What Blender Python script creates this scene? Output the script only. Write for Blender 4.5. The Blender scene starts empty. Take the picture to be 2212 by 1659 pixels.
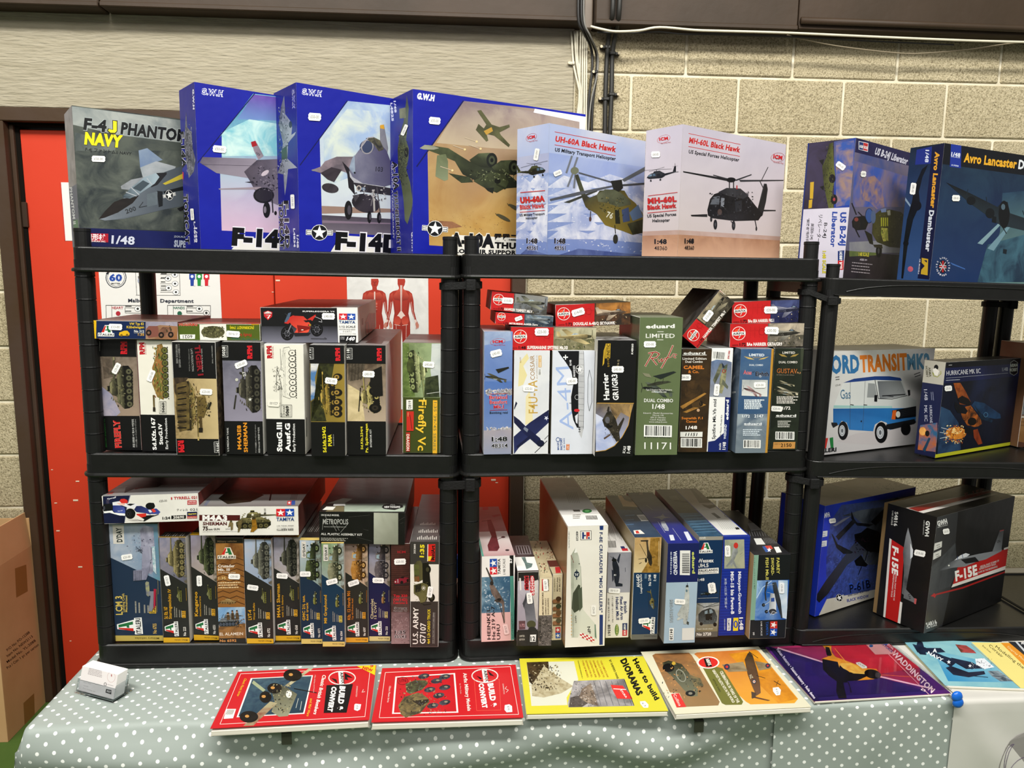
import bpy, math, random
import numpy as np
from mathutils import Vector as V, Matrix
from math import sin, cos, pi, radians, sqrt
random.seed(7)
SC = bpy.context.scene
COL = SC.collection
# ------------------------------------------------------------------ camera
W_, H_ = 2212., 1659.
FPX, PITCH, ROLL, YAW = 1642.3, .149186, .00915, .070827
FWD = V((sin(YAW)*cos(PITCH), cos(YAW)*cos(PITCH), -sin(PITCH)))
_R = V((cos(YAW), -sin(YAW), 0)); _U = _R.cross(FWD)
RGT = _R*cos(ROLL)+_U*sin(ROLL); UPV = -_R*sin(ROLL)+_U*cos(ROLL)
cam = bpy.data.cameras.new('camera'); cam.sensor_fit = 'HORIZONTAL'; cam.sensor_width = 36
cam.lens = FPX/W_*36; cam.clip_start = .02
camo = bpy.data.objects.new('camera', cam); COL.objects.link(camo)
camo.matrix_world = Matrix((RGT, UPV, -FWD)).transposed().to_4x4()
SC.camera = camo
# ------------------------------------------------------------------ light: hall ceiling fittings and the bounced light of the hall
SC.view_settings.view_transform = 'Standard'; SC.view_settings.look = 'None'
SC.view_settings.gamma = 1; SC.view_settings.use_curve_mapping = False
SC.view_settings.exposure = EXPOSURE = 0.07
wd = bpy.data.worlds.new('hall'); SC.world = wd; wd.use_nodes = True
bg = wd.node_tree.nodes['Background']; bg.inputs[0].default_value = (1, .97, .91,1); bg.inputs[1].default_value = .22
def area(x, y, z, sx, sy, pw, tgt=None):
    l = bpy.data.lights.new('ceiling_lamp','AREA'); l.shape = 'RECTANGLE'; l.size = sx; l.size_y = sy; l.energy = pw
    l.color = (1, .975, .92)
    o = bpy.data.objects.new('ceiling_lamp', l); COL.objects.link(o); o.location = (x, y, z)
    if tgt: o.rotation_euler = (V(tgt)-V((x, y, z))).to_track_quat('-Z','Y').to_euler()
    return o
area(-.7,-.45,3.3,2.4, .5,160, (-.2,2.6,-.4))
area(1.7,-.35,3.3,2.4, .5,155, (1.3,2.8,-.2))
area(-2.6, .4,3.3,2.0, .5,92, (-1,3.2,-.2))
area(0,-3.8,3.6,5,1.2,150, (0,3,-.2))
# ------------------------------------------------------------------ materials
def lin(c):
    c = c/255.
    return c/12.92 if c <= .04045 else ((c+.055)/1.055)**2.4
def hx(s, k=1., g=1.):
    if len(s) == 3: s = ''.join(a+a for a in s)
    return tuple(min(lin(int(s[i:i+2], 16))**g*k, 1) for i in (0,2,4))
def mat(name, col, rough=.5, spec=.5, metal=0, bump=None, col2=None, nscale=20, coat=0, trans=0, stretch=None, ndetail=4, lo=.35, hi=.65):
    m = bpy.data.materials.new(name); m.use_nodes = True; nt = m.node_tree; N = nt.nodes; b = N['Principled BSDF']
    b.inputs['Base Color'].default_value = (*hx(col), 1) if isinstance(col, str) else (*col, 1)
    b.inputs['Roughness'].default_value = rough; b.inputs['Metallic'].default_value = metal
    b.inputs['Specular IOR Level'].default_value = spec; b.inputs['Coat Weight'].default_value = coat
    b.inputs['Transmission Weight'].default_value = trans
    tc = N.new('ShaderNodeTexCoord'); mp = N.new('ShaderNodeMapping'); nt.links.new(tc.outputs['Object'], mp.inputs[0])
    if stretch: mp.inputs['Scale'].default_value = stretch
    n = N.new('ShaderNodeTexNoise'); n.inputs['Scale'].default_value = nscale; n.inputs['Detail'].default_value = ndetail
    nt.links.new(mp.outputs[0], n.inputs['Vector'])
    r = N.new('ShaderNodeValToRGB'); r.color_ramp.elements[0].position = lo; r.color_ramp.elements[1].position = hi
    c1 = hx(col) if isinstance(col, str) else col
    c2 = hx(col2) if col2 else tuple(x*.9 for x in c1)
    r.color_ramp.elements[0].color = (*c1,1); r.color_ramp.elements[1].color = (*c2,1)
    nt.links.new(n.outputs[0], r.inputs[0]); nt.links.new(r.outputs[0], b.inputs['Base Color'])
    if bump:
        bs, bd, sc = bump
        n2 = N.new('ShaderNodeTexNoise'); n2.inputs['Scale'].default_value = sc; n2.inputs['Detail'].default_value = 5
        nt.links.new(mp.outputs[0], n2.inputs['Vector'])
        bp = N.new('ShaderNodeBump'); bp.inputs['Strength'].default_value = bs; bp.inputs['Distance'].default_value = bd
        nt.links.new(n2.outputs[0], bp.inputs['Height']); nt.links.new(bp.outputs[0], b.inputs['Normal'])
    return m
def printmat(name, rough, coat=0.):
    m = bpy.data.materials.new(name); m.use_nodes = True; nt = m.node_tree; N = nt.nodes; L = nt.links; b = N['Principled BSDF']
    a = N.new('ShaderNodeAttribute'); a.attribute_name = 'ink'
    a2 = N.new('ShaderNodeAttribute'); a2.attribute_name = 'ink_two'
    tc = N.new('ShaderNodeTexCoord')
    mu = N.new('ShaderNodeMath'); mu.operation = 'MULTIPLY'; mu.inputs[1].default_value = 400
    L.new(a2.outputs['Alpha'], mu.inputs[0])
    n = N.new('ShaderNodeTexNoise'); n.inputs['Detail'].default_value = 5; n.inputs['Roughness'].default_value = .6
    n.inputs['Distortion'].default_value = .6
    L.new(tc.outputs['Object'], n.inputs['Vector']); L.new(mu.outputs[0], n.inputs['Scale'])
    mr = N.new('ShaderNodeMapRange'); mr.inputs[1].default_value = .38; mr.inputs[2].default_value = .62
    L.new(n.outputs[0], mr.inputs[0])
    mx = N.new('ShaderNodeMix'); mx.data_type = 'RGBA'
    L.new(mr.outputs[0], mx.inputs[0]); L.new(a.outputs['Color'], mx.inputs[6]); L.new(a2.outputs['Color'], mx.inputs[7])
    L.new(mx.outputs[2], b.inputs['Base Color'])
    b.inputs['Roughness'].default_value = rough; b.inputs['Specular IOR Level'].default_value = .35; b.inputs['Coat Weight'].default_value = coat; b.inputs['Coat Roughness'].default_value = .12
    n3 = N.new('ShaderNodeTexNoise'); n3.inputs['Scale'].default_value = 14
    L.new(tc.outputs['Object'], n3.inputs['Vector'])
    bp = N.new('ShaderNodeBump'); bp.inputs['Strength'].default_value = .35; bp.inputs['Distance'].default_value = .004
    L.new(n3.outputs[0], bp.inputs['Height']); L.new(bp.outputs[0], b.inputs['Normal'])
    return m
PRINT = printmat('glossy_print', .42, .12); PRINTM = printmat('matt_print', .6)
# ------------------------------------------------------------------ object helpers
def link(o, parent=None, **kw):
    COL.objects.link(o)
    if parent: o.parent = parent
    for k, v in kw.items():
        if v: o[k] = v
    return o
def meshobj(name, verts, faces, m=None, parent=None, smooth=False, **kw):
    me = bpy.data.meshes.new(name); me.from_pydata([tuple(v) for v in verts], [], faces); me.update()
    if m: me.materials.append(m)
    if smooth: me.shade_smooth()
    return link(bpy.data.objects.new(name, me), parent, **kw)
def empty(name, loc=(0,0,0), **kw):
    o = bpy.data.objects.new(name, None); o.empty_display_size = .02; o.matrix_world = Matrix.Translation(loc)
    return link(o, None, **kw)
def boxvf(x0, y0, z0, x1, y1, z1, bev=0.):
    """a box as verts, faces; bev chamfers every edge"""
    if not bev:
        v = [(x, y, z) for z in (z0, z1) for y in (y0, y1) for x in (x0, x1)]
        return v, [(0,2,3,1), (4,5,7,6), (0,1,5,4), (2,6,7,3), (0,4,6,2), (1,3,7,5)]
    lo = (x0, y0, z0); hi = (x1, y1, z1); idx = {}; v = []
    for sx in (0,1):
        for sy in (0,1):
            for sz in (0,1):
                s = (sx, sy, sz)
                for ax in range(3):
                    p = [(hi[i]-(0 if i == ax else bev)) if s[i] else (lo[i]+(0 if i == ax else bev)) for i in range(3)]
                    idx[s, ax] = len(v); v.append(tuple(p))
    F = []
    for ax in range(3):
        o1, o2 = [(1,2), (2,0), (0,1)][ax]
        for sd in (0,1):
            q = []
            for a, b in ((0,0), (1,0), (1,1), (0,1)):
                s = [0]*3; s[ax] = sd; s[o1] = a; s[o2] = b; q.append(idx[tuple(s), ax])
            F.append(tuple(q if sd else q[::-1]))
        # edges along ax
        for a in (0,1):
            for b in (0,1):
                s0 = [0]*3; s0[o1] = a; s0[o2] = b; s1 = list(s0); s1[ax] = 1
                q = (idx[tuple(s0), o1], idx[tuple(s1), o1], idx[tuple(s1), o2], idx[tuple(s0), o2])
                F.append(q if (a == b) else q[::-1])
    for sx in (0,1):
        for sy in (0,1):
            for sz in (0,1):
                s = (sx, sy, sz); q = (idx[s, 0], idx[s, 1], idx[s, 2])
                F.append(q if (sx+sy+sz) % 2 else q[::-1])
    return v, F
def merge(parts):
    v = []; f = []
    for a, b in parts:
        n = len(v); v += list(a); f += [tuple(i+n for i in q) for q in b]
    return v, f
def tubevf(pts, r, seg=10, closed=False, ry=None, cap=True):
    """round (or flattened) tube along pts; r may be a list"""
    P = [V(p) for p in pts]; n = len(P); v = []; f = []
    rr = r if isinstance(r, (list, tuple)) else [r]*n
    up = None
    for i in range(n):
        a = P[(i-1) % n] if (closed or i > 0) else P[i]; b = P[(i+1) % n] if (closed or i < n-1) else P[i]
        t = (b-a).normalized() if (b-a).length > 1e-9 else V((0,0,1))
        if up is None: up = V((0,0,1)) if abs(t.z) < .9 else V((0,1,0))
        s = t.cross(up); s = s.normalized() if s.length > 1e-6 else V((1,0,0)); u = s.cross(t).normalized()
        up = u if ry is None else up
        for k in range(seg):
            an = 2*pi*k/seg
            v.append(P[i]+s*cos(an)*rr[i]+u*sin(an)*(rr[i] if ry is None else ry))
    m = n if closed else n-1
    for i in range(m):
        for k in range(seg):
            a = i*seg+k; b = i*seg+(k+1) % seg; j = ((i+1) % n)*seg
            f.append((a, b, j+(k+1) % seg, j+k))
    if not closed and cap:
        f.append(tuple(range(seg))[::-1]); f.append(tuple((n-1)*seg+k for k in range(seg)))
    return v, f
def tube(name, pts, r, m, parent=None, seg=10, closed=False, ry=None, **kw):
    v, f = tubevf(pts, r, seg, closed, ry)
    return meshobj(name, v, f, m, parent, smooth=True, **kw)
# ------------------------------------------------------------------ rays of the measured view, used to lay things out
def ray(p): return FWD+RGT*((p[0]-W_/2)/FPX)-UPV*((p[1]-H_/2)/FPX)
def hit(p, O, n):
    d = ray(p); return d*(O.dot(n)/d.dot(n))
def hitY(p, y): return hit(p, V((0, y, 0)), V((0,1,0)))
def hitZ(p, z): return hit(p, V((0,0, z)), V((0,0,1)))
FR = {'A': (0,150,3.529), 'B': (580,150,3.529), 'C': (1080,200,3.3515), 'D': (1650,230,3.687), 'E': (130,580,3.606),
      'G': (550,580,3.606), 'H': (1000,580,3.606), 'I': (1400,580,3.6065), 'J': (1720,600,3.77), 'K': (190,1020,4.0467),
      'L': (580,1020,4.0467), 'M': (1000,1020,4.0467), 'N': (1370,1020,4.0467), 'O': (1680,1020,4.047), 'P': (0,1380,3.568),
      'Q': (440,1400,3.072), 'R': (1080,1380,3.16), 'S': (1600,1350,3.614), 'Z': (0,0,1.)}
def fp(fr, x, y): a = FR[fr]; return (a[0]+x/a[2], a[1]+y/a[2])
# ------------------------------------------------------------------ flat print: coloured shapes laid on a face
_tc = {}
def textgeo(s, bold=0., shear=0.):
    k = (s, bold, shear)
    if k not in _tc:
        c = bpy.data.curves.new('t','FONT'); c.body = s; c.size = 1; c.offset = bold; c.shear = shear; c.resolution_u = 2
        c.fill_mode = 'FRONT'; c.space_character = 1+bold*1.6
        o = bpy.data.objects.new('t', c); me = o.to_mesh()
        v = np.array([(a.co.x, a.co.y) for a in me.vertices]) if len(me.vertices) else np.zeros((0,2))
        f = [tuple(p.vertices) for p in me.polygons]
        o.to_mesh_clear(); bpy.data.objects.remove(o); bpy.data.curves.remove(c)
        if len(v):
            x0 = v[:, 0].min(); x1 = v[:, 0].max(); v = (v-[x0,0])/[max(x1-x0,1e-6), .73]
        _tc[k] = (v, f)
    return _tc[k]
def clip(poly, w, h):
    for ax, lim, sg in ((0,0,1), (0, w, -1), (1,0,1), (1, h, -1)):
        out = []; n = len(poly)
        for i in range(n):
            a = poly[i]; b = poly[(i+1) % n]; da = sg*(a[ax]-lim); db = sg*(b[ax]-lim)
            if da >= 0: out.append(a)
            if (da < 0) != (db < 0):
                t = da/(da-db); out.append((a[0]+(b[0]-a[0])*t, a[1]+(b[1]-a[1])*t))
        poly = out
        if len(poly) < 3: return []
    return poly
KG = 1.18   # contrast curve that deepens the inks to offset the lift from gloss
KA = .88   # share of light the brightest card returns
class Face:
    """a flat face: O bottom left corner, ex to the right, ey up, n outwards, size w x h (all world)"""
    def __init__(s, O, ex, ey, w, h, fr='Z'):
        s.O, s.ex, s.ey, s.w, s.h, s.fr = O, ex, ey, w, h, fr; s.n = ex.cross(ey).normalized()
        s.vs = []; s.fs = []; s.c1 = []; s.c2 = []; s.lay = 1; s.margin = 0; s.curve = None
    def loc(s, x, y):
        P = hit(fp(s.fr, x, y), s.O, s.n)-s.O
        return (P.dot(s.ex), P.dot(s.ey))
    def add(s, poly, col, grad=None):
        poly = clip(poly, s.w, s.h)
        if len(poly) < 3: return
        n = len(s.vs)
        ca, cb, al = s.cols(col)
        for i, (a, b) in enumerate(poly):
            s.vs.append((a, b, s.lay))
            if grad:
                (g0, g1, gc) = grad; dx = g1[0]-g0[0]; dy = g1[1]-g0[1]
                t = max(0, min(1, ((a-g0[0])*dx+(b-g0[1])*dy)/(dx*dx+dy*dy+1e-12)))
                ga, gb, _ = s.cols(gc)
                s.c1.append(tuple(p+(q-p)*t for p, q in zip(ca, ga))); s.c2.append((*(p+(q-p)*t for p, q in zip(cb, gb)), al))
            else: s.c1.append(ca); s.c2.append((*cb, al))
        s.fs.append(tuple(range(n, n+len(poly))))
    @staticmethod
    def cols(c):
        if isinstance(c, str): a = hx(c, KA, KG); return a, a, 0.
        return hx(c[0], KA, KG), hx(c[1], KA, KG), c[2]/400.
    def up(s): s.lay += 1
    def p(s, col, *xy, g=None):
        """polygon in view coordinates; g=(x0,y0,x1,y1,colour) gradient"""
        pts = [s.loc(xy[i], xy[i+1]) for i in range(0, len(xy), 2)]
        gr = (s.loc(g[0], g[1]), s.loc(g[2], g[3]), g[4]) if g else None
        s.add(pts, col, gr); s.up()
    def b(s, u0, v0, u1, v1, col, g=None):
        """band in face fractions, v from the top; g=(colour,'v'|'u')"""
        a, b_, c, d = u0*s.w, (1-v1)*s.h, u1*s.w, (1-v0)*s.h
        gr = None
        if g: gr = ((0, d), (0, b_), g[0]) if g[1] == 'v' else ((a, 0), (c, 0), g[0])
        s.add([(a, b_), (c, b_), (c, d), (a, d)], col, gr); s.up()
    def uv(s, u, v): return (u*s.w, (1-v)*s.h)
    def aff(s, x0, y0, x1, y1, h, asp=None):
        """frame on the face: local x along p0-p1, local y up by h (view units)"""
        dx, dy = x1-x0, y1-y0; L = sqrt(dx*dx+dy*dy); ux, uy = dy/L*h, -dx/L*h
        return lambda a, b: s.loc(x0+dx*a+ux*b, y0+dy*a+uy*b)
    def t(s, txt, x0, y0, x1, y1, h, col, bold=.0, out=None, ob=.03, shear=0):
        f = s.aff(x0, y0, x1, y1, h)
        if out:
            v, fs = textgeo(txt, bold+ob, shear); q = [f(a, b) for a, b in v]
            for k in fs: s.add([q[i] for i in k], out)
            s.up()
        v, fs = textgeo(txt, bold, shear); q = [f(a, b) for a, b in v]
        for k in fs: s.add([q[i] for i in k], col)
        s.up()
    def ln(s, col, w, *xy):
        pts = [V((xy[i], xy[i+1])) for i in range(0, len(xy), 2)]
        for a, b in zip(pts, pts[1:]):
            d = (b-a)
            if d.length < 1e-6: continue
            d.normalize(); n = V((-d.y, d.x))*w/2; e = d*w*.2
            s.add([s.loc(*(a-e+n)), s.loc(*(b+e+n)), s.loc(*(b+e-n)), s.loc(*(a-e-n))], col)
        s.up()
    def e(s, col, cx, cy, rx, ry=None, rot=0, n=20, g=None, a0=0, a1=360):
        ry = ry or rx; c_, s_ = cos(radians(rot)), sin(radians(rot)); pts = []
        full = a1-a0 >= 360
        for i in range(n if full else n+1):
            an = radians(a0+(a1-a0)*i/n); x = rx*cos(an); y = ry*sin(an); pts += [cx+x*c_-y*s_, cy+x*s_+y*c_]
        s.p(col, *pts, g=g)
    def ring(s, col, cx, cy, rx, ry, w, n=24, rot=0):
        c_, s_ = cos(radians(rot)), sin(radians(rot)); L = []
        for i in range(n+1):
            an = 2*pi*i/n; x = rx*cos(an); y = ry*sin(an); L += [cx+x*c_-y*s_, cy+x*s_+y*c_]
        s.ln(col, w, *L)
    def star(s, col, cx, cy, r, rot=0, sq=1.):
        pts = []
        for i in range(10):
            an = radians(-90+36*i+rot); q = r if i % 2 == 0 else r*.4; pts += [cx+q*cos(an)*sq, cy+q*sin(an)]
        s.p(col, *pts)
    def c(s, fn, x0, y0, x1, y1, h, *a, **k):
        """clip art drawn in its own 0..1 frame"""
        fn(Sub(s, s.aff(x0, y0, x1, y1, h)), *a, **k)
    def bars(s, x0, y0, x1, y1, h, col='222222', n=26, bg='f4f4f0'):
        """barcode"""
        f = s.aff(x0, y0, x1, y1, h)
        s.add([f(-.06,-.12), f(1.06,-.12), f(1.06,1.08), f(-.06,1.08)], bg); s.up()
        rnd = random.Random(int(x0*7+y0)); x = 0
        while x < 1:
            w = rnd.choice((.6, .6,1,1.6))/n; s.add([f(x, 0), f(min(x+w, 1), 0), f(min(x+w, 1), 1), f(x, 1)], col); x += w+rnd.choice((.5, .7,1.1))/n
        s.up()
    def tx(s, x0, y0, x1, y1, h, n, gap, col, seed=1):
        """n lines of print too small to read: short strokes"""
        dx, dy = x1-x0, y1-y0; L = sqrt(dx*dx+dy*dy); px_, py_ = -dy/L*gap, dx/L*gap; rnd = random.Random(seed)
        for k in range(n):
            f = s.aff(x0+px_*k, y0+py_*k, x1+px_*k, y1+py_*k, h); x = 0; end = rnd.uniform(.75,1) if k else 1
            while x < end:
                w = rnd.uniform(.04, .13); s.add([f(x, 0), f(min(x+w, end), 0), f(min(x+w, end), 1), f(x, 1)], col); x += w+.022
        s.up()
    def build(s, name, parent, m=None, off=.0002, minv=None, **kw):
        if not s.vs: return None
        M = minv or parent.matrix_world.inverted(); N = len(s.vs)
        A = np.array(s.vs); O, ex, ey, n = (np.array(q) for q in (s.O, s.ex, s.ey, s.n))
        P = O+A[:, :1]*ex+A[:, 1:2]*ey+(off+A[:, 2:3]*1.6e-5)*n
        if s.curve: P = s.curve(P)
        Mn = np.array(M); P = P@Mn[:3, :3].T+Mn[:3,3]
        me = bpy.data.meshes.new(name); me.from_pydata(P.tolist(), [], s.fs)
        for nm, dat in (('ink', [(*c, 1.) for c in s.c1]), ('ink_two', s.c2)):
            at = me.color_attributes.new(nm, 'FLOAT_COLOR','POINT'); at.data.foreach_set('color', np.array(dat, dtype=np.float32).ravel())
        me.materials.append(m or PRINT); me.update()
        return link(bpy.data.objects.new(name, me), parent, **kw)
class Sub:
    """drawing in a 0..1 frame carried to a face"""
    def __init__(s, face, f): s.F = face; s.f = f
    def p(s, col, *xy, g=None):
        gr = (s.f(g[0], g[1]), s.f(g[2], g[3]), g[4]) if g else None
        s.F.add([s.f(xy[i], xy[i+1]) for i in range(0, len(xy), 2)], col, gr); s.F.up()
    def e(s, col, cx, cy, rx, ry=None, n=16, a0=0, a1=360, g=None):
        ry = ry or rx; pts = []
        for i in range(n if a1-a0 >= 360 else n+1):
            an = radians(a0+(a1-a0)*i/n); pts += [cx+rx*cos(an), cy+ry*sin(an)]
        s.p(col, *pts, g=g)
    def l(s, col, w, *xy, asp=1.):
        pts = [(xy[i], xy[i+1]) for i in range(0, len(xy), 2)]
        for (ax, ay), (bx, by) in zip(pts, pts[1:]):
            dx, dy = bx-ax, by-ay; L = sqrt(dx*dx+dy*dy*asp*asp) or 1; nx, ny = -dy*asp/L*w/2, dx/L*w/2/asp*asp
            s.F.add([s.f(ax+nx, ay+ny), s.f(bx+nx, by+ny), s.f(bx-nx, by-ny), s.f(ax-nx, ay-ny)], col)
        s.F.up()
    def t(s, txt, x0, y0, x1, h, col, bold=0., out=None, ob=.03, shear=0):
        for bo, cc in (((bold+ob, out),) if out else ())+((bold, col),):
            v, fs = textgeo(txt, bo, shear); q = [s.f(x0+(x1-x0)*a, y0+h*b) for a, b in v]
            for k in fs: s.F.add([q[i] for i in k], cc)
            s.F.up()
    def star(s, col, cx, cy, r, asp=1.):
        pts = []
        for i in range(10):
            an = radians(90+36*i); q = r if i % 2 == 0 else r*.4; pts += [cx+q*cos(an), cy+q*sin(an)*asp]
        s.p(col, *pts)
# ------------------------------------------------------------------ boxes
CARD = mat('carton_board','a58a64', .8, .2, nscale=40)
def inkbox(name, v, f, cols, m, parent):
    """mesh whose faces carry an ink colour each"""
    vs = []; fs = []; c = []
    for q, cc in zip(f, cols):
        n = len(vs); vs += [v[i] for i in q]; fs.append(tuple(range(n, n+len(q)))); c += [(*hx(cc, KA, KG), 1.)]*len(q)
    o = meshobj(name, vs, fs, m, parent); me = o.data
    for nm, al in (('ink',1.), ('ink_two',0.)):
        at = me.color_attributes.new(nm, 'FLOAT_COLOR','POINT')
        at.data.foreach_set('color', np.array([(*q[:3], al) for q in c], dtype=np.float32).ravel())
    return o
NBOX = 0
class Box:
    def __init__(s, label, O, ex, ey, w, h, d, fr, base='dddddd', side=None, top=None, group=None, m=None, name='kit_box', cat='box', edge='e8e6e0', tray=None):
        s.O, s.ex, s.ey, s.w, s.h, s.d, s.fr = O, ex.normalized(), ey.normalized(), w, h, d, fr
        s.ez = -s.ex.cross(s.ey).normalized()      # away from the viewer
        s.m = m or PRINT
        e = empty(name, O+s.ex*w/2, label=label, category=cat, group=group)
        e.matrix_world = Matrix((s.ex, s.ez, s.ey)).transposed().to_4x4(); e.matrix_world.translation = O+s.ex*w/2
        s.e = e; s.mi = e.matrix_world.inverted(); side = side or base; top = top or side
        b = .0008; v, f = boxvf(-w/2,0,0, w/2, d, h, b)
        cols = []
        for q in f:
            pts = [v[i] for i in q]; c = edge
            if len(q) == 4:
                if all(abs(p[1]) < 1e-6 for p in pts): c = base
                elif all(abs(p[1]-d) < 1e-6 for p in pts): c = side
                elif all(abs(abs(p[0])-w/2) < 1e-6 for p in pts): c = side
                elif all(abs(p[2]-h) < 1e-6 for p in pts) or all(abs(p[2]) < 1e-6 for p in pts): c = top
            cols.append(c)
        inkbox('lid', v, f, cols, s.m, e)
        if tray:   # (side 'L','R','B','T', how far the tray shows past the lid, colour)
            sd, a, c = tray; i = .0015
            bb = {'L': (-w/2-a, i, i, -w/2+.01, d-i, h-i), 'R': (w/2-.01, i, i, w/2+a, d-i, h-i), 'B': (-w/2+i, d-.01, i, w/2-i, d+a, h-i)}[sd]
            v, f = boxvf(*bb); inkbox('tray', v, f, [c]*6, PRINTM, e)
        s.faces = {}
    def face(s, k, fr=None):
        if k in s.faces: return s.faces[k]
        O, ex, ey, ez, w, h, d = s.O, s.ex, s.ey, s.ez, s.w, s.h, s.d
        F = {'F': lambda: Face(O, ex, ey, w, h), 'R': lambda: Face(O+ex*w, ez, ey, d, h), 'L': lambda: Face(O+ez*d, -ez, ey, d, h),
             'T': lambda: Face(O+ey*h, ex, ez, w, d)}[k]()
        F.fr = fr or s.fr; s.faces[k] = F; return F
    @property
    def f(s): return s.face('F')
    def sticker(s, k, cx, cy, L, H, rot=0, txt='£20-00', fr=None, tone='f6f5f1', tc='666666'):
        """price label in view coordinates of that face"""
        F0 = s.face(k, fr); F = Face(F0.O, F0.ex, F0.ey, F0.w, F0.h, fr or F0.fr); F.lay = 1
        c_, s_ = cos(radians(rot)), sin(radians(rot))
        def q(x, y): return (cx+x*c_-y*s_, cy+x*s_+y*c_)
        a, b = L/2, H/2; k2 = H*.18
        pts = []
        for x, y in ((-a+k2,-b), (a-k2,-b), (a, -b*.45), (a-k2*.3,0), (a, b*.45), (a-k2, b), (-a+k2, b), (-a, b*.45), (-a+k2*.3,0), (-a, -b*.45)): pts += q(x, y)
        F.p(tone, *pts)
        x0, y0 = q(-a*.62, H*.2); x1, y1 = q(a*.62, H*.2)
        F.t(txt, x0, y0, x1, y1, H*.42, tc)
        F.build('price_sticker', s.e, PRINTM, off=.0016)
    def done(s):
        nm = {'F': 'front_print','R': 'side_print','L': 'side_print','T': 'top_print'}
        for k, F in s.faces.items():
            F.build(nm[k], s.e, s.m)
UNITS = {1: (V((-.8968,1.8458, .0448)), -.0077, .0112), 2: (V((.0101,1.8347, .0369)), .0331, .0025), 3: (V((.9166,1.8491,-.0118)), .0215, .0232)}
DROP = {1: (.4895, .9806), 2: (.4882, .9773), 3: (.4681, .9312)}
def uaxes(u):
    O, ya, ti = UNITS[u]
    ex = V((cos(ya)*cos(ti), sin(ya)*cos(ti), -sin(ti))); ez = V((cos(ya)*sin(ti), sin(ya)*sin(ti), cos(ti))); ey = ez.cross(ex)
    return O, ex, ey, ez      # right, back, up
def shelfpt(u, lev):
    O, ex, ey, ez = uaxes(u); return (O-ez*(0 if lev == 0 else DROP[u][lev-1])), ez
def flat(fr, q, u, lev=None, back=None, yaw=None, d=.3, snap=True, dR=None, dL=None, free=False, **kw):
    """box whose front quad q=(TLx,TLy,TRx,TRy,BRx,BRy,BLx,BLy) is read in view fr. It stands on shelf lev of unit u, or its
    front plane lies `back` metres behind the unit's front."""
    P = [fp(fr, q[i], q[i+1]) for i in (0,2,4,6)]
    O, ex, ey, ez = uaxes(u); S, n = shelfpt(u, lev if lev is not None else 0)
    if back is None:
        bl = hit(P[3], S, n); br = hit(P[2], S, n); mid = (bl+br)/2
        if yaw is None:
            dv = br-bl; a = math.atan2(dv.y, dv.x); a0 = math.atan2(ex.y, ex.x); a = a if free else a0+max(-.02, min(.02, (a-a0)*.4))
        else: a = math.atan2(ex.y, ex.x)+radians(yaw)
        C0 = mid
    else:
        C0 = O+ey*back; a = math.atan2(ex.y, ex.x)+radians(yaw or 0)
    pn = V((-sin(a), cos(a), 0)); Q = [hit(p, C0, pn) for p in P]   # TL TR BR BL
    fx = ((Q[2]-Q[3])+(Q[1]-Q[0])).normalized(); fy = pn.cross(fx)*-1
    if fy.z < 0: fy = -fy
    w = ((Q[2]-Q[3]).length+(Q[1]-Q[0]).length)/2; h = ((Q[0]-Q[3]).length+(Q[1]-Q[2]).length)/2
    cen = (Q[0]+Q[1]+Q[2]+Q[3])/4
    if back is None and snap:
        fx = (n.cross(pn)*-1).normalized()
        if fx.x < 0: fx = -fx
        fy = n; b0 = cen-fx*w/2-fy*h/2; dd = (b0-S).dot(n); b0 = b0-n*(dd-.0004); h = h+dd
    else: b0 = cen-fx*w/2-fy*h/2
    for q_, o_ in ((dR, b0+fx*w), (dL, b0)):
        if q_: d = max(.04, min(.5, (hit(fp(fr, *q_), o_, fx)-b0).dot(pn)))
    return Box(kw.pop('label'), b0, fx, fy, w, h, d, fr, **kw)
def corner(fr, nt, rt, lt, u, lev, nb=None, back=0., db=None, th=None, **kw):
    """box seen on its edge: near edge top nt (and bottom nb when it shows), far tops rt and lt, in view fr"""
    S, n = shelfpt(u, lev); O, ex, ey, ez = uaxes(u)
    if nb is not None: N0 = hit(fp(fr, *nb), S, n)
    else:
        q = hit(fp(fr, *nt), O+ey*back, ey); N0 = q-n*((q-S).dot(n))
    T = hit(fp(fr, *nt), N0, V((N0.x, N0.y, 0)).normalized()); h = (T-N0).dot(n); T = N0+n*h
    best = None
    for i in range(400):
        a = radians(-60+120*i/399.); r = V((cos(a), sin(a), 0)); r = (r-n*r.dot(n)).normalized(); l = n.cross(r)
        A = hit(fp(fr, *rt), N0, l); B = hit(fp(fr, *lt), N0, r); e = 0
        if (A-N0).dot(r) < .01 or (B-N0).dot(l) < .005: continue
        e = ((A-T).dot(n)/max((A-N0).dot(r), .05))**2*((A-N0).dot(r)**.5)+((B-T).dot(n)/max((B-N0).dot(l), .05))**2*((B-N0).dot(l)**.5)
        if best is None or e < best[0]: best = (e, a, (A-N0).dot(r), (B-N0).dot(l), r, l)
    if th is not None:
        a = radians(th); r = V((cos(a), sin(a), 0)); r = (r-n*r.dot(n)).normalized(); l = n.cross(r)
        best = (0, a, (hit(fp(fr, *rt), N0, l)-N0).dot(r), (hit(fp(fr, *lt), N0, r)-N0).dot(l), r, l)
    _, a, w, d, r, l = best
    print('corner %s yaw %.1f w %.3f d %.3f h %.3f N %s' % (kw.get('label','')[:30], math.degrees(a), w, d, h, tuple(round(k, 3) for k in N0)))
    return Box(kw.pop('label'), N0+n*.0004, r, n, kw.pop('w', None) or w, h, db or d, fr, **kw)
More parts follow.
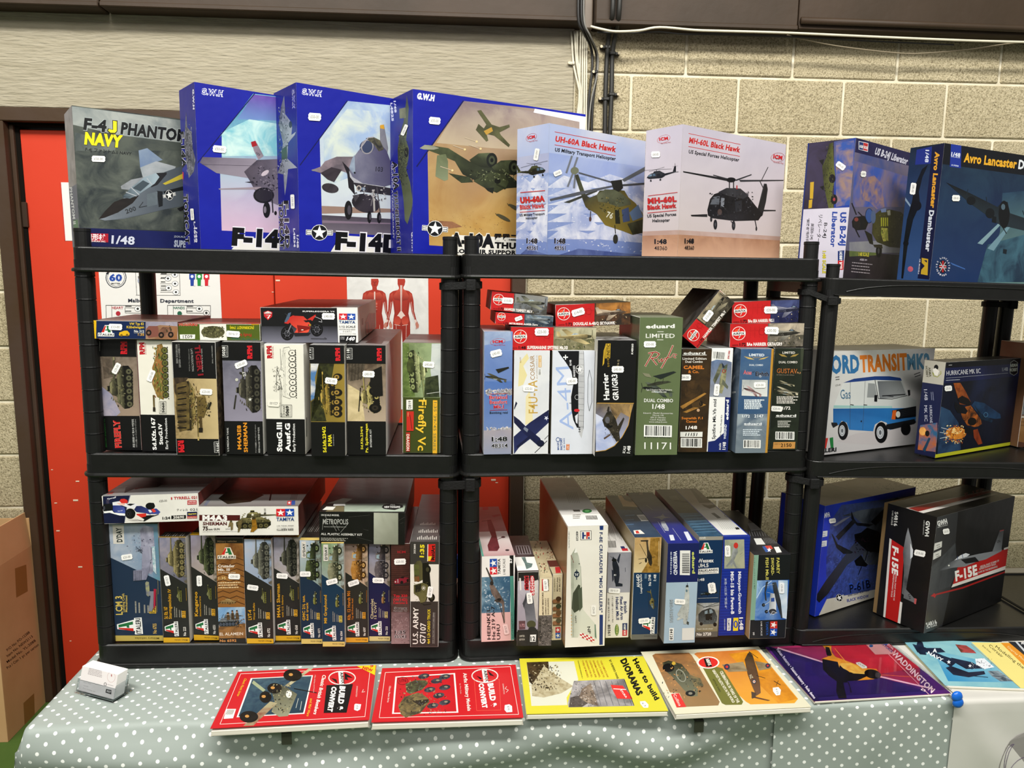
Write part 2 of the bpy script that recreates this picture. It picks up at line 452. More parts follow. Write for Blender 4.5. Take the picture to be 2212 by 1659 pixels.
# ================================================================== SETTING
YW = 3.2175; ZF = -1.88; ZT = -.998
def blockmat():
    m = bpy.data.materials.new('rough_block'); m.use_nodes = True; nt = m.node_tree; N = nt.nodes; L = nt.links; b = N['Principled BSDF']
    g = N.new('ShaderNodeNewGeometry'); b.inputs['Roughness'].default_value = .95; b.inputs['Specular IOR Level'].default_value = .15
    a = N.new('ShaderNodeTexNoise'); a.inputs['Scale'].default_value = 170; a.inputs['Detail'].default_value = 3; a.inputs['Roughness'].default_value = .7
    c = N.new('ShaderNodeTexNoise'); c.inputs['Scale'].default_value = 3.; c.inputs['Detail'].default_value = 4
    d = N.new('ShaderNodeTexNoise'); d.inputs['Scale'].default_value = 60; d.inputs['Detail'].default_value = 2
    for q in (a, c, d): L.new(g.outputs['Position'], q.inputs['Vector'])
    r = N.new('ShaderNodeValToRGB'); e = r.color_ramp.elements
    e[0].position = .33; e[0].color = (*hx('7c7058'), 1); e[1].position = .64; e[1].color = (*hx('d0c3a4'), 1)
    e2 = r.color_ramp.elements.new(.46); e2.color = (*hx('b4a888'), 1)
    L.new(a.outputs[0], r.inputs[0])
    r2 = N.new('ShaderNodeValToRGB'); r2.color_ramp.elements[0].color = (.84, .83, .80,1); r2.color_ramp.elements[1].color = (1.0,1.0,1.0,1)
    r2.color_ramp.elements[0].position = .35; r2.color_ramp.elements[1].position = .65
    L.new(c.outputs[0], r2.inputs[0])
    mx = N.new('ShaderNodeMix'); mx.data_type = 'RGBA'; mx.blend_type = 'MULTIPLY'; mx.inputs[0].default_value = 1
    L.new(r.outputs[0], mx.inputs[6]); L.new(r2.outputs[0], mx.inputs[7]); L.new(mx.outputs[2], b.inputs['Base Color'])
    bp = N.new('ShaderNodeBump'); bp.inputs['Strength'].default_value = .9; bp.inputs['Distance'].default_value = .006
    ad = N.new('ShaderNodeMath'); ad.operation = 'ADD'; L.new(a.outputs[0], ad.inputs[0]); L.new(d.outputs[0], ad.inputs[1])
    L.new(ad.outputs[0], bp.inputs['Height']); L.new(bp.outputs[0], b.inputs['Normal'])
    return m
BLOCK = blockmat()
MORTAR = mat('mortar','e2dac4', .9, .2, bump=(.5, .003,90), col2='ccc3a8', nscale=9)
CONC = mat('board_marked_concrete','a69e8a', .85, .25, bump=(1., .006,30), col2='958d78', nscale=16, stretch=(.6,1,4), ndetail=10, lo=.25, hi=.78)
BROWN = mat('brown_gloss_paint','3d2f22', .55, .3, bump=(.3, .004,18), col2='34281b', nscale=3)
BROWND = mat('brown_frame_paint','43342a', .5, .3, bump=(.35, .003,22), col2='402f1f', nscale=5)
RED = mat('red_door_paint','c83a20', .5, .35, bump=(.15, .003,16), col2='bf341b', nscale=3, lo=.2, hi=.8)
GAPSHADE = mat('gap_shade','120e0a', .9, .1)  # near-black colour stands in for the shade in the door rebate
FLOORM = mat('green_floor','4c6a2c', .7, .3, bump=(.2, .002,60), col2='425f25', nscale=5)
# floor
v, f = boxvf(-4,-3, ZF-.1,4.5, YW+.3, ZF); meshobj('floor', v, f, FLOORM, kind='structure', label='green hall floor', )
# wall body behind the blocks (mortar), left and right of the doors, and over them
DX0, DX1 = -1.815, .281; FT = .606
v, f = merge([boxvf(-4, YW+.006, ZF, DX0, YW+.25,2.2), boxvf(DX1, YW+.006, ZF, 4.5, YW+.25,2.2), boxvf(DX0, YW+.006, FT, DX1, YW+.25,2.2)])
wall = meshobj('wall_back', v, f, MORTAR, kind='structure', label='rough concrete block wall behind the shelves with pale mortar joints')
ZL0, XJ = .7926, .7069
def block(x0, x1, z0, z1):
    j = random.uniform(-.0012, .0012); g = .006
    v, f = boxvf(x0+g, YW-.001+j, z0+g, x1-g, YW+.02, z1-g+.001, .0045)
    meshobj('block', v, f, BLOCK, wall)
XC = .47
for k in range(-2,12):
    zt_, zb = ZL0-.225*k, max(ZL0-.225*(k+1), ZF)
    off = XJ if k % 2 == 0 else XJ-.225
    xl = XC if zt_ > FT+.05 else DX1
    if zt_ > 1.2: continue
    i = -3
    while True:
        a = off+.45*i; b_ = a+.45; i += 1
        if b_ < xl+.03: continue
        if a > 3.1: break
        block(max(a, xl), b_, zb, min(zt_, 1.2))
    for i in range(-9,-4):
        a = off+.45*i; b_ = min(a+.45, DX0)
        if a > DX0-.05 or b_ < -2.9 or zt_ > FT+.1: continue
        block(a, b_, zb, min(zt_, FT))
# cast concrete panel over the doors
v, f = boxvf(-3.2, YW-.008, FT-.001, XC, YW+.05,1.3, .006)
meshobj('wall_panel', v, f, CONC, wall, label='smooth board-marked concrete panel over the doors')
# brown beam in three lengths
ZB = .957
for a, b_, dz in ((-3.4,-1.34,0), (-1.335, .49, .002), (.535,1.348,-.004), (1.352,3.6,0)):
    v, f = merge([boxvf(a, YW-.10, ZB+dz, b_, YW+.02,1.6, .004), boxvf(a, YW-.106, ZB+dz, b_, YW-.09, ZB+dz+.018, .003)])
    meshobj('trim_1', v, f, BROWN, kind='structure', label='brown painted beam length above the wall')
tube('pipe', [(1.352, YW-.118, .985), (1.9, YW-.118, .983), (2.3, YW-.12, .98), (3.4, YW-.12, .975)], .013, BROWN, label='brown painted pipe along the foot of the beam', category='pipe')
# door frame
fr_ = empty('door_frame', (DX0, YW, ZF), kind='structure', label='brown painted wooden frame round the red double doors')
IX0, IX1, IZ = -1.733-.03, .223+.0, .555
def fb(n, *a, m=BROWND, bev=.003):
    v, f = boxvf(*a, bev); o = meshobj(n, [(x-DX0, y-YW, z-ZF) for x, y, z in v], f, m, fr_); return o
fb('jamb', DX0, YW-.022, ZF, IX0, YW+.12, FT-.052); fb('jamb', IX1, YW-.022, ZF, DX1, YW+.12, FT-.052)
fb('head', DX0, YW-.022, FT-.052, DX1, YW+.12, FT)
fb('door_stop', IX0, YW+.015, ZF, IX0+.016, YW+.12, IZ); fb('door_stop', IX0+.014, YW+.03, ZF, IX0+.032, YW+.12, IZ-.01, m=GAPSHADE)  # second strip is the rebate's shade, painted near-black beside the stop
fb('door_stop', IX0, YW+.015, IZ-.012, IX1, YW+.12, IZ+.002, m=GAPSHADE)  # strip under the head paints in the rebate's shade
def door(n, x0, x1, lab):
    v, f = boxvf(x0, YW+.035, ZF+.01, x1, YW+.085, .531, .003)
    o = meshobj(n, v, f, RED, kind='structure', label=lab); return o
XS = hitY((592,620), YW+.035).x
d1 = door('door_1',-1.733, XS-.002,'left leaf of the red double doors')
d2 = door('door_2', XS+.002, .222,'right leaf of the red double doors, beside the block wall')
v, f = boxvf(-1.745, YW+.022, .15,-1.725, YW+.038, .25, .003); meshobj('hinge', v, f, mat('old_steel','3a2a1e', .5, .5, .4), d1)
CHIP = mat('bare_filler','e2cdb4', .9)
for i, (x, y) in enumerate([(112,1015), (167,1040), (163,1081), (120,1087), (600,606), (589,631), (125,1147), (1066,1037), (1073,1043), (173,1225), (152,1385)]):
    P = hitY((x, y), YW+.033); r = .004+.008*((i*37) % 5)/5
    v, f = boxvf(P.x-r, YW+.0335, P.z-r*.35, P.x+r, YW+.0355, P.z+r*.35, .0006); meshobj('paint_chip', v, f, CHIP, d1 if P.x < XS else d2)
# ------------------------------------------------------------------ posters on the doors
def sheet(name, label, cat, x0, x1, z0, z1, y, base='eceae6'):
    e = empty(name, ((x0+x1)/2, y, z0), label=label, category=cat)
    v, f = boxvf(x0-(x0+x1)/2,-.0006,0, x1-(x0+x1)/2, .0002, z1-z0); 
    inkbox('paper', v, f, [base]*6, PRINTM, e)
    F = Face(V((x0, y-.0008, z0)), V((1,0,0)), V((0,0,1)), x1-x0, z1-z0); return e, F
bpy.context.view_layer.update()
YD = YW+.034
a0 = hitY((213,586), YD); a1 = hitY((475,600), YD)
e, F = sheet('poster','white school poster with round 60 clock badge on the red door','poster', a0.x, a1.x, -.42, .03, YD)
F.fr = 'E'
F.ring('2f3a4a',435,70,78,80,6); F.ring('2f3a4a',435,70,66,68,3)
F.p('20242c',355,38,382,22,372,48)
F.t('60',382,95,482,97,52,'2a54a8', .045, out='cfdcf2', ob=.03)
F.t('MATTER',398,123,468,124,12,'333333', .03); F.t('MINUTES',400,20,470,26,12,'333333', .03)
for x in (585,640): F.ln('4a4a4a',3, x, 0, x+12,208)
F.ln('4a4a4a',3,590,208,935,210); F.ln('4a4a4a',3,928,0,935,210)
F.p('3c4a8c',645,90,665,90,668,142,648,142)
for i, (x, y) in enumerate(((893,48), (840,78), (895,118), (845,152), (902,184))):
    F.ln('555555',2.5,780, y, x-20, y); F.e('f6f6f4', x, y, 24,20); F.ring('555555', x, y, 24,20,2.5); F.e('333333', x, y, 9,8)
F.tx(785,44,830,44,8,5,32,'444444')
for x, c, c2 in ((1028,'2d4fa8','dfe6ff'), (1083,'2b9a4c','ffffff'), (1140,'d83040','ffffff')):
    F.p(c, x-22,40, x+22,40, x+22,84, x+14,86, x+12,135, x-12,135, x-14,86, x-22,84); F.e(c2, x, 62,12); F.p('c8c8cc', x+14,132, x+30,136, x+12,138)
F.t('Malbank',530,262,690,262,28,'33384a', .03); F.t('Department',780,264,1040,266,28,'33384a', .03)
for bx, tx, c, cc in ((357,'HEART','c23b4c','b83040'), (836,'HANDS','2f7a60','2c6e54')):
    F.ln('444444',3, bx, 286, bx+335,288, bx+335,470); F.ln('444444',3, bx, 286, bx+4,470); F.ln('444444',2.5, bx+45,288, bx+47,470)
    F.t(tx, bx+44,315, bx+134,316,20, c, .012); F.ln('444444',2.5, bx+150,305, bx+225,307); F.ln('444444',2.5, bx+148,306, bx+150,345, bx+280,348)
    F.e('f6f6f4', bx+248,314,24,20); F.ring('555555', bx+248,314,24,20,2.5); F.e('333333', bx+248,314,10,9)
    F.ring('555555', bx+303,345,24,20,2.5); F.e('333333', bx+303,345,9); F.e(cc, bx+95,350,18,18); F.tx(bx+150,297, bx+200,297,7,2,38,'444444')
F.tx(605,60,620,150,10,1,10,'888888'); F.e('aab0c0',612,95,8,16)
F.build('printed_sheet', e, PRINTM)
a0 = hitY((749,600), YD); a1 = hitY((925,602), YD)
e, F = sheet('poster','white anatomy poster with two red muscle figures on the red door','poster', a0.x, a1.x, -.60, .06, YD, 'e9e8e4')
F.fr = 'G'
F.b(0,0,1,1, ('e9e8e4','dbdad6',12))
def muscle(F, cx, back):
    M1, M2, M3, Wt = 'b8402c','8e2a1e','d0604a','e6d2c8'
    F.p(M1, cx-28,80, cx+28,80, cx+32,100, cx+26,128, cx+16,146, cx+18,165, cx+60,175, cx+84,195, cx+96,250, cx+100,330, cx+118,400, cx+138,440, cx+132,462,
        cx+122,440, cx+104,400, cx+82,340, cx+68,260, cx+62,300, cx+56,350, cx+70,420, cx+70,640, cx+14,640, cx+4,470, cx-6,640, cx-62,640, cx-64,420, cx-52,350, cx-58,300,
        cx-66,250, cx-80,340, cx-96,400, cx-104,450, cx-122,462, cx-118,420, cx-102,330, cx-98,250, cx-90,195, cx-64,176, cx-18,165, cx-18,146, cx-28,122, g=(cx-60,80, cx+60,520,'9c3222'))
    for sx in (-1,1):
        F.p(M3, cx+sx*4,190, cx+sx*40,184, cx+sx*62,214, cx+sx*52,244, cx+sx*14,248, cx+sx*4,225, g=(cx, 184, cx, 250, M2))
        F.p(M3, cx+sx*66,190, cx+sx*84,205, cx+sx*86,240, cx+sx*74,262, cx+sx*64,230, g=(cx, 184, cx, 260, M2))
        F.ln(Wt, 2.5, cx+sx*78,260, cx+sx*88,330, cx+sx*104,392); F.ln(M2,3, cx+sx*56,252, cx+sx*48,330, cx+sx*60,400)
        F.e(Wt, cx+sx*112,410,8,14, rot=-sx*25); F.e('c98a78', cx+sx*124,440,12,22, rot=-sx*20)
        for k in range(3): F.ln('c98a78',5, cx+sx*(118+k*7), 448, cx+sx*(116+k*8), 472-k*4)
        F.ln(Wt, 2.5, cx+sx*40,440, cx+sx*36,620); F.ln(M2,3, cx+sx*20,470, cx+sx*22,620)
    if back:
        F.p(Wt, cx-8,130, cx+8,130, cx+5,240, cx+4,330, cx+34,372, cx, 392, cx-34,372, cx-4,330, cx-5,240)
        F.p(M3, cx-40,178, cx-8,150, cx-8,260, cx-26,230, g=(cx-40,160, cx, 260, M2)); F.p(M3, cx+40,178, cx+8,150, cx+8,260, cx+26,230, g=(cx+40,160, cx, 260, M2))
        for sx in (-1,1): F.e(M1, cx+sx*30,406,28,36, g=(cx, 370, cx, 440, M3)); F.ln(Wt, 3, cx+sx*8,445, cx+sx*52,436)
        F.ln(M2,2, cx, 130, cx, 330)
    else:
        F.p(Wt, cx-5,180, cx+5,180, cx+4,262, cx-4,262); F.ln('5e1c14',3, cx-14,104, cx-6,104); F.ln('5e1c14',3, cx+6,104, cx+14,104)
        F.ln('5e1c14',3, cx-9,128, cx+9,128); F.p(M2, cx-3,106, cx+3,106, cx+5,118, cx-5,118)
        F.p(M3, cx-22,262, cx+22,262, cx+18,340, cx-18,340, g=(cx, 262, cx, 340, M2))
        for k in range(3): F.ln(Wt, 2, cx-20,275+k*22, cx+20,275+k*22)
muscle(F, 935, False); muscle(F, 1142, True)
F.build('printed_sheet', e, PRINTM)
# sheet edge showing behind the first kit box
a0 = hitY((132,420), YD); a1 = hitY((230,420), YD)
e, F = sheet('notice','plain white notice on the red door behind the grey jet box','notice', a0.x, a1.x, .10, .33, YD)
F.fr='Z'; F.b(0,0,.02,1,'c8463a'); F.build('printed_sheet', e, PRINTM)
# ------------------------------------------------------------------ cables on the wall
CW = mat('white_cable','d8d2bc', .45); CK = mat('black_cable','1c1b19', .5); CG = mat('grey_cable','7c7a74', .5); CONDK = mat('black_conduit','24231f', .55); SCREW = mat('screw','b0a48c', .4, .5, .7)
def wc(pts, y, r, m, label, cl=(), seg=8, name='cable', ys=None):
    P = []
    for i, (x, yy) in enumerate(pts): P.append(hitY((x, yy), YW-(ys[i] if ys else y)))
    Q = []
    for i in range(len(P)-1):
        a, b, c, d = P[max(i-1,0)], P[i], P[i+1], P[min(i+2, len(P)-1)]
        for k in range(5):
            t = k/5.; Q.append(.5*((2*b)+(c-a)*t+(2*a-5*b+4*c-d)*t*t+(3*b-a-3*c+d)*t**3))
    Q.append(P[-1]); e = empty(name, P[0], label=label, category='cable')
    tube('sheath', [q-P[0] for q in Q], r, m, e, seg=seg)
    for (x, yy, dx) in cl:
        c = hitY((x, yy), YW-y)-P[0]; v, f = boxvf(c.x-r*1.3,-.012, c.z-.007, c.x+r*1.3, .02, c.z+.007, .003)
        v = [(a, b+c.y, d) for a, b, d in v]; v2, f2 = boxvf(min(c.x, c.x+dx), c.y-.004, c.z-.006, max(c.x, c.x+dx), c.y+.016, c.z+.006, .002)
        o = meshobj('clip', *merge([(v, f), (v2, f2)]), m, e)
        ev, ef = tubevf([(c.x+dx*.85, c.y-.010, c.z), (c.x+dx*.85, c.y, c.z)], .0055,12); meshobj('screw', ev, ef, SCREW, o)
    return e
# two black conduits
wc([(1325,-30), (1323,30), (1317,60), (1312,110), (1308,200), (1306,330), (1305,430)], .018, .0095, CONDK, 'left of the twin black conduits clipped down the block wall', [(1325,36,-.035), (1312,102,-.03), (1309,214,-.03)], name='conduit', ys=[.118, .116, .06, .018, .018, .018, .018])
wc([(1340,-30), (1337,30), (1332,65), (1323,115), (1321,200), (1316,330), (1316,430)], .018, .0095, CONDK, 'right of the twin black conduits clipped down the block wall', [(1336,27, .035), (1323,116, .03), (1321,204, .03)], name='conduit', ys=[.118, .116, .06, .018, .018, .018, .018])
# black and grey cables
Yb = [.112, .11, .09, .02, .015, .015, .015]
wc([(1250,-30), (1250,45), (1262,72), (1277,105), (1279,150), (1271,230), (1272,330)], .015, .0055, CK, 'thin black cable curving down beside the white cables', [(1249,46,-.01)], ys=Yb)
wc([(1257,-30), (1257,45), (1272,78), (1288,115), (1289,155), (1280,230), (1277,330)], .015, .0055, CK, 'black cable with a wider curve next to the twin conduits', [(1257,50, .01), (1287,156,-.012)], ys=Yb)
wc([(1262,-30), (1262,45), (1275,78), (1291,118), (1289,165), (1276,225), (1268,330)], .022, .0035, CG, 'thin grey cable curving over the black cables', ys=[.115, .113, .095, .026, .022, .022, .022])
# white bundle
for i, (a, b, c, d) in enumerate([(1234,1238,1254,1248), (1241,1245,1257,1253), (1246,1248,1251,1246)]):
    wc([(a, 68), (b, 130), (b+3,150), (c, 215), (d, 262), (d, 330)], .014+.003*(i % 2), .0042, CW, ['leftmost white cable of the bundle beside the concrete panel','second white cable from the left in the bundle beside the concrete panel','thin white cable crossing behind the left pair in the bundle'][i], [(1238,137,-.02)] if i == 0 else ())
for i, x in enumerate((1253,1258,1262.5,1267)):
    wc([(x+1,70), (x, 150), (x-1,330)], .013, .0036, CW, ['straight white cable, left of four','straight white cable, second of four','straight white cable, third of four','straight white cable, right of four'][i]+' in the upright bundle')
v, f = boxvf(.497, YW-.05, .95, .533, YW, 1.6, .004); meshobj('trim_2', v, f, mat('conduit_brown','7b6a58', .4, .5), kind='structure', label='narrow capping strip in the gap between the beams')
# along the beam foot
wc([(1276,57), (1300,63), (1330,68), (1380,66), (1425,59), (1500,65), (1560,67), (1700,71), (1900,80), (2100,88), (2260,92)], .125, .0048, CW, 'white cable running along the foot of the brown beam', ys=[.112]+[.125]*10)
wc([(1700,76), (1740,86), (1820,101), (1945,115), (2010,114), (2100,106), (2190,93), (2260,92)], .09, .0026, mat('dusty_cable','8c8069', .7), 'thin dusty cable sagging below the beam', ys=[.11, .1, .09, .08, .08, .09, .11, .12])
wc([(1290,70), (1380,71), (1425,69), (1480,74), (1560,74), (1720,80), (1860,88), (2060,97)], .108, .0035, CK, 'dark cable tucked in the shadow under the beam')
# ================================================================== SHELVING
PL = mat('black_plastic','131312', .36, .4, bump=(.12, .002,120), col2='10100f', nscale=30)
PLM = mat('black_plastic_matt','0f0f0f', .45, .4, bump=(.12, .002,120), col2='0c0c0c', nscale=30)
def rrect(w, d, r, n=6, grow=0.):
    pts = []
    for cx, cy, a in ((w-r, r, -90), (w-r, d-r, 0), (r, d-r, 90), (r, r, 180)):
        for k in range(n+1):
            an = radians(a+90*k/n); pts.append((cx+(r+grow)*cos(an), cy+(r+grow)*sin(an)))
    return pts
def loft(rings, cap0=True, cap1=True):
    v = []; f = []; n = len(rings[0])
    for r in rings: v += r
    for i in range(len(rings)-1):
        for k in range(n):
            a = i*n+k; b = i*n+(k+1) % n; f.append((a, b, b+n, a+n))
    if cap0: f.append(tuple(range(n))[::-1])
    if cap1: f.append(tuple(range((len(rings)-1)*n, len(rings)*n)))
    return v, f
def shelf_tray(w, d, h, rim=True, r=.028):
    """solid deck with a rounded apron and a rolled rim along its foot; origin front left top"""
    R = lambda z, g, w=w, d=d: [(x, y, z) for x, y in rrect(w, d, r, 6, g)]
    rings = [R(0-.004,-.012), R(0,-.010), R(0,-.0035), R(-.002,-.001), R(-.0035,0), R(-h, 0)]
    if rim: rings += [R(-h-.0005, .003), R(-h-.002, .006), R(-h-.0055, .0072), R(-h-.009, .006), R(-h-.0095,0), R(-h-.0095,-.03)]
    else: rings += [R(-h, -.03)]
    rings += [R(-.012,-.03)]
    return loft(rings[::-1], True, True)
def post(x, y, z0, z1, r, ringed):
    rr = []; n = 20
    def R(z, q): return [(x+q*cos(2*pi*k/n), y+q*sin(2*pi*k/n), z) for k in range(n)]
    rr.append(R(z0, r)); 
    if ringed:
        z = z0+.045
        while z < z1-.02:
            rr += [R(z-.0014, r), R(z-.0006, r-.0016), R(z+.0006, r-.0016), R(z+.0014, r+.0006), R(z+.004, r)]; z += .0535
    rr.append(R(z1, r))
    return loft(rr)
def build_unit(u, w, d, levels, label, ringed=True, rim=True, lip=.0485, capr=.0178, r=.0215, inset=.0225, capdz=.042):
    O, ex, ey, ez = uaxes(u); e = empty('shelving_unit', O, label=label, category='shelving unit', group='black plastic shelving units')
    e.matrix_world = Matrix((ex, ey, ez)).transposed().to_4x4(); e.matrix_world.translation = O
    zs = [0,-DROP[u][0], -DROP[u][1]]; 
    for i, z in enumerate(zs):
        v, f = shelf_tray(w, d, lip if i < 2 or rim else lip, rim)
        if not rim:
            pass
        o = meshobj('shelf', [(x, y, zz+z) for x, y, zz in v], f, PL, e)
        if not rim:   # arched moulding on the apron, thin bottom flange
            pts = [(.05+t*(w-.1), -.0012, z-lip*.30-lip*.5*(2*t-1)**4) for t in [k/24. for k in range(25)]]
            v, f = tubevf(pts, .0012,6); meshobj('moulding', v, f, PL, o)
            v, f = boxvf(.02,-.003, z-lip-.002, w-.02, .01, z-lip+.001, .001); meshobj('flange', v, f, PL, o)
    for y in (inset, d-inset):
        for x in (inset, w-inset):
            for a, b in ((zs[1], zs[0]-.03), (zs[2], zs[1]-.03)):
                v, f = post(x, y, a-.0005, b, r, ringed and y < d/2); o = meshobj('post', v, f, PLM, e)
            n = 20; v, f = loft([[(x+q*cos(2*pi*k/n), y+q*sin(2*pi*k/n), z) for k in range(n)] for q, z in ((capr, -.003), (capr, capdz*.8), (capr+.0008, capdz*.82), (capr+.0008, capdz-.001), (capr-.001, capdz))])
            meshobj('post_socket', v, f, PLM, e)
    return e
build_unit(1, .8992, .40,3,'black plastic shelving unit on the left, in front of the red doors')
build_unit(2, .8993, .40,3,'middle black plastic shelving unit holding the two pale helicopter boxes')
build_unit(3, .735, .38,3,'right-hand black plastic shelving unit with smooth posts and arched shelf fronts', ringed=False, rim=False, lip=.042, r=.0205, capr=.016, capdz=.034)
# neighbour of unit 3, only its back left post and a sliver of shelf show
UNITS[4] = (UNITS[3][0]+uaxes(3)[1]*.742, .0215, .0232); DROP[4] = DROP[3]
build_unit(4, .735, .38,3,'far right black plastic shelving unit, mostly outside the picture', ringed=False, rim=False, lip=.042, r=.0205, capr=.016, capdz=.034)
# straps that hold neighbouring posts together
STRAP = mat('black_webbing','0e0e0e', .7, .3, bump=(.6, .002,200))
def strap(p0, p1, h, label, r=.0235, skew=0.):
    """band round two upright posts whose centres are p0 and p1"""
    p0, p1 = V(p0), V(p1); d = (p1-p0); d.z = 0; d.normalize(); n = V((-d.y, d.x, 0)); c = (p0+p1)/2; e = empty('strap', c, label=label, category='strap')
    pts = []
    for q, a0 in ((p1,-90), (p0,90)):
        for k in range(9):
            an = radians(a0+180*k/8); o = d*cos(an)*r+n*sin(an)*r; pts.append(q+o-c+V((0,0, skew if q is p1 else -skew)))
    v = []; f = []; N = len(pts)
    for i, p in enumerate(pts):
        o = V((p.x, p.y, 0)); ctr = (p0-c) if (p-(p0-c)).length < (p-(p1-c)).length else (p1-c); o = (p-ctr); o.z = 0; o.normalize()
        for a, b in ((0,-h/2), (.0022,-h/2+.001), (.0022, h/2-.001), (0, h/2)): v.append(p+o*a+V((0,0, b)))
    for i in range(N):
        j = (i+1) % N
        for k in range(4): f.append((i*4+k, j*4+k, j*4+(k+1) % 4, i*4+(k+1) % 4))
    meshobj('band', v, f, STRAP, e)
    b = (p1-c)-n*(r+.004); v, f = boxvf(b.x-.012, b.y-.005, b.z+skew-h*.75, b.x+.012, b.y+.004, b.z+skew+h*.75, .002); meshobj('buckle', v, f, STRAP, e)
def up(u, x, y, z): O, ex, ey, ez = uaxes(u); return O+ex*x+ey*y+ez*z
w1 = .8992-.0225
strap(up(1, w1, .0225,-.076), up(2, .0225, .0225,-.074), .018,'black strap joining left and middle units under the top shelf')
strap(up(1, w1, .0225,-.568), up(2, .0225, .0225,-.566), .022,'black strap joining left and middle units under the second shelf')
strap(up(2, w1, .0225,-.090), up(3, .0225, .0225,-.052), .015,'black strap joining middle and right units under the top shelf', skew=-.006)
strap(up(2, w1, .0225,-.568), up(3, .0225, .0225,-.528), .018,'black strap joining middle and right units under the second shelf', skew=0)
strap(up(3, .735-.0225, .3575,-.062), up(4, .0225, .3575,-.062), .016,'black strap round the two back posts at the far right')
# ================================================================== TABLE, CLOTHS
WOOD = mat('table_wood','7a6a50', .6)
te = empty('table', (.3,2.0, ZF), label='trestle table hidden under the dotted cloth', category='table')
v, f = boxvf(-1.235,-.39,-ZF+ZT-.032,2.1, .38,-ZF+ZT-.004, .003); meshobj('tabletop', v, f, WOOD, te)
for x in (-1.15,-.1, .9,2.0):
    for y in (-.3, .3): v, f = boxvf(x-.02, y-.02,0, x+.02, y+.02,-ZF+ZT-.033, .002); meshobj('leg', v, f, WOOD, te)
def clothmat(name, c1, dots=True):
    m = bpy.data.materials.new(name); m.use_nodes = True; nt = m.node_tree; N = nt.nodes; L = nt.links; b = N['Principled BSDF']
    b.inputs['Roughness'].default_value = .55; b.inputs['Specular IOR Level'].default_value = .35
    uv = N.new('ShaderNodeUVMap'); sep = N.new('ShaderNodeSeparateXYZ'); L.new(uv.outputs[0], sep.inputs[0])
    def M(op, a, b_=None, c=None):
        n = N.new('ShaderNodeMath'); n.operation = op
        for i, q in enumerate((a, b_, c)):
            if q is None: continue
            if isinstance(q, (int, float)): n.inputs[i].default_value = q
            else: L.new(q, n.inputs[i])
        return n.outputs[0]
    P = .0365
    rt = N.new('ShaderNodeVectorRotate'); rt.inputs['Angle'].default_value = .07; L.new(uv.outputs[0], rt.inputs['Vector']); L.new(rt.outputs[0], sep.inputs[0])
    def dot(ox, oy):
        x = M('SUBTRACT', M('FRACT', M('ADD', M('DIVIDE', sep.outputs[0], P), ox)), .5)
        y = M('SUBTRACT', M('FRACT', M('ADD', M('DIVIDE', sep.outputs[1], P), oy)), .5)
        return M('LESS_THAN', M('SQRT', M('ADD', M('MULTIPLY', x, x), M('MULTIPLY', y, y))), 0.112)
    d = M('MAXIMUM', dot(0,0), dot(.5, .5))
    nz = N.new('ShaderNodeTexNoise'); nz.inputs['Scale'].default_value = 3
    r = N.new('ShaderNodeMix'); r.data_type = 'RGBA'; r.inputs[6].default_value = (*hx(c1), 1); r.inputs[7].default_value = (*(k*.9 for k in hx(c1)), 1); L.new(nz.outputs[0], r.inputs[0])
    mx = N.new('ShaderNodeMix'); mx.data_type = 'RGBA'; L.new(r.outputs[2], mx.inputs[6]); mx.inputs[7].default_value = (.84, .85, .82,1)
    if dots: L.new(d, mx.inputs[0])
    else: mx.inputs[0].default_value = 0
    L.new(mx.outputs[2], b.inputs['Base Color'])
    return m
def cloth(name, label, x0, x1, yf, yb, zt, drop, m, fold, nx=150, leftdrop=0., dy=0., seed=0, flare=0.):
    """cloth over the table edge: top, rounded edge, hanging front; fold(x, t) gives the outward swing"""
    v = []; uv = []; f = []
    prof = []
    ny = 8
    for j in range(ny): t = j/(ny-1); prof.append((yb+(yf-yb)*t, 0., t*(yb-yf)))
    L0 = yb-yf
    for k in range(1,5): an = pi/2*k/5; prof.append((yf-.012*sin(an), -.012*(1-cos(an)), L0+.012*an))
    for k in range(30): t = k/29.; prof.append((yf-.012,-.012-t*(drop-.012), L0+.02+t*(drop-.012)))
    xs = [x0+(x1-x0)*i/nx for i in range(nx+1)]
    lx = [];
    if leftdrop:
        for k in range(14): t = 1-k/14.; lx.append((t))
    cols = [('L', t) for t in lx]+[('X', x) for x in xs]
    for kind, q in cols:
        for j, (y, z, s_) in enumerate(prof):
            t = max(0,-z/drop)
            if kind == 'X':
                x = q; o = fold(x, t); xx = x+(.5*(x0-x)*flare*t if False else 0)
                wr = .0012*math.sin(x*41+y*23)*math.sin(x*17-y*31) if t == 0 and y > yf+.02 and y < yf+.16 else 0
                v.append((xx, y-o-dy, zt+z+wr)); uv.append((x, s_))
            else:
                # hanging left side, gathered at the corner
                dl = q*leftdrop; z2 = -dl; tt = -z/drop
                if t == 0: v.append((x0-.012-.10*q*(1-(y-yf)/(yb-yf)) * .6, y, zt+z2)); uv.append((x0-dl, s_))
                else:
                    zz = min(z, z2) if True else z; o = fold(x0, t); v.append((x0-.012-.16*q*t**.5-.02*q, y-o*(1-q)-dy, zt+z2*(1-t)+z*t if z2 < z else zt+z)); uv.append((x0-dl, s_))
    n = len(prof)
    for i in range(len(cols)-1):
        for j in range(n-1): f.append((i*n+j, i*n+j+1, (i+1)*n+j+1, (i+1)*n+j))
    o = meshobj(name, v, f, m, smooth=True, label=label, category='tablecloth')
    ul = o.data.uv_layers.new(name='UVMap')
    for lp in o.data.loops: ul.data[lp.index].uv = uv[lp.vertex_index]
    return o
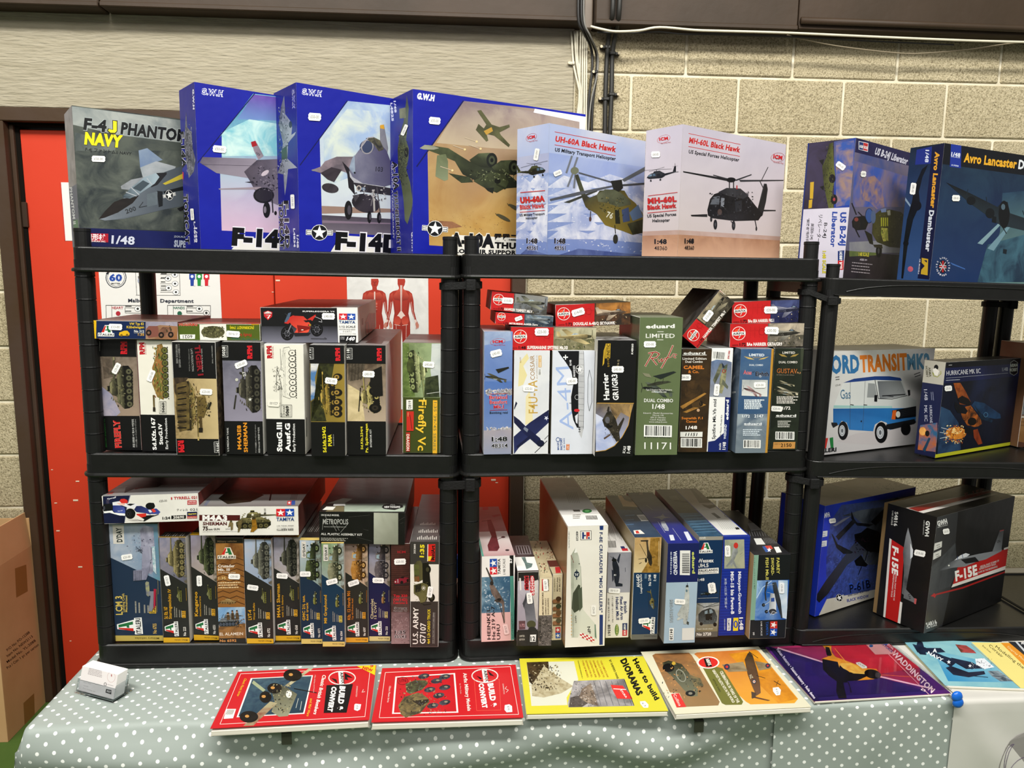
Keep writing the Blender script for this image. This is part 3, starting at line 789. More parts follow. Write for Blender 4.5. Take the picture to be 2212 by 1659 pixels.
def foldA(x, t):
    if t <= 0: return 0.
    o = .006*t+.018*math.sin(x*5.2+1.1+t*2.6)*t+.009*math.sin(x*13+.5+t*5)*t**.7
    # swags that sag between the corner and the books
    for cx, wd_, tz, am in ((-.72, .30, .22, .020), (-.35, .34, .38, .018), (.05, .3, .20, .016), (.45, .2, .25, .020), (-.6, .5, .62, .02)):
        g = math.exp(-((x-cx)/wd_)**2); ph = (t*2.-tz-.30*((x-cx)/wd_)**2*-.45)*9
        o += 1.7*am*g*math.exp(-ph*ph*.35)*math.cos(ph*.8)
    o += .02*math.exp(-((x-.47)/.05)**2)*t
    return o+.06*max(0, t-.15)*math.exp(-((x+.945)/.12)**2)
CL = clothmat('dotted_oilcloth','97a09a')
cloth('tablecloth','grey cloth with white dots over the left part of the table',-.945, .80,1.612,2.37, ZT-.0015, .72, CL, foldA, leftdrop=.66)
def foldB(x, t): return .0 if t <= 0 else .004+.004*math.sin(x*21+t*3)*t+.003*math.sin(x*47)*t+.005*math.exp(-((x-.97)/.05)**2)*math.sin(t*14)
cloth('tablecloth','grey white-dotted cloth overlapping at the right, under the red and purple magazine', .735,1.175,1.612,2.37, ZT-.0005, .72, CL, foldB, nx=60, dy=.004)
WH = mat('white_sheet_plastic','c9c7c0', .4, .5, bump=(.2, .006,9), col2='bfbdb6', nscale=4)
def foldC(x, t):
    if t <= 0: return 0.
    d = x-1.18; return .004+.012*math.exp(-((d-.55*t)/(.03+.12*t))**2)*min(1, t*5)+.006*math.sin(x*9+t*3)*t
o = cloth('sheet','white cloth at the right table end held by a blue pin',1.168,1.95,1.612,2.37, ZT+.0005, .72, WH, foldC, nx=70, dy=.008)
o['category'] = 'cloth'
# printed corner on the white sheet
P0 = hitY((2200,1630), 1.588); fo = Face(V((1.2,1.583, ZT-.6)), V((1,0,0)), V((0,0,1)), .7, .6,'S')
fo.e('9b9894',2330,1130,330,300, n=30)
fo.ring('6b5c78',2240,1100,190,210,4, rot=20); fo.ring('6b5c78',2200,1150,150,230,4, rot=-20); fo.ring('7b6c88',2280,1180,210,150,4, rot=10)
pe = empty('printed_emblem', (1.3,1.585, ZT-.3), label='grey disc with looping purple lines printed on the white cloth', category='emblem'); bpy.context.view_layer.update()
def onc(P):
    for i in range(len(P)): P[i][1] = 1.612-.012-.008-foldC(P[i][0], max(0, min(1, (ZT-P[i][2])/.72)))-.0015-(.0004*(1 if P[i][1] < 0 else 0))
    return P
fo.curve = onc; 
# subdivide is not needed: the cloth is almost flat there
fo.build('disc', pe, PRINTM)
BLUE = mat('blue_pin_plastic','1566d0', .2, .6)
for nm, x, y, lab in (('push_pin',2062,1500,'upper blue push pin at the corner of the white cloth'), ('push_pin',2064,1513,'lower blue push pin at the corner of the white cloth')):
    P = hitY((x, y), 1.583); e = empty(nm, P, label=lab, category='push pin'); n = 20
    z0 = .0125
    rings = [[(q*cos(2*pi*k/n), -d_, q*sin(2*pi*k/n)) for k in range(n)] for q, d_ in ((.006,0), (.007, .004), (.012, .006), (.0135, .009), (.0115, .013), (.006, .0155))]
    meshobj('pin_head', *loft(rings), BLUE, e, smooth=True)
    v, f = tubevf([(0, .03,0), (0,0,0)], .0012,6); meshobj('pin', v, f, SCREW, e)
# brackets under the books
BRK = mat('dark_clamp','2c2e22', .6)
for x, y, lab in ((626,1580,'small dark table clip under the left red book'), (1503,1555,'small dark table clip under the plane and car book')):
    P = hitY((x, y), 1.585); e = empty('table_clip', P, label=lab, category='clip')
    v, f = merge([boxvf(-.012,-.028,-.014, .010,-.025, .016, .001), boxvf(-.012,-.028, .013, .010, .03, .016, .001)]); meshobj('clip_body', v, f, BRK, e)
# ------------------------------------------------------------------ cardboard carton on the floor
CB = mat('kraft_board','cda679', .8, .25, col2='c29a6c', nscale=4, bump=(.1, .002,40)); CBI = mat('kraft_inside','c09a6c', .85, .2)
TAPE = mat('brown_tape','a07840', .3, .5)
ce = empty('cardboard_box', (-2.043,3.035, ZF), label='tall open brown cardboard box standing on the green floor at the left', category='box')
TP = hitY((79,1185), 3.15).z-ZF
def cbx(n, a, m=CB, rz=0, rx=0, par=ce, at=(0,0,0), **k):
    v, f = boxvf(*a, .001); R = Matrix.Rotation(rx, 3,'Y') @ Matrix.Rotation(rz, 3,'Z')
    return meshobj(n, [R @ V(q)+V(at) for q in v], f, m, par, **k)
wR = cbx('wall_panel', (.243,-.115,0, .250, .155, TP)); cbx('wall_panel', (-.25,-.12,0, .25,-.114, TP)); cbx('wall_panel', (-.25, .154,0, .25, .16, TP)); cbx('wall_panel', (-.25,-.115,0,-.243, .155, TP))
cbx('base', (-.245,-.115,0, .245, .155, .006))
cbx('flap', (0,-.118,0, .005, .158, .145), rx=-.10, at=(.245,0, TP-.002))
cbx('flap', (-.25,0,0, .25, .005, .12), CBI, at=(0, .156, TP-.002)); cbx('flap', (0,-.1,0, .005, .14, .13), CBI, rx=-1.9, at=(-.245,0, TP))
cbx('flap', (-.25,-.16,0, .23,-.155, .005), CBI, at=(0, .04, TP-.004))
bpy.context.view_layer.update()
F = Face(V((-1.793,2.919, ZF)), V((0,1,0)), V((0,0,1)), .27, TP); FR['Y'] = (0,950,2.338); F.fr = 'Y'
F.p('a8824c',75,650,132,630,140,765,82,798); F.p('a8824c',118,1330,172,1280,176,1405,124,1440)
for i, s in enumerate(('P/O No: PO-12388','Item No. NEW2113','Model No. YL-2088','Pcs / Ctn: 1 pc per carton')):
    F.t(s, 38,1068+i*30,152+i*15,975+i*22-(i*1), 13,'3c2c1c', .012)
F.build('printed_panel', ce, PRINTM)
# ------------------------------------------------------------------ blue plastic chair behind the shelving
BP = mat('blue_chair_plastic','3a66e6', .4, .5, col2='345ed8'); GT = mat('grey_tube','a8aaac', .3, .5, .6)
ch = empty('chair', (.13,2.62, ZF), label='blue plastic chair behind the middle shelving unit, its back rail showing', category='chair')
pts = []; nb = 12; v = []; f = []
for i in range(nb+1):
    t = i/nb; x = -.16+.40*t; y = .05*sin(pi*t); dz = .05*t
    for a, b in ((-.006,0), (-.012,-.008), (-.012,-.13), (.0,-.14), (.012,-.13), (.012,-.008), (.006,0)): v.append((x, y+a*1.6, .86-.045*(1-t)*0+b+dz*.0))
for i in range(nb):
    for k in range(7): f.append((i*7+k, i*7+(k+1) % 7, (i+1)*7+(k+1) % 7, (i+1)*7+k))
f += [tuple(range(7)), tuple(range(nb*7, nb*7+7))[::-1]]
meshobj('backrest', v, f, BP, ch, smooth=False)
v, f = boxvf(-.19, .0, .43, .24, .42, .45, .01); meshobj('seat', v, f, BP, ch)
for x, y in ((-.17, .02), (.22, .02), (-.17, .4), (.22, .4)):
    tube('leg', [(x, y, 0), (x, y, .82 if y < .1 else .43)], .011, GT, ch)
# ================================================================== PRINTED PICTURES (drawn as flat coloured shapes)
FR['T'] = (1670,1030,4.741); FR['U'] = (1990,1030,4.482); FR['X'] = (640,1030,6.9125); FR['W'] = (190,1030,7.628)
def mess(s, cols, n, x0, y0, x1, y1, sz, seed=1, asp=1.):
    rnd = random.Random(seed)
    if not isinstance(s, Sub): n = int(n*2); sz *= .5
    for _ in range(n):
        x = rnd.uniform(x0, x1); y = rnd.uniform(y0, y1); a = rnd.uniform(0,3.14); w = sz*rnd.uniform(.4,1.3); h = sz*rnd.uniform(.2, .6)
        pts = []
        for ax, ay in ((-w, -h), (w*.7,-h*.8), (w, h*.6), (-w*.5, h)): pts += [x+(ax*cos(a)-ay*sin(a)), y+(ax*sin(a)+ay*cos(a))*asp]
        c = rnd.choice(cols)
        if isinstance(s, Sub): s.F.add([s.f(pts[i], pts[i+1]) for i in range(0,8,2)], c)
        else: s.add([s.loc(pts[i], pts[i+1]) for i in range(0,8,2)], c)
    (s.F if isinstance(s, Sub) else s).up()
def a_star(s, k='1a1a1a', bars=True):
    if bars: s.p('f4f4f0',0, .33,1, .33,1, .67,0, .67); s.p(k, .02, .36, .98, .36, .98, .64, .02, .64); s.p('f4f4f0', .04, .40, .96, .40, .96, .48, .04, .48); s.p('f4f4f0', .04, .52, .96, .52, .96, .60, .04, .60)
    s.e('f4f4f0', .5, .5, .31, .52); s.e(k, .5, .5, .29, .48, n=24); s.star('f6f6f2', .5, .5, .27, asp=1.7)
def a_tam(s, txt=True):
    s.p('d8303a',0, .42, .5, .42, .5,1,0,1); s.p('2456b0', .5, .42,1, .42,1,1, .5,1)
    s.star('f6f6f2', .25, .70, .23, asp=1.15); s.star('f6f6f2', .75, .70, .23, asp=1.15)
    if txt: s.t('TAMIYA',0, .06,1, .28,'20508c', .02)
def a_ita(s, bg='f4f4f0'):
    s.p(bg, .2, .30, .42,1, .72,1, .92, .30, .92, .0, .0, .0, .0, .33)
    s.p('d0382e', .20, .36, .42, .94, .50, .94, .38, .36); s.p('2a7a48', .52, .94, .68, .94, .82, .36, .62, .36, .60, .52, .42, .52, .46, .62, .56, .62)
    s.p(bg, -.02,0,1.02,0,1.02, .30,-.02, .30); s.t('ITALERI', .02, .06, .98, .2,'15171c', .03)
def a_air(s):
    s.e('f4f0ea', .5, .5, .5, .5, n=24); s.e('d62c2a', .5, .5, .46, .46, n=24); s.e('e8603c', .42, .68, .2, .14)
    s.p('f4f0ea', .22, .34, .60, .92, .52, .60, .80, .66, .48, .10, .52, .36); s.p('1a1416', .28, .38, .55, .82, .50, .56); s.p('1a1416', .74, .62, .5, .2, .54, .40)
    s.p('f6f4f0', .04, .38, .96, .38, .96, .62, .04, .62); s.t('AIRFIX', .07, .41, .93, .17,'16161a', .035)
def a_rfm(s, c='d42a34'):
    s.t('RFM',0, .12,1, .88, c, .07); s.p('10100f', .1, .52, .5, .52, .5, .56, .1, .56); s.tx = None; s.p(c, 0,-.02,1,-.02,1, .03,0, .03)
def a_icm(s):
    for i in range(22):
        a = 2*pi*i/22; b = 2*pi*(i+1)/22; s.l('cc3038', .02, .5+.5*cos(a), .55+.42*sin(a)+.1*cos(a), .5+.5*cos(b), .55+.42*sin(b)+.1*cos(b))
    s.t('ICM', .16, .42, .84, .34,'d2222e', .05); s.t('Fix in the Past', .25, .02,1, .14,'c23038')
def a_gwh(s, c='f4f4f6', bg='1c2c9a'): s.t('G.W.H',0, .1,1, .8, bg, .06, out=c, ob=.055)
def a_hb(s):
    s.p('f4f4f4',0,0,1,0,1,1,0,1); s.p('22386e', .03, .06, .48, .06, .48, .94, .03, .94); s.p('d83440', .48, .06, .97, .06, .97, .94, .48, .94)
    s.t('HOBBY', .07, .3, .47, .4,'f4f4f4', .03); s.t('BOSS', .53, .3, .93, .4,'f4f4f4', .03)
def a_sc(s, num, fg='e8e8e4'):
    for a, b, c, d in ((0,0,1,0), (1,0,1,1), (1,1,0,1), (0,1,0,0)): s.l(fg, .03, a, b, c, d)
    s.t('1/35 SCALE', .08, .68, .92, .18, fg, .01); s.t(num, .08, .28, .92, .32, fg, .03); s.t('RYE FIELD MODEL', .08, .1, .92, .08, fg)
def tank(s, c='6b6a48', d='2a2820', l='9a956c', seed=1, gun='r', camo=None, fl=False, wh=6, tur=1):
    X = (lambda x: 1-x) if fl else (lambda x: x)
    def P(col, *a, g=None):
        b = list(a); b[::2] = [X(q) for q in b[::2]]; s.p(col, *b, g=g)
    P((d, '17150f',60), .03, .16, .10, .02, .84, .0, .97, .16, .97, .34, .86, .42, .10, .42, .02, .32)
    for i in range(wh):
        x = .12+.72*i/(wh-1); s.e(d, X(x), .15, .075, .13, n=12); s.e(c, X(x), .15, .058, .10, n=12); s.e(d, X(x), .15, .02, .035, n=8)
    for i in range(14): P(l, .06+i*.065,-.01+.012*(i % 2), .075+i*.065,-.01, .075+i*.065, .02, .06+i*.065, .02)
    P((c, l, 30), .02, .33, .08, .43, .16, .50, .80, .52, .93, .44, .98, .34, .90, .31, .10, .31, g=(0, .5,0, .3, d))
    P((l, c, 40), .10, .44, .18, .58, .72, .60, .86, .46, g=(0, .6,0, .44, c))
    if tur:
        P((c, l, 30), .30, .56, .34, .78, .42, .86, .60, .86, .68, .74, .70, .58, g=(0, .86,0, .56, d)); P(l, .36, .78, .42, .84, .58, .84, .63, .76)
        P(d, .42, .85, .54, .85, .53, .95, .43, .95); P(l, .44, .93, .52, .93, .52, .96, .44, .96)
    P(c, .66, .64,1.12, .66,1.12, .70, .66, .73); P(d, .66, .64,1.12, .66,1.12, .675, .66, .66); P(l, 1.10, .64,1.17, .645,1.17, .715,1.10, .71)
    if camo: mess(s, camo, 26, .14, .34, .85, .8, .05, seed)
    mess(s, [c, d, l, d], 34, .08, .30, .92, .6, .025, seed+3,1.4)
    P(l, .14, .505, .78, .525, .78, .535, .14, .515)
def truck(s, c='4d5230', d='1d1d14', l='8b8d60', seed=1, fl=False, wh=((.16, .12), (.42, .12), (.84, .13))):
    X = (lambda x: 1-x) if fl else (lambda x: x)
    def P(col, *a, g=None):
        b = list(a); b[::2] = [X(q) for q in b[::2]]; s.p(col, *b, g=g)
    P((c, d, 40), .02, .26, .55, .26, .55, .62, .02, .62, g=(0, .62,0, .26, d)); P((l, c, 30), .03, .60, .54, .60, .52, .84, .30, .93, .06, .84, g=(0, .9,0, .6, c))
    for i in range(6): P(d, .06+i*.09, .30, .068+i*.09, .30, .068+i*.09, .62, .06+i*.09, .62)
    P((c, l, 30), .56, .26, .98, .26, .97, .52, .78, .56, .74, .84, .60, .86, .56, .60, g=(0, .86,0, .26, d)); P('9fb4bc', .60, .60, .72, .60, .70, .79, .61, .80)
    P(d, .86, .30, .96, .30, .96, .48, .86, .48); s.e('e8e4c8', X(.96), .46, .02, .035, n=8)
    for x, r in wh: s.e(d, X(x), .16, r*.8, r*1.4, n=14); s.e(l, X(x), .16, r*.42, r*.72, n=10); s.e(d, X(x), .16, r*.15, r*.28, n=8)
    P(d, .0, .22,1.0, .22,1.0, .27, .0, .27); mess(s, [d, l, c], 24, .05, .3, .95, .8, .03, seed, 1.4)
def prop(s, c='6a6a4c', d='24241c', l='b0ab88', rd=None, three=True, seed=1):
    """single engined fighter banking, nose to the right"""
    s.p((c, d, 30), .30, .40, .62, .52, .30, .98, .18, .98, .34, .56, g=(.3,1, .5, .4, l)); s.p((c, l, 20), .04, .60, .16, .56, .12, .86, .04, .88)
    s.p((c, l, 30), .0, .50, .12, .58, .40, .62, .60, .64, .86, .60, .97, .50, .95, .40, .80, .33, .50, .34, .20, .44, g=(0, .65,0, .33, d))
    s.p(l, .14, .57, .50, .62, .84, .59, .60, .57, .3, .56); s.p('aebcc4', .42, .61, .48, .70, .56, .71, .64, .63); s.l(d, .008, .52, .62, .53, .71)
    s.p((c, d, 24), .36, .42, .68, .36, .92, .04, .80, .0, .50, .24, g=(.4, .4, .9,0, l)); s.p(d, .86, .56, .97, .53, .97, .42, .86, .38)
    s.p(l, .97, .52,1.0, .47, .97, .43); s.l(d, .014, .985, .47,1.0, .85); s.l(d, .014, .985, .47,1.03, .12); 
    if rd:
        for x, y, r in ((.72, .2, .055), (.27, .5, .045)):
            for cc, k in zip(rd, (1, .66, .33)): s.e(cc, x, y, r*k, r*1.6*k, n=12)
    mess(s, [d, l], 12, .2, .38, .85, .6, .015, seed)
def jet(s, c='8b9096', d='33363a', l='c2c6ca', seed=1):
    s.p((c, l, 20), .30, .44, .05, .78, .12, .80, .62, .56, g=(.1, .8, .5, .5, l)); s.p((c, d, 20), .40, .36, .30, .02, .40, .02, .70, .40, g=(.35,0, .6, .4, l))
    s.p((c, d, 24), .02, .40, .04, .56, .30, .60, .60, .62, .84, .54,1.0, .44, .84, .37, .50, .33, .20, .36, g=(0, .6,0, .33, d)); s.p(l, .1, .55, .60, .60, .84, .53, .5, .55)
    s.p(d, .62, .61, .68, .70, .76, .68, .84, .55); s.p('8ea2b4', .66, .63, .70, .68, .75, .66, .78, .60); s.p(c, .04, .5, .0, .92, .08, .94, .22, .56, g=(0, .9, .1, .5, l)); s.p(d, .44, .50, .56, .5, .58, .38, .46, .36)
    mess(s, [d, l], 14, .1, .38, .8, .56, .015, seed)
def heli(s, c='4c4a30', d='1c1c16', l='8c8862', fl=False, seed=1):
    X = (lambda x: 1-x) if fl else (lambda x: x)
    def P(col, *a, g=None):
        b = list(a); b[::2] = [X(q) for q in b[::2]]; s.p(col, *b, g=g)
    P((c, d, 20), .46, .42, .86, .50, .93, .86, .98, .86, .96, .46, .80, .40, .50, .26, g=(0, .6,0, .3, d))
    P((c, l, 24), .03, .30, .10, .20, .50, .18, .60, .28, .60, .48, .50, .56, .22, .56, .10, .46, g=(0, .56,0, .18, d)); P(c, .24, .54, .28, .66, .46, .67, .54, .54)
    P('7d94a8', .07, .36, .13, .46, .20, .50, .20, .36); P('5d7488', .23, .36, .23, .50, .31, .50, .31, .36); P(d, .36, .26, .46, .26, .46, .48, .36, .48)
    s.l(d, .016, X(.36), .66, X(.36), .78); s.l(d, .014, X(-.1), .80, X(.36), .77, X(.84), .70); s.l(d, .012, X(.12), .68, X(.36), .77, X(.62), .88)
    s.l(d, .01, X(.95), .62, X(.96), 1.05); s.l(d, .01, X(.88), .84, X(1.04), .86); P(l, .84, .47,1.04, .45,1.04, .48, .84, .5)
    for x in (.16, .46): s.l(d, .012, X(x), .20, X(x-.01), .08); s.e(d, X(x-.01), .07, .03, .055, n=10)
    mess(s, [d, l, c], 16, .1, .22, .56, .55, .02, seed)
def fig(s, cols, n=4, seed=1):
    rnd = random.Random(seed)
    for i in range(n):
        x = (i+.5)/n; y = .55+rnd.uniform(-.1, .1); s.p((cols[0], cols[1], 60), x-.12,0, x+.12,0, x+.10, y-.1, x-.09, y-.08); s.e(cols[2], x, y, .05, .10, n=10); s.p(cols[1], x-.07, y+.02, x+.07, y+.02, x+.05, y+.13, x-.05, y+.13)
def price(B, F, cx, cy, rot=0, txt='£20-00', L=100, H=52, k='F', **kw): B.sticker(k, cx, cy, L, H, rot, txt, **kw)
# ================================================================== LEFT UNIT, MIDDLE SHELF
G1 = 'kit boxes standing on the middle shelf of the left unit'
K = '141414'
def rfm_head(B, u=(278,587), lab='5038', x=(310,380), r=(520,572), y=(568,662), top=682):
    F = B.f; F.p(K, u[0]-20,540, u[1]+40,540, u[1]+40, top, u[0]-20, top)
    F.c(a_sc, x[0], y[1], x[0], y[0], x[1]-x[0], lab); F.c(a_rfm, r[1]-50, y[1]+4, r[1]-50, y[0], 50)
B = flat('E', (276,553,600,560,625,1422,325,1410), 1,1, d=.26, base=K, side='b02830', top='3a3a3a', group=G1, label='black kit box with large red capitals, first from the left post')
F = B.f; F.p(('8c8074','6c6256',50), 285,682,600,682,620,1148,300,1148, g=(290,690,620,1150,'a89684')); F.p(('9a9ab0','b8b0bc',20), 300,900,400,980,470,1120,440,1148,318,1148)
F.p(('7d7062','5a5046',60), 325,690,430,690,440,840,340,860); F.c(tank, 575,1098,565,745,215, c='66654e', d='26241d', l='918c6c', camo=['565540','7c7858'])
F.b(0,0,1, .148, K); rfm_head(B); F.b(0, .69,1,1, K)
F.t('FIREFLY',478,1395,462,1178,48,'d03030', .03, out='e88878', ob=.03); F.t('BRITISH SHERMAN VC',367,1390,350,1170,16,'2c6a30', .01)
F.t('英国 謝爾曼 VC 螢火虫 中型坦克',583,1392,573,1172,13,'d8d8d4'); F.t('イギリス軍シャーマンVCファイアフライ',603,1392,593,1172,10,'c8c8c4')
price(B, F, 440,778,-62,'£35-00',92,44)
B.done()
B = flat('E', (608,556,875,562,900,1430,628,1422), 1,1, d=.26, base='e9e6da', side='d8d5cc', top='8a8a88', group=G1, label='white kit box with a camouflaged assault gun profile, second from the left post')
F = B.f; F.c(a_rfm, 660,668,655,575,40,'c22a34'); F.t('RYE FIELD MODEL',672,668,668,580,8,'c22a34')
def stug(s, c1='7a7a3c', ln=False):
    k = '2a2a22'
    if not ln:
        s.p((c1,'a87848',40), .05, .30, .10, .62, .32, .86, .60, .84, .78, .62, .97, .56, .99, .30, .90, .2, .12, .2); mess(s, ['8a4a34','4c6a38','b09a62','6a7a40'], 90, .08, .25, .95, .78, .045,5)
    else:
        s.l(k, .006, .05, .30, .10, .62, .32, .70, .36, .92, .44, .92, .60, .70, .78, .62, .97, .56, .99, .30, .90, .2, .12, .2, .05, .3)
        s.l(k, .006, .1, .5, .95, .5); s.l(k, .005, .1, .56, .95, .56); mess(s, ['3a3a34','c8c6ba','6a6a62'], 50, .1, .2, .95, .66, .012,3)
    for i in range(8):
        x = .13+.75*i/7; s.e(k, x, .17, .056, .17, n=14); s.e('e9e6da' if ln else '6d6f3c', x, .17, .047, .14, n=14); s.e(k, x, .17, .012, .04, n=8)
    for i in range(22): s.p(k, .06+i*.041, .0, .075+i*.041, .0, .08+i*.041, .045, .06+i*.041, .045)
    s.l(k, .008, .1, .03, .92, .03)
F.c(stug, 850,1045,838,580,150); F.p('6f6038',722,985,736,985,740,1110,728,1110); F.p('3a3226',724,1080,742,1080,744,1112,724,1112)
F.c(a_sc, 828,1128,826,1035,54,'5060','20201e'); F.b(0, .665,1,1,'121212')
F.t('Sd.Kfz.167',752,1412,738,1158,30,'f4f4f2', .04); F.t('StuG.IV',802,1370,792,1205,28,'f4f4f2', .04); F.t('Early Production',842,1405,832,1165,20,'f0f0ee', .015)
price(B, F, 710,835,-68,'£35-00',96,44); B.done()
B = flat('E', (874,568,1217,576,1232,1462,902,1455), 1,1, d=.24, base=K, side='4a4238', top='8f8f8c', group=G1, label='black kit box with dark red title upside down, pulled slightly forward')
F = B.f; F.b(0, .318,1, .85, ('b49e74','8d7a54',40), g=('c9b78c','u')); F.p(('5c4c38','3c3226',80), 885,850,1000,850,960,900,905,990,890,960)
F.c(tank, 945,870,960,1275,170, c='8a7a48', d='2a2419', l='b8a670', camo=['5a4a2a','8a6a40','4c4a2c'], tur=0)
F.p(('7d6c40','4a3e26',40), 905,900,985,875,1005,920,1010,1250,930,1270,905,1100); 
for i in range(16): F.p('241d14' if i % 2 else '6a5a3a',915,905+i*22,985,890+i*23,985,900+i*23,915,915+i*22)
F.p(('8a7844','5f5030',30), 1065,1000,1130,990,1150,1080,1120,1160,1070,1150); F.p('57492c',1085,1150,1105,1150,1110,1270,1090,1272); F.p('2b2419',1080,1240,1112,1240,1112,1275,1080,1275)
mess(F, ['1e1a14','3a3020','6a5a3a'], 40,1010,960,1170,1180,14,4); F.c(tank, 1160,1100,1185,1040,30, c='2a241a')
F.t('TIGER I',1050,600,1078,835,42,'8e1c2a', .05); F.t('LATE PRODUCTION',1018,625,1030,800,16,'a0a09c', .02); F.t('WITH ZIMMERIT FULL INTERIOR',1000,625,1006,800,9,'888884')
F.t('GERMAN HEAVY TANK',1180,600,1186,740,9,'b0b0ac'); F.t('Sd.Kfz.181 Pz.Kpfw.VI Ausf.E',1100,625,1108,805,10,'b8b8b4'); F.t('ドイツ重戦車タイガーI後期生産型',920,590,930,770,12,'a8a8a4'); F.t('德國虎I重型坦克 後期型',902,590,908,740,12,'a8a8a4')
F.c(a_rfm, 918,1340,925,1432,46); F.c(a_sc, 1200,1350,1205,1432,68,'5015')
price(B, F, 1138,960,3,'£23-00',98,46)
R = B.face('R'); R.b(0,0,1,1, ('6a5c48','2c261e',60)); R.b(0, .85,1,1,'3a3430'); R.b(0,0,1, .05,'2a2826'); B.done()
B = flat('E', (1265,572,1567,576,1580,1450,1283,1447), 1,1, d=.24, base=K, side='dcdcd8', top='a0a09e', group=G1, label='black kit box with orange lettering under a grey tank picture')
F = B.f; F.b(0, .16,1, .70, ('6f6e7c','8c8b98',14), g=('9a96a4','v')); F.c(tank, 1565,1132,1560,742,200, c='4e4c40', d='201e1a', l='7c7868', camo=['3a382e','5c5848'])
F.e('c8c8bc',1376,866,12); F.star('e0e0d8',1480,1020,16); F.t('27',1448,838,1440,800,22,'d8d8cc', .03); F.p('3c3a30',1365,985,1376,985,1362,1095,1350,1092)
F.b(0,0,1, .16, K); F.c(a_sc, 1308,688,1306,602,74,'5028'); F.c(a_rfm, 1498,702,1495,600,38); F.b(0, .70,1,1, K)
F.t('M4A3E8',1412,1408,1408,1220,30,'e8a030', .03); F.t('SHERMAN',1462,1430,1455,1200,30,'e8a030', .03); F.t('U.S.MEDIUM TANK',1316,1425,1312,1238,14,'d8d8d4', .01)
F.t('アメリカ中戦車シャーマンイージーエイト',1532,1435,1526,1215,9,'c8c8c4'); F.t('美國M4A3E8 "謝爾曼"中坦克',1558,1435,1552,1235,11,'c8c8c4')
price(B, F, 1410,745,-22,'£35-00',100,46)
R = B.face('R'); R.b(0,0,1, .03,'bcbcb8'); B.done()
B = flat('G', (78,588,383,590,393,1451,93,1446), 1,1, d=.24, base='e8e6da', side='e4e2da', top='b0b0ac', group=G1, label='white kit box with a line drawing of a turretless tank and a black lower third')
F = B.f; F.c(a_rfm, 138,698,132,602,40,'c22a34'); F.t('RYE FIELD MODEL',150,698,146,606,8,'c22a34')
F.c(stug, 330,1035,322,605,175, ln=True)
for a, b_ in ((198,1160), (208,1160)): F.ln('3a3a34',2, a, 900, a+3, b_)
F.ln('3a3a34',2.5,170,960,175,760,215,940,170,895); mess(F, ['5a5a52','c0beb2'], 22,140,755,215,960,12,8); F.ln('3a3a34',2,200,625,208,780); F.ring('3a3a34',208,1140,8,12,2)
F.c(a_sc, 290,1155,290,1062,80,'5069','20201e'); F.b(0, .675,1,1,'121212')
F.t('StuG.III',215,1425,212,1198,40,'f4f4f2', .045); F.t('Ausf.G',280,1425,275,1205,38,'f4f4f2', .045); F.t('Early Production',318,1425,314,1208,20,'f0f0ee', .015)
price(B, F, 150,1050,183,'£23-00',96,50, tone='eceade'); 
R = B.face('R'); R.p('46443e',403,1160,408,1160,408,1310,403,1310); B.done()
B = flat('G', (432,598,698,597,708,1462,440,1460), 1,1, d=.24, base=K, side='e2e0da', top='9c9c9a', group=G1, label='black kit box with yellow title and a camouflaged armoured car in a field')
F = B.f; F.b(0, .162,1, .69, ('6a6030','8a7a3e',40), g=('a08a40','u')); F.p(('5c86b4','e8e4dc',20), 436,740,500,740,470,850,480,1000,438,1030); F.p(('4a4c28','2c2e1a',70), 500,740,620,740,600,860,540,960,440,1040,440,1190,560,1190,530,1060,560,900)
F.c(tank, 640,1150,625,850,140, c='9a823c', d='2e2814', l='c2aa5c', camo=['5a5a2a','b09848'], wh=4)
for y in (845,965,1040,1090,1130): F.e('241e12',648, y, 36,28); F.e('a88c48',640, y, 20,17); F.e('3a301a',640, y, 8,7)
F.b(0,0,1, .162, K); F.c(a_sc, 460,705,458,618,72,'5110'); F.c(a_rfm, 668,718,664,618,36); F.b(0, .69,1,1, K)
F.t('Sd.kfz.234/2',560,1432,552,1230,26,'e8dc30', .035); F.t('PUMA',602,1382,598,1292,28,'e8dc30', .04); F.t('GERMAN ARMORED CAR',620,1380,617,1290,6,'c8c8c4')
price(B, F, 597,875,7,'£35-00',98,48); B.face('R').b(0, .0,1, .02,'b0aea8'); B.done()
B = flat('G', (720,600,1028,600,1016,1452,722,1452), 1,1, d=.36, dR=(1160,515), base=K, side='dddcd8', top='8c8c8a', group=G1, label='large black kit box with a six-wheeled armoured car in ruins, its white side showing')
F = B.f; F.b(0, .162,1, .69, ('8a7a66','5a4c3e',40), g=('b8a894','v')); F.p(('c8b890','e0d0a8',30), 725,900,830,960,860,1188,725,1188); F.p(('4c4438','6c6254',80), 730,740,860,740,840,860,740,880)
for i in range(5): F.ln('3c342a',4,735+i*26,745,732+i*24,870)
F.c(tank, 985,1130,965,860,170, c='a89c62', d='201d14', l='d0c48c', camo=['6a6238','8c8450'], wh=3)
for y in (900,955,1085): F.e('191610',940, y, 48,36); F.e('3a3428',938, y, 26,20); F.e('1c1812',938, y, 10,8)
F.p('1d1a14',905,800,990,760,1000,990,930,1000,900,900); F.ln('2a261c',8,825,930,812,1110); F.b(0,0,1, .162, K); F.c(a_sc, 762,705,760,620,74,'5118'); F.c(a_rfm, 990,718,988,620,36); F.b(0, .69,1,1, K)
F.t('Sd.Kfz.234/4',845,1408,842,1230,18,'e8dc40', .02); F.t('Pz. Spähwagen',884,1432,880,1208,20,'e8dc40', .02); F.t('INTERIOR KIT',914,1390,910,1252,14,'e0e0dc', .01)
price(B, F, 888,822,2,'£40-00',96,50)
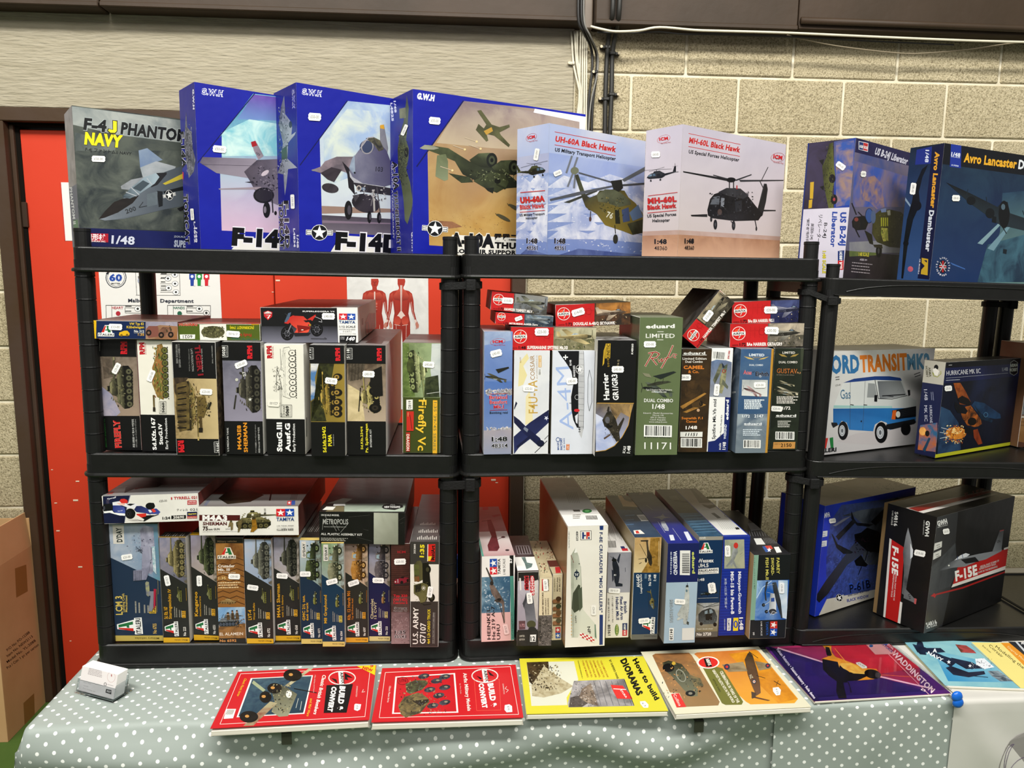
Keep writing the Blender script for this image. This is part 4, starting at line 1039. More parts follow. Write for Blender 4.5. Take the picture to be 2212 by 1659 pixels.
T = B.face('T'); T.b(0,0,1,1, ('8f8f8e','757574',6)); T.p('3c3a38',860,580,960,520,1020,545,990,590); R = B.face('R'); R.b(0,0, .06,1,'f0efeb'); B.done()  # grey of the top is reflected light put into its colour
B = flat('G', (1150,580,1452,582,1443,1440,1155,1438), 1,1, d=.25, base='4c5424', side='8a8a80', top='8e8e8a', group=G1, label='olive green kit box with large yellow lettering beside the right post')
F = B.f; F.b(0,0,1, .49, ('8a966a','5c6c40',50), g=('a8b890','u')); F.p(('d0d4d0','b8c0c0',20), 1380,585,1450,585,1448,1000,1400,1000,1370,800); F.p(('7a8c50','5a6c38',60), 1155,585,1200,585,1250,1000,1158,1000)
F.c(tank, 1240,620,1250,975,-1, c='a0a878') if 0 else F.c(tank, 1190,630,1215,980,150, c='98a070', d='3e4428', l='ccd0a0', camo=['80885a','b0b488'])
F.p(('4c5438','2e3622',80), 1330,850,1430,830,1440,1000,1320,1000); F.ln('e6e6e0',3,1340,975,1448,960); F.e(('5a6238','3a4024',60), 1215,760,30,60)
F.b(.8, .513, .92,1,'e8b838'); F.t('1:35 \'39-\'45 SERIES',1398,1040,1390,1418,22,'8c8450', .02); F.t('Firefly Vc',1280,1022,1272,1418,62,'ecc848', .02)
F.p('eceae4',1182,1022,1232,1020,1232,1098,1182,1100); F.t('6182',1198,1030,1198,1092,22,'4a4a44', .02); F.p('c83a2c',1184,1112,1240,1112,1238,1264,1184,1264); F.ln('40201c',4,1210,1140,1226,1250); F.t('WW II',1192,1120,1192,1150,8,'f0d8a0')
F.p('b83828',1180,1275,1212,1275,1210,1424,1180,1424); F.t('DRAGON',1184,1290,1184,1418,22,'e8dcd0', .04)
price(B, F, 1355,748,4,'£40-00',92,48); T = B.face('T'); T.b(0,0,1,1, ('9a9a96','6a6a66',8)); B.done()
# ---- boxes lying on top
G2 = 'kit boxes lying across the upright boxes of the left unit'
B = flat('E', (247,403,918,415,912,553,243,546), 1, back=.012, d=.24, base='15305c', side='7a2c28', top='6c5a50', group=G2, label='flat kit box with yellow end and open-topped jeep picture, on the far left')
F = B.f; F.p('e8c020',244,400,282,402,280,550,240,548); F.t('Military vehicles',262,535,266,420,10,'8c6c10'); F.c(a_ita, 296,528,418,530,88)
F.t('VW Typ 82',540,440,652,440,20,'e8c840', .02); F.t('Kübelwagen',518,465,654,466,20,'e8c840', .02); F.t('No 312',576,496,654,498,18,'f0f0ea', .02); F.ln('d8d8d0',2,576,502,654,504); F.t('1:35',606,522,654,524,18,'e8b850', .02)
F.p('e0b828',458,515,462,498,500,484,524,484,542,505,538,522,462,524); F.e('8c7010',478,520,10); F.e('8c7010',522,518,10)
F.p(('b49a80','8a705c',30), 666,410,918,415,912,553,666,550, g=(666,410,900,550,'a0724c')); F.p(('8c8aa0','b0a8b0',20), 668,412,916,416,914,450,780,440,668,470)
F.p('8c5c50',672,470,690,448,760,448,772,500,765,530,690,540,676,520); F.p(('6a4a3c','a07860',40), 765,490,800,455,850,460,890,500,880,530,780,535)
for x, y in ((690,500), (788,518), (862,515)): F.e('2a201c', x, y, 22,24); F.e('8a6c58', x, y, 10)
F.c(fig, 820,500,880,480,60, ['3c3428','5a4c38','a87858'], n=2)
price(B, F, 432,455,2,'£13-00',108,48)
T = B.face('T'); T.b(0,0,1,1, ('6c5c54','8c7c70',10)); T.b(.0, .0,1, .06,'a05048'); B.done()
B = flat('E', (905,432,1552,430,1562,566,905,556), 1, back=.016, d=.20, base='5a6a24', side='8a8a60', top='8f8a80', group=G2, label='flat green kit box lying upside down with number 6021 and a white picture panel')
F = B.f; F.p('e8e6dc',1085,436,1292,434,1300,560,1090,556); F.e(('6c6a48','4a4a30',60), 1190,495,92,48); mess(F, ['3c3a28','8a8860','5c5c3c','70704c'], 70,1110,455,1275,540,16,6)
F.t('DRAGON',1068,446,925,446,-24,'c83c30', .04, out='e8d8c0', ob=.02); F.p('eceae0',932,514,1052,514,1050,548,934,548); F.t('6021',1030,518,955,520,26,'5a5a54', .02)
F.t('(NORMANDY 1944)',1510,450,1322,450,24,'e0d020', .02); F.t('Firefly Ic',1490,508,1400,508,24,'b84030', .02); F.t("1:35 '39-'45 SERIES", 1540,548,1330,540,12,'40786a', .01)
F.p('c8a018',1490,430,1552,430,1550,438,1490,440)
price(B, F, 1348,510,184,'£19-00',108,48)
T = B.face('T'); T.b(0,0,1,1, ('a0483c','8c8a80',9)); B.done()
B = flat('G', (42,302,808,305,800,577,55,577), 1, back=.010, dR=(1022,262), yaw=1.5, d=.3, base='18181a', side='c9c8c4', top='b04838', group=G2, label='large flat kit box with a red sports motorcycle on black and white end panel')
F = B.f; F.p(('2c2c32','3a3a42',10), 50,450,645,450,650,577,55,577, g=(50,440,50,577,'80808c')); F.p('ebeae6',640,303,812,303,806,580,652,580)
F.p('c83038',70,340,105,328,138,340,136,375,104,402,74,372); F.p('f0e8e4',76,352,133,352,130,342,104,333,78,342); F.t('DUCATI',80,351,130,351,8,'1a1a1a', .03); F.p('f0e8e4',84,362,126,362,104,394,100,380,118,366)
F.t('SUPERLEGGERA V4',372,338,622,340,10,'e8e8e8', .03)
# motorcycle
for x, y, r in ((255,505,50), (485,475,48)):
    F.e('0c0c0e', x, y, r, r+6); F.e('2c2c30', x, y, r-9, r-4); F.e('101014', x, y, r-14, r-9); 
    for k in range(6): a = k*pi/3; F.ln('6a6a72',3, x, y, x+(r-14)*cos(a), y+(r-10)*sin(a))
    F.ring('8a8a92', x, y, 20,21,3); F.e('3a3a40', x, y, 8)
F.p('c83a30',230,425,262,385,300,365,330,372,300,400,262,432); F.p('5a6a80',232,415,262,348,286,340,270,392,246,420)
F.p('c23830',262,405,320,368,380,372,410,400,440,440,420,495,350,520,310,500,330,470,290,440, g=(300,370,380,520,'e86048')); F.p('8a2018',330,440,430,452,436,470,340,500); F.p('c83a30',410,398,475,358,478,366,450,408); F.p('1a1a1e',380,405,440,400,450,412,400,420)
F.p('2a2a30',300,500,440,500,420,522,315,528); F.ln('8a8a90',8,258,500,285,440); F.ln('34343a',12,420,440,485,475); F.ln('c8c8cc',3,470,375,520,395,525,418,500,412); F.e('b08a30',432,440,9); F.ln('4a4a50',6,440,545,560,548,545,538); F.e('e8d8c8',372,478,10,4)
F.ln('5a5a62',3,240,352,250,362,262,372); F.e('2a2a30',240,352,9,5)
F.c(a_tam, 657,432,784,434,82); F.t('1/12 SCALE',660,460,786,460,16,'2a2c30', .01); F.t('MOTORCYCLE SERIES',660,478,786,479,10,'44464a'); F.t('ドゥカティ',690,496,756,497,12,'33353a'); F.t('スーパーレッジェーラV4',662,512,788,514,10,'33353a')
F.p('141416',662,522,792,522,788,576,662,575); F.t('140',712,560,782,560,28,'f4f4f4', .045, shear=.3); F.t('ITEM',670,540,700,540,8,'e0e0e0'); F.t('14140',670,552,700,552,8,'e0e0e0')
price(B, F, 575,372,1,'£40-00',102,50)
T = B.face('T'); T.b(0,0,1,1, ('a84a3a','9a3c2e',10)); T.b(.72,0,1,1,'c0bfbb')
R = B.face('R'); R.p('3a3a3c',835,390,846,384,846,436,836,440); R.p(('b44638','8a2c22',30), 860,420,890,350,940,345,935,470,905,500,870,500); R.ring('4a2c28',876,470,14,50,5); R.ring('8a3028',925,450,12,50,4); R.p('b8584a',960,340,1000,320,1005,440,965,455)
for k in range(8): R.ln('c88a80',2,935+k*4,330+k*3,940+k*4,330+k*3)
B.done()
# ================================================================== MIDDLE UNIT, MIDDLE SHELF
G3 = 'kit boxes standing on the middle shelf of the middle unit'
B = flat('H', (150,495,372,490,392,1445,178,1450), 2,1, d=.22, base='8498b8', side='d8dade', top='a8aab0', group=G3, label='pale blue kit box with a small twin-engined bomber over clouds, first by the left post')
F = B.f; F.b(0,0,1,1, ('7c94c4','8aa0cc',12), g=('5070ac','v')); F.b(0, .40,1,1, ('5878b4','6484bc',12), g=('8498c0','v')); F.p(('aebcd4','94a4c4',20), 150,495,372,490,376,560,155,600)
for y, h in ((940,40), (1240,60)): mess(F, ['d8d4d4','c4c0c8','e6e0d8','b8b8c4'], 60,185, y, 385, y+h, 26, y)
F.b(0, .80,1,1, ('b0a8ae','a4a0ac',14), g=('9aa0b4','v'))
F.c(a_icm, 215,605,330,600,58); F.c(prop, 350,835,175,812,60, c='3c3c30', d='1c1c18', l='6c6850'); F.p('2c2c26',255,785,355,765,360,775,275,815)
for i, (s, a, b_) in enumerate((('Bristol',205,345), ('Beaufort',208,345), ('Mk.I',240,318))): F.t(s, a, 1017+i*37, b_, 1014+i*37,28,'c83040', .03, out='dcd8e0', ob=.03)
F.ln('c83040',3,208,978,345,974); F.ln('c83040',3,210,1104,346,1100); F.t('Bombing raid',208,1130,348,1128,16,'26343c', .02)
F.t('1:48',225,1345,345,1342,34,'101418', .04, out='e8e8ec', ob=.04); F.t('48314',222,1396,348,1393,32,'101418', .02, out='e8e8ec', ob=.05)
price(B, F, 258,660,-14,'£40-00',92,52); B.done()
B = flat('H', (396,640,672,640,668,1446,394,1446), 2,1, d=.22, base='dedfe0', side='a8a090', top='c0c0c0', group=G3, label='white kit box with gold lettering and a dark navy plane seen from above')
F = B.f; F.b(0,0,1,1, ('e2e3e4','d6d8dc',8)); F.p('e2d8a8',430,920,440,730,500,660,515,700,470,760,500,830,470,905); F.p('e6dcb4',485,1220,490,1000,520,950,540,1100,545,1190)
F.t('F4U-1A',582,1128,578,870,74,'c8a858', .01); F.t('CORSAIR',560,868,556,676,36,'a88440', .0); F.t('AUTOMONOMOUS-1A',582,860,580,676,10,'b09050'); F.t('MAGIC FACTORY',455,735,452,690,12,'b09050')
F.p('d8b880',588,678,612,678,612,770,588,770); F.t('5003 1:48',606,765,606,685,10,'fafafa'); F.bars(606,828,606,786,16)
nv = ('262c58','1e2348',20)
F.p(nv, 395,1310,520,1200,668,1100,668,1200,560,1300,440,1390,398,1445, g=(500,1180,560,1330,'343c6c')); F.p(nv, 395,1145,440,1180,500,1240,600,1320,622,1372,590,1385,480,1290,398,1200); F.e('1c2140',604,1362,30,26)
F.p('2a2e48',398,1090,412,1035,424,1050,400,1100); F.ln('101018',5,560,1435,655,1342); F.ln('3a3a44',4,636,1330,664,1300); F.p('8890a0',480,1232,510,1252,500,1276,470,1250); F.star('d8dce8',650,1165,20,30); F.p('1e2348',415,1385,520,1300,530,1310,430,1400)
price(B, F, 512,935,2,'£32-50',90,46); B.done()
B = flat('H', (692,640,1030,640,1004,1447,690,1446), 2,1, d=.22, base='dcdfe6', side='9a9684', top='c0c0c0', group=G3, label='white kit box with huge pale blue title and a black and grey jet profile')
F = B.f; F.b(0,0,1,1, ('dfe2ea','d6dae2',8)); F.t('A-4M',862,1255,826,762,112,'a9bce2',-.005)
F.p('16171c',738,642,905,642,900,900,905,1240,888,1240,860,1180,845,1100,842,1000,860,900,845,800,800,730,770,690); F.p(('c9cacc','b8b9bc',20), 905,642,940,642,944,800,940,1240,924,1322,906,1290,900,1200,898,900)
for y in range(660,1250,44): F.ln('5c5e62',1.5,898, y, 942, y+3)
F.ln('4a4c50',2,940,645,946,900,938,1250); F.p('dcdee4',872,1150,896,1130,892,1210,880,1200); F.e('c83038',887,1105,22,12); F.star('f0f0f0',908,785,26); F.ring('f0f0f0',908,785,28,34,3)
F.ln('5c5e62',3,985,790,1002,860,1004,1040,984,1110,972,1040,974,860,985,790); F.p('f0f0f0',795,672,803,672,803,710,795,710); F.p('f0f0f0',780,686,818,686,818,696,780,696)
F.t('MARINES',875,842,872,755,16,'e8e8ec', .02); F.t('8148',846,756,844,712,16,'e8e8ec', .02); F.t('149',915,1272,915,1232,16,'26282c', .02); F.ring('c8cacc',888,1002,16,18,3); F.ln('26282c',4,830,1048,850,1048)
F.ring('5a78b0',740,1332,14,16,4); F.t('MAGIC',748,1412,746,1350,13,'4a68a8', .02); F.t('FACTORY',774,1412,772,1318,16,'4a68a8', .03); F.t('1:48 5002',795,1412,793,1320,12,'6a84b8'); F.p('d88040',806,1368,830,1368,828,1412,804,1412); F.t('2 IN 1',824,1408,824,1372,14,'f4f0ea', .02)
price(B, F, 848,876,-3,'£45-00',88,50); B.done()
B = flat('H', (1047,560,1354,564,1322,1468,1030,1462), 2,1, d=.24, base='131313', side='e0ded8', top='9a9a9a', group=G3, label='black kit box with white title and a jet inside a gold-edged curve')
F = B.f; F.b(0,0,1,1,'131313')
F.p(('8a7a60','5c4c3c',20), 1040,1050,1330,1052,1308,1130,1290,1220,1240,1310,1180,1380,1110,1415,1034,1425, g=(1060,1060,1040,1400,'b8c0dc')); F.p(('6a5a44','b09468',24), 1140,1052,1328,1052,1300,1160,1230,1120,1180,1200)
F.p(('a8b4d8','d4d8e8',14), 1035,1130,1100,1170,1150,1300,1190,1370,1110,1412,1034,1424)
F.ln('c8a050',5,1045,1048,1330,1050); F.ln('c8a050',5,1306,1060,1305,1130,1288,1220,1240,1310,1180,1380,1110,1416,1034,1426)
F.p(('4a4438','2a261e',40), 1085,1180,1120,1120,1150,1110,1190,1170,1215,1260,1225,1340,1195,1350,1140,1260,1100,1225); F.p('35302a',1120,1110,1130,1075,1140,1076,1140,1130); F.p('3c362c',1190,1250,1250,1160,1258,1170,1215,1280); F.p('6a5444',1095,1320,1150,1285,1148,1300,1102,1332); F.e('6a6a70',1125,1180,18,26); F.e('1a1814',1140,1225,26,18)
mess(F, ['1e1a16','5a5244','78705c'], 24,1100,1140,1215,1330,12,3)
F.t('Harrier',1140,1022,1128,815,44,'f2f2f0', .03); F.t('GR1/GR3',1212,1024,1200,822,44,'f2f2f0', .03); F.p('c8a838',1112,585,1150,584,1146,700,1108,700); F.t('KINETIC',1122,698,1148,590,0.1,'c8a838'); F.t('KINETIC',1142,698,1145,588,26,'1a1814', .02)
F.p('c8a838',1086,760,1100,740,1112,590,1096,640); F.t('GOLD',1142,762,1145,612,0.1,'c8a838'); F.t('G O L D',1140,765,1136,704,14,'c8a838', .01); F.t('(2 in 1)',1212,770,1218,712,16,'d8c8a0'); F.t('K48060',1325,668,1328,586,16,'e8e8e4', .02)
F.t('SCALE',1262,1440,1270,1385,20,'f2f2f0', .02); F.t('1:48',1300,1440,1306,1382,26,'f2f2f0', .03)
price(B, F, 1205,785,0,'£45-00',96,50); B.face('T').b(0,0,1,1, ('b4b4b4','3a3a3a',20)); B.done()
B = flat('H', (1375,384,1705,380,1676,1453,1345,1453), 2,1, d=.22, base='6e7b58', side='5c6650', top='7c8270', group=G3, label='tall olive kit box with red script title and a floatplane, the tallest on the shelf')
F = B.f; F.b(0,0,1,1, ('6f7c59','697653',6)); F.t('eduard',1425,466,1650,462,30,'eeeeea', .04); F.t('LIMITED',1424,540,1650,540,34,'e8e8e2', .01); F.ln('e8e8e2',4,1515,492,1562,492); F.ln('e8e8e2',4,1512,556,1560,556)
red = 'a02c2c'; wt = 'e8dcc8'
for c, w in ((wt, 13), (red, 8)):
    F.ln(c, w, 1445,660,1500,650,1530,665,1505,695,1465,700); F.ln(c, w, 1480,655,1420,760); F.ln(c, w, 1470,700,1510,750); F.ln(c, w*.8,1520,705,1530,730,1550,700,1548,728,1575,700)
    F.ln(c, w, 1635,600,1600,680,1545,775); F.ln(c, w*.7,1570,700,1620,690,1640,665,1665,670,1640,690,1660,696)
F.c(prop, 1650,915,1400,880,100, c='343c3c', d='1a1e1c', l='6c7468'); F.p('2c3430',1480,838,1640,800,1662,808,1540,862); F.p(('4c5040','2c2e24',30), 1430,905,1520,880,1600,876,1622,884,1500,912,1440,914); F.p('8c8c74',1395,812,1450,820,1470,850,1420,840); F.ln('24261e',3,1500,862,1490,905); F.ln('24261e',3,1560,855,1555,892)
F.t('Type 2 Seaplane Fighter, Nakajima',1424,950,1628,950,12,'e8e8e2', .01); F.t('A6M2-N, 1942-1943',1468,966,1584,968,12,'e8e8e2', .01)
F.t('DUAL COMBO',1410,1040,1636,1042,28,'ecece8', .015); F.t('1/48',1474,1092,1572,1093,38,'ecece8', .025)
for i, (s, a, b_) in enumerate((('Eduard - Model Accessories',1406,1634), ('Mirová 170',1478,1562), ('435 21 Obrnice',1460,1578), ('Czech Republic',1456,1580), ('www.eduard.com',1448,1588))): F.t(s, a, 1131+i*17, b_, 1133+i*17,12,'e4e4de')
F.bars(1420,1300,1614,1304,76, n=30); F.t('8 591437 073170',1412,1318,1616,1322,10,'3a3a3a'); F.t('11171',1412,1406,1620,1408,56,'eeeeea', .0)
price(B, F, 1455,590,0,'£50-00',96,48); B.done()
B = flat('I', (264,628,486,626,462,1432,240,1430), 2,1, d=.2, base='4a3822', side='42321f', top='6a6a66', group=G3, label='brown kit box with a yellow biplane and old-style orange lettering')
F = B.f; F.b(0,0,1,1, ('4c3a22','3a2c1a',30)); F.e(('3c2e1c','5a4428',40), 355,960,70,90)
F.t('eduard',275,668,445,668,20,'ecece8', .03); F.ln('ecece8',4,262,674,455,674); F.t('Limited Edition',268,710,455,710,18,'e8e4dc', .02); F.t('Dual Combo',290,734,425,734,18,'e8e4dc', .02)
F.t('CAMEL',275,782,436,782,26,'d88838', .05); F.t('& Co.',312,814,396,814,22,'d88838', .03); F.p(('b88c48','96703a',30), 248,1075,440,968,455,975,270,1095); F.p(('b88c48','96703a',30), 270,1118,420,1050,452,1062,300,1124); F.p('584428',340,1050,400,1030,430,1060,400,1085,350,1080); F.e('2a2018',412,1052,14,22)
for x in (290,340,400): F.ln('6a5430',3, x, 1082-(x-290)*.5, x+12,1108-(x-290)*.4)
F.e('c8a888',390,1104,12); F.t('Sopwith F.1',260,1174,425,1174,18,'d88838', .03); F.t('Camel',296,1200,378,1200,18,'d88838', .03); F.t('1/48',292,1252,382,1250,26,'f0ece6', .03)
F.p('e8e8e2',250,1272,424,1272,422,1312,250,1312); F.t('11151',288,1304,385,1304,24,'26241f', .03, shear=.2); F.bars(262,1386,410,1388,62, n=24)
price(B, F, 285,848,0,'£44-00',96,46); B.done()
B = flat('I', (490,622,657,622,628,1430,465,1428), 2,1, d=.2, base='eeeeec', side='4a5068', top='8e8e8c', group=G3, label='slim white and blue kit box with a diving fighter, right of the brown box')
F = B.f; F.p(('4a5878','788cac',24), 490,725,560,700,652,730,645,1002,475,998, g=(500,720,620,1000,'a4a8b0')); F.bars(505,700,595,708,54, n=20); F.t('84186',632,705,640,640,16,'b83838', .02)
F.p(('a8a480','5c6454',40), 545,965,560,850,590,760,620,742,612,800,600,900,575,975); F.p(('8c8c74','4c5244',30), 520,900,505,870,560,740,585,745,560,820); F.p('6c7060',580,860,625,920,618,940,575,900); F.ring('b84038',590,800,12,12,5); F.p('2c3848',572,730,588,750,596,770,580,775)
F.p('1e2f72',468,1350,520,1340,590,1280,600,1002,652,1004,630,1430,464,1428); F.t('Spitfire Mk.Vb mid',522,1330,532,1018,26,'24262c', .01); F.t('Scale Plastic Model Kit',568,1330,578,1140,12,'4a4c52'); F.t('WEEKEND',605,1330,612,1215,18,'e8ecf4', .02); F.t('eduard',624,1180,628,1022,22,'f2f2f2', .04); F.t('scale',565,1412,568,1360,18,'f0f0f0', .01); F.t('1/48',602,1412,606,1352,26,'f0f0f0', .02)
price(B, F, 533,945,-84,'£10-00',94,42); B.done()
B = flat('I', (718,626,972,628,936,1438,685,1438), 2,1, d=.2, base='4a6480', side='4c5c70', top='82868c', group=G3, label='blue-grey cloudy kit box with gold wings emblem and a small fighter panel')
F = B.f; F.b(0,0,1,1, ('42648c','5c7896',10), g=('3a5878','v')); F.b(0, .62,1,1, ('5a6c80','a4aeb4',16), g=('7c8890','v')); F.b(.93,0,1,1,'c09440')
F.t('LIMITED',786,682,905,684,20,'e8ecf0', .03); F.p('c8b070',745,684,800,694,830,712,780,705); F.p('c8b070',942,686,890,696,858,712,905,705); F.t('EDITION',815,698,878,699,10,'c8b070'); F.t('DUAL COMBO',788,758,895,759,14,'e0e6ea', .015)
F.t('Aces',742,822,805,826,32,'c83a44', .02, out='e0e0e4', ob=.02); F.t('of',810,812,828,813,16,'2a2a34'); F.t('Eighth',836,836,938,838,34,'24202c', .03, out='a8b0bc', ob=.02)
F.p(('b8bcbc','8c9498',30), 732,866,932,868,928,998,728,990, g=(732,860,760,990,'e0e0dc')); F.c(prop, 900,955,750,905,60, c='8c4a48', d='3c2c30', l='d0b8b8'); F.tx(748,1030,905,1030,11,6,13,'d8e0e6',4)
F.t('1/72',732,1160,792,1161,22,'e8ecf0', .02); F.t('2147',826,1160,898,1161,24,'e8ecf0', .02); F.t('eduard',746,1217,884,1218,18,'e8ecf0', .03); F.ln('e8ecf0',2.5,746,1222,884,1223); F.tx(738,1260,886,1260,9,4,14,'d0dae2',7); F.bars(748,1392,868,1394,54, n=20)
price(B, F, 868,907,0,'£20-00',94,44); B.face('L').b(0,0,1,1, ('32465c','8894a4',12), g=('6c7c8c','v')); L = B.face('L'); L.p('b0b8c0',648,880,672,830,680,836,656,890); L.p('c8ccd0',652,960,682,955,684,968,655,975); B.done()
B = flat('I', (977,622,1205,620,1168,1415,947,1413), 2,1, d=.22, base='30382c', side='2c3428', top='6a6a66', group=G3, label='dark green kit box with orange capitals and three small fighters')
F = B.f; F.b(0,0,1,1, ('30382c','262c22',20)); F.p(('4a5040','3a4034',20), 1190,622,1214,620,1205,800,1185,800)
F.t('LIMITED',1046,664,1145,664,18,'dcd8d0', .02); F.p('a89050',1015,664,1060,672,1085,690,1040,684); F.p('a89050',1175,664,1130,672,1105,690,1148,684); F.t('DUAL COMBO',1018,738,1162,738,18,'e4e0d8', .015)
F.t('GUSTAV',1002,814,1160,818,38,'c0783c', .005, out='4a2c18', ob=.02); F.t('Pt.3',1160,818,1188,820,14,'d8a878', .01); F.t('Bf 109G-5 and Bf 109G-6',1002,832,1138,834,8,'a89888')
F.c(prop, 1150,890,1010,870,34, c='8c8870', d='3a3a30', l='c0b89c'); F.c(prop, 1180,940,985,915,56, c='a4a088', d='3c3a30', l='d0c8b0'); F.c(prop, 1145,965,990,950,34, c='74705c', d='2c2a22', l='a8a088')
F.tx(1000,1004,1168,1004,9,5,12,'d0ccc4',9); F.t('1/72',1045,1098,1108,1098,24,'e8e4de', .03); F.t('eduard',995,1152,1152,1153,18,'ecece8', .03); F.ln('ecece8',2.5,992,1157,1152,1158); F.tx(1008,1194,1112,1194,9,4,14,'c0c0b8',11)
F.bars(998,1326,1130,1328,52, n=22); F.p('c89858',975,1352,1146,1350,1142,1402,970,1404); F.t('2150',1032,1390,1116,1388,28,'2a1c10', .02); F.t('ITEM #',985,1372,1026,1370,9,'4a3420')
price(B, F, 1000,1092,3,'£20-00',88,42); B.done()
# ---- small red-fronted boxes lying on top
G4 = 'small red-fronted kit boxes lying on the middle unit'
def redbox(q, back, label, title, no, pic, px0, tt, d=.16, cols=('6c7468','4c4c44'), sub='1:72', rot=None, fr='H', side='70262a', top='84807c', pr=None, fn=prop, yaw=0, logo=.30, **kw):
    B = flat(fr, q, 2, back=back, d=d, yaw=yaw, base='cc2a2c', side=side, top=top, group=G4, label=label, **kw)
    F = B.f; tl = V(q[0:2]); tr = V(q[2:4]); br = V(q[4:6]); bl = V(q[6:8])
    def pt(u, v): a = tl.lerp(tr, u); b = bl.lerp(br, u); return a.lerp(b, v)
    def quad(u0, v0, u1, v1): r = []; [r.extend(pt(*z)) for z in ((u0, v0), (u1, v0), (u1, v1), (u0, v1))]; return r
    F.p(('cc2a2c','c22628',20), *quad(0,0,1,1)); H = (bl-tl).length; Wd = (tr-tl).length
    for k in range(5): a = px0*(.42+.12*k); F.ln('b82426',3, *pt(a, .12), *pt(a, .6)); F.ln('b82426',3, *pt(a, .3), *pt(a+.05, .3))
    F.ring('b82426', *pt(px0*.85, .35), H*.14, H*.14,4)
    F.p((cols[0], cols[1], 50), *quad(px0,0,1,1)); F.p((cols[2] if len(cols) > 2 else 'c8b894', cols[0], 24), *quad(px0+.02, .0,1, .5)); mess(F, [cols[0], cols[1], 'd8c8a0','2c2c28'], 14, *pt(px0+.08, .5), *pt(.95, .9), H*.1,3)
    a = pt(px0+.03, .82); b = pt(.97, .72); F.c(fn, a.x, a.y, b.x, b.y, H*.72, c=pic[0], d=pic[1], l=pic[2])
    lc = pt(.03, .72); ld = pt(.03+logo*H/Wd*2, .70); F.c(a_air, lc.x, lc.y, ld.x, ld.y, (ld-lc).length)
    a = pt(tt[0], .95); b = pt(tt[1], .95); F.t(title, a.x, a.y, b.x, b.y, H*.14,'f0eae4', .04); a = pt(tt[0]-.10, .95); b = pt(tt[0]-.015, .95); F.t(sub, a.x, a.y, b.x, b.y, H*.13,'1c1012', .03)
    a = pt(max(tt[0]-.2, .01), .95); b = pt(tt[0]-.115, .95); F.t(no, a.x, a.y, b.x, b.y, H*.07,'5a1416')
    if pr: B.sticker('F', *pt(pr[0], pr[1]), H*.62, H*.32, pr[3], pr[2])
    B.face('T').b(0,0,1,1, (top, '5c5854',14)); L = B.face('L'); L.b(0,0,1,1, (side, '3a3434',30)); 
    if kw.get('_',0): pass
    B.done(); return B
redbox((374,456,1040,461,1032,638,375,635), -.004,'small red-ended box with sand-coloured fighter, lying on the two white boxes','SUPERMARINE SPITFIRE Mk.XII','A05117A', ('a08c60','4c4a34','d8c898'), .50, (.19, .67), sub='1:48', pr=(.36, .2,'£23-00',0), cols=('9a9478','6c6c4c','c4c0a4'))
redbox((722,287,1306,256,1303,441,720,454), .02,'small red-ended box with a delta jet among flames, touching the tall olive box','DOUGLAS A-4B/Q SKYHAWK','A03029A', ('a89480','54463a','d8c8b0'), .52, (.24, .80), pr=(.30, .36,'£14-00',-16), cols=('6c4c34','3c342c','c8904c'), fn=jet, yaw=2)
redbox((254,336,706,374,698,455,253,433), .012,'thin red-ended box directly under the tilted topmost box at the far left','MITSUBISHI A6M2b Zero','A01005B', ('5a6464','24282c','a4acb0'), .50, (.24, .74), pr=(.40, .42,'£6-00',-20), cols=('5c6c78','34404c','8c9aa4'), logo=.34, snap=False)
redbox((224,176,662,222,652,364,216,322), .016,'tilted box with red end and striped-wing fighter, topmost at the far left','HAWKER TEMPEST Mk.V','A02109', ('4c4c3c','26261e','a8a898'), .40, (.24, .74), pr=(.29, .42,'£10-00',4), cols=('84888c','54524c','9c9a94'), side='a8a6a2')
redbox((637,432,1218,426,1209,607,637,612), .006,'small red-ended box with a grey jet over clouds, lower of the right pair','BAe HARRIER GR7A/GR9','A04050A', ('6c6a60','34322c','b0aca0'), .51, (.23, .71), pr=(.56, .30,'£30-00',2), cols=('8c8478','5c584c','c8bca8'), fr='I', fn=jet, side='5c5a5c')
redbox((655,262,1232,238,1227,417,652,432), .008,'small red-ended box with a jet against dark blue, upper of the right pair','BAe SEA HARRIER FRS.1','A04051A', ('6a6c84','2c2e44','a4a4b4'), .52, (.22, .57), pr=(.52, .42,'£20-00',0), cols=('3c4068','20244a','5a6490'), fr='I', fn=jet, yaw=1)
redbox((265,527,556,172,679,263,386,622), .0,'small dark red-cornered box tilted on its edge, right of the tall olive box','HAWKER TEMPEST Mk.V','A02109', ('4c4838','201e18','a8a088'), .38, (.20, .78), pr=(.54, .36,'£10-00',-53), cols=('6c6454','3a362c','b0a488'), fr='I', side='8c2428', top='14161a', d=.2)
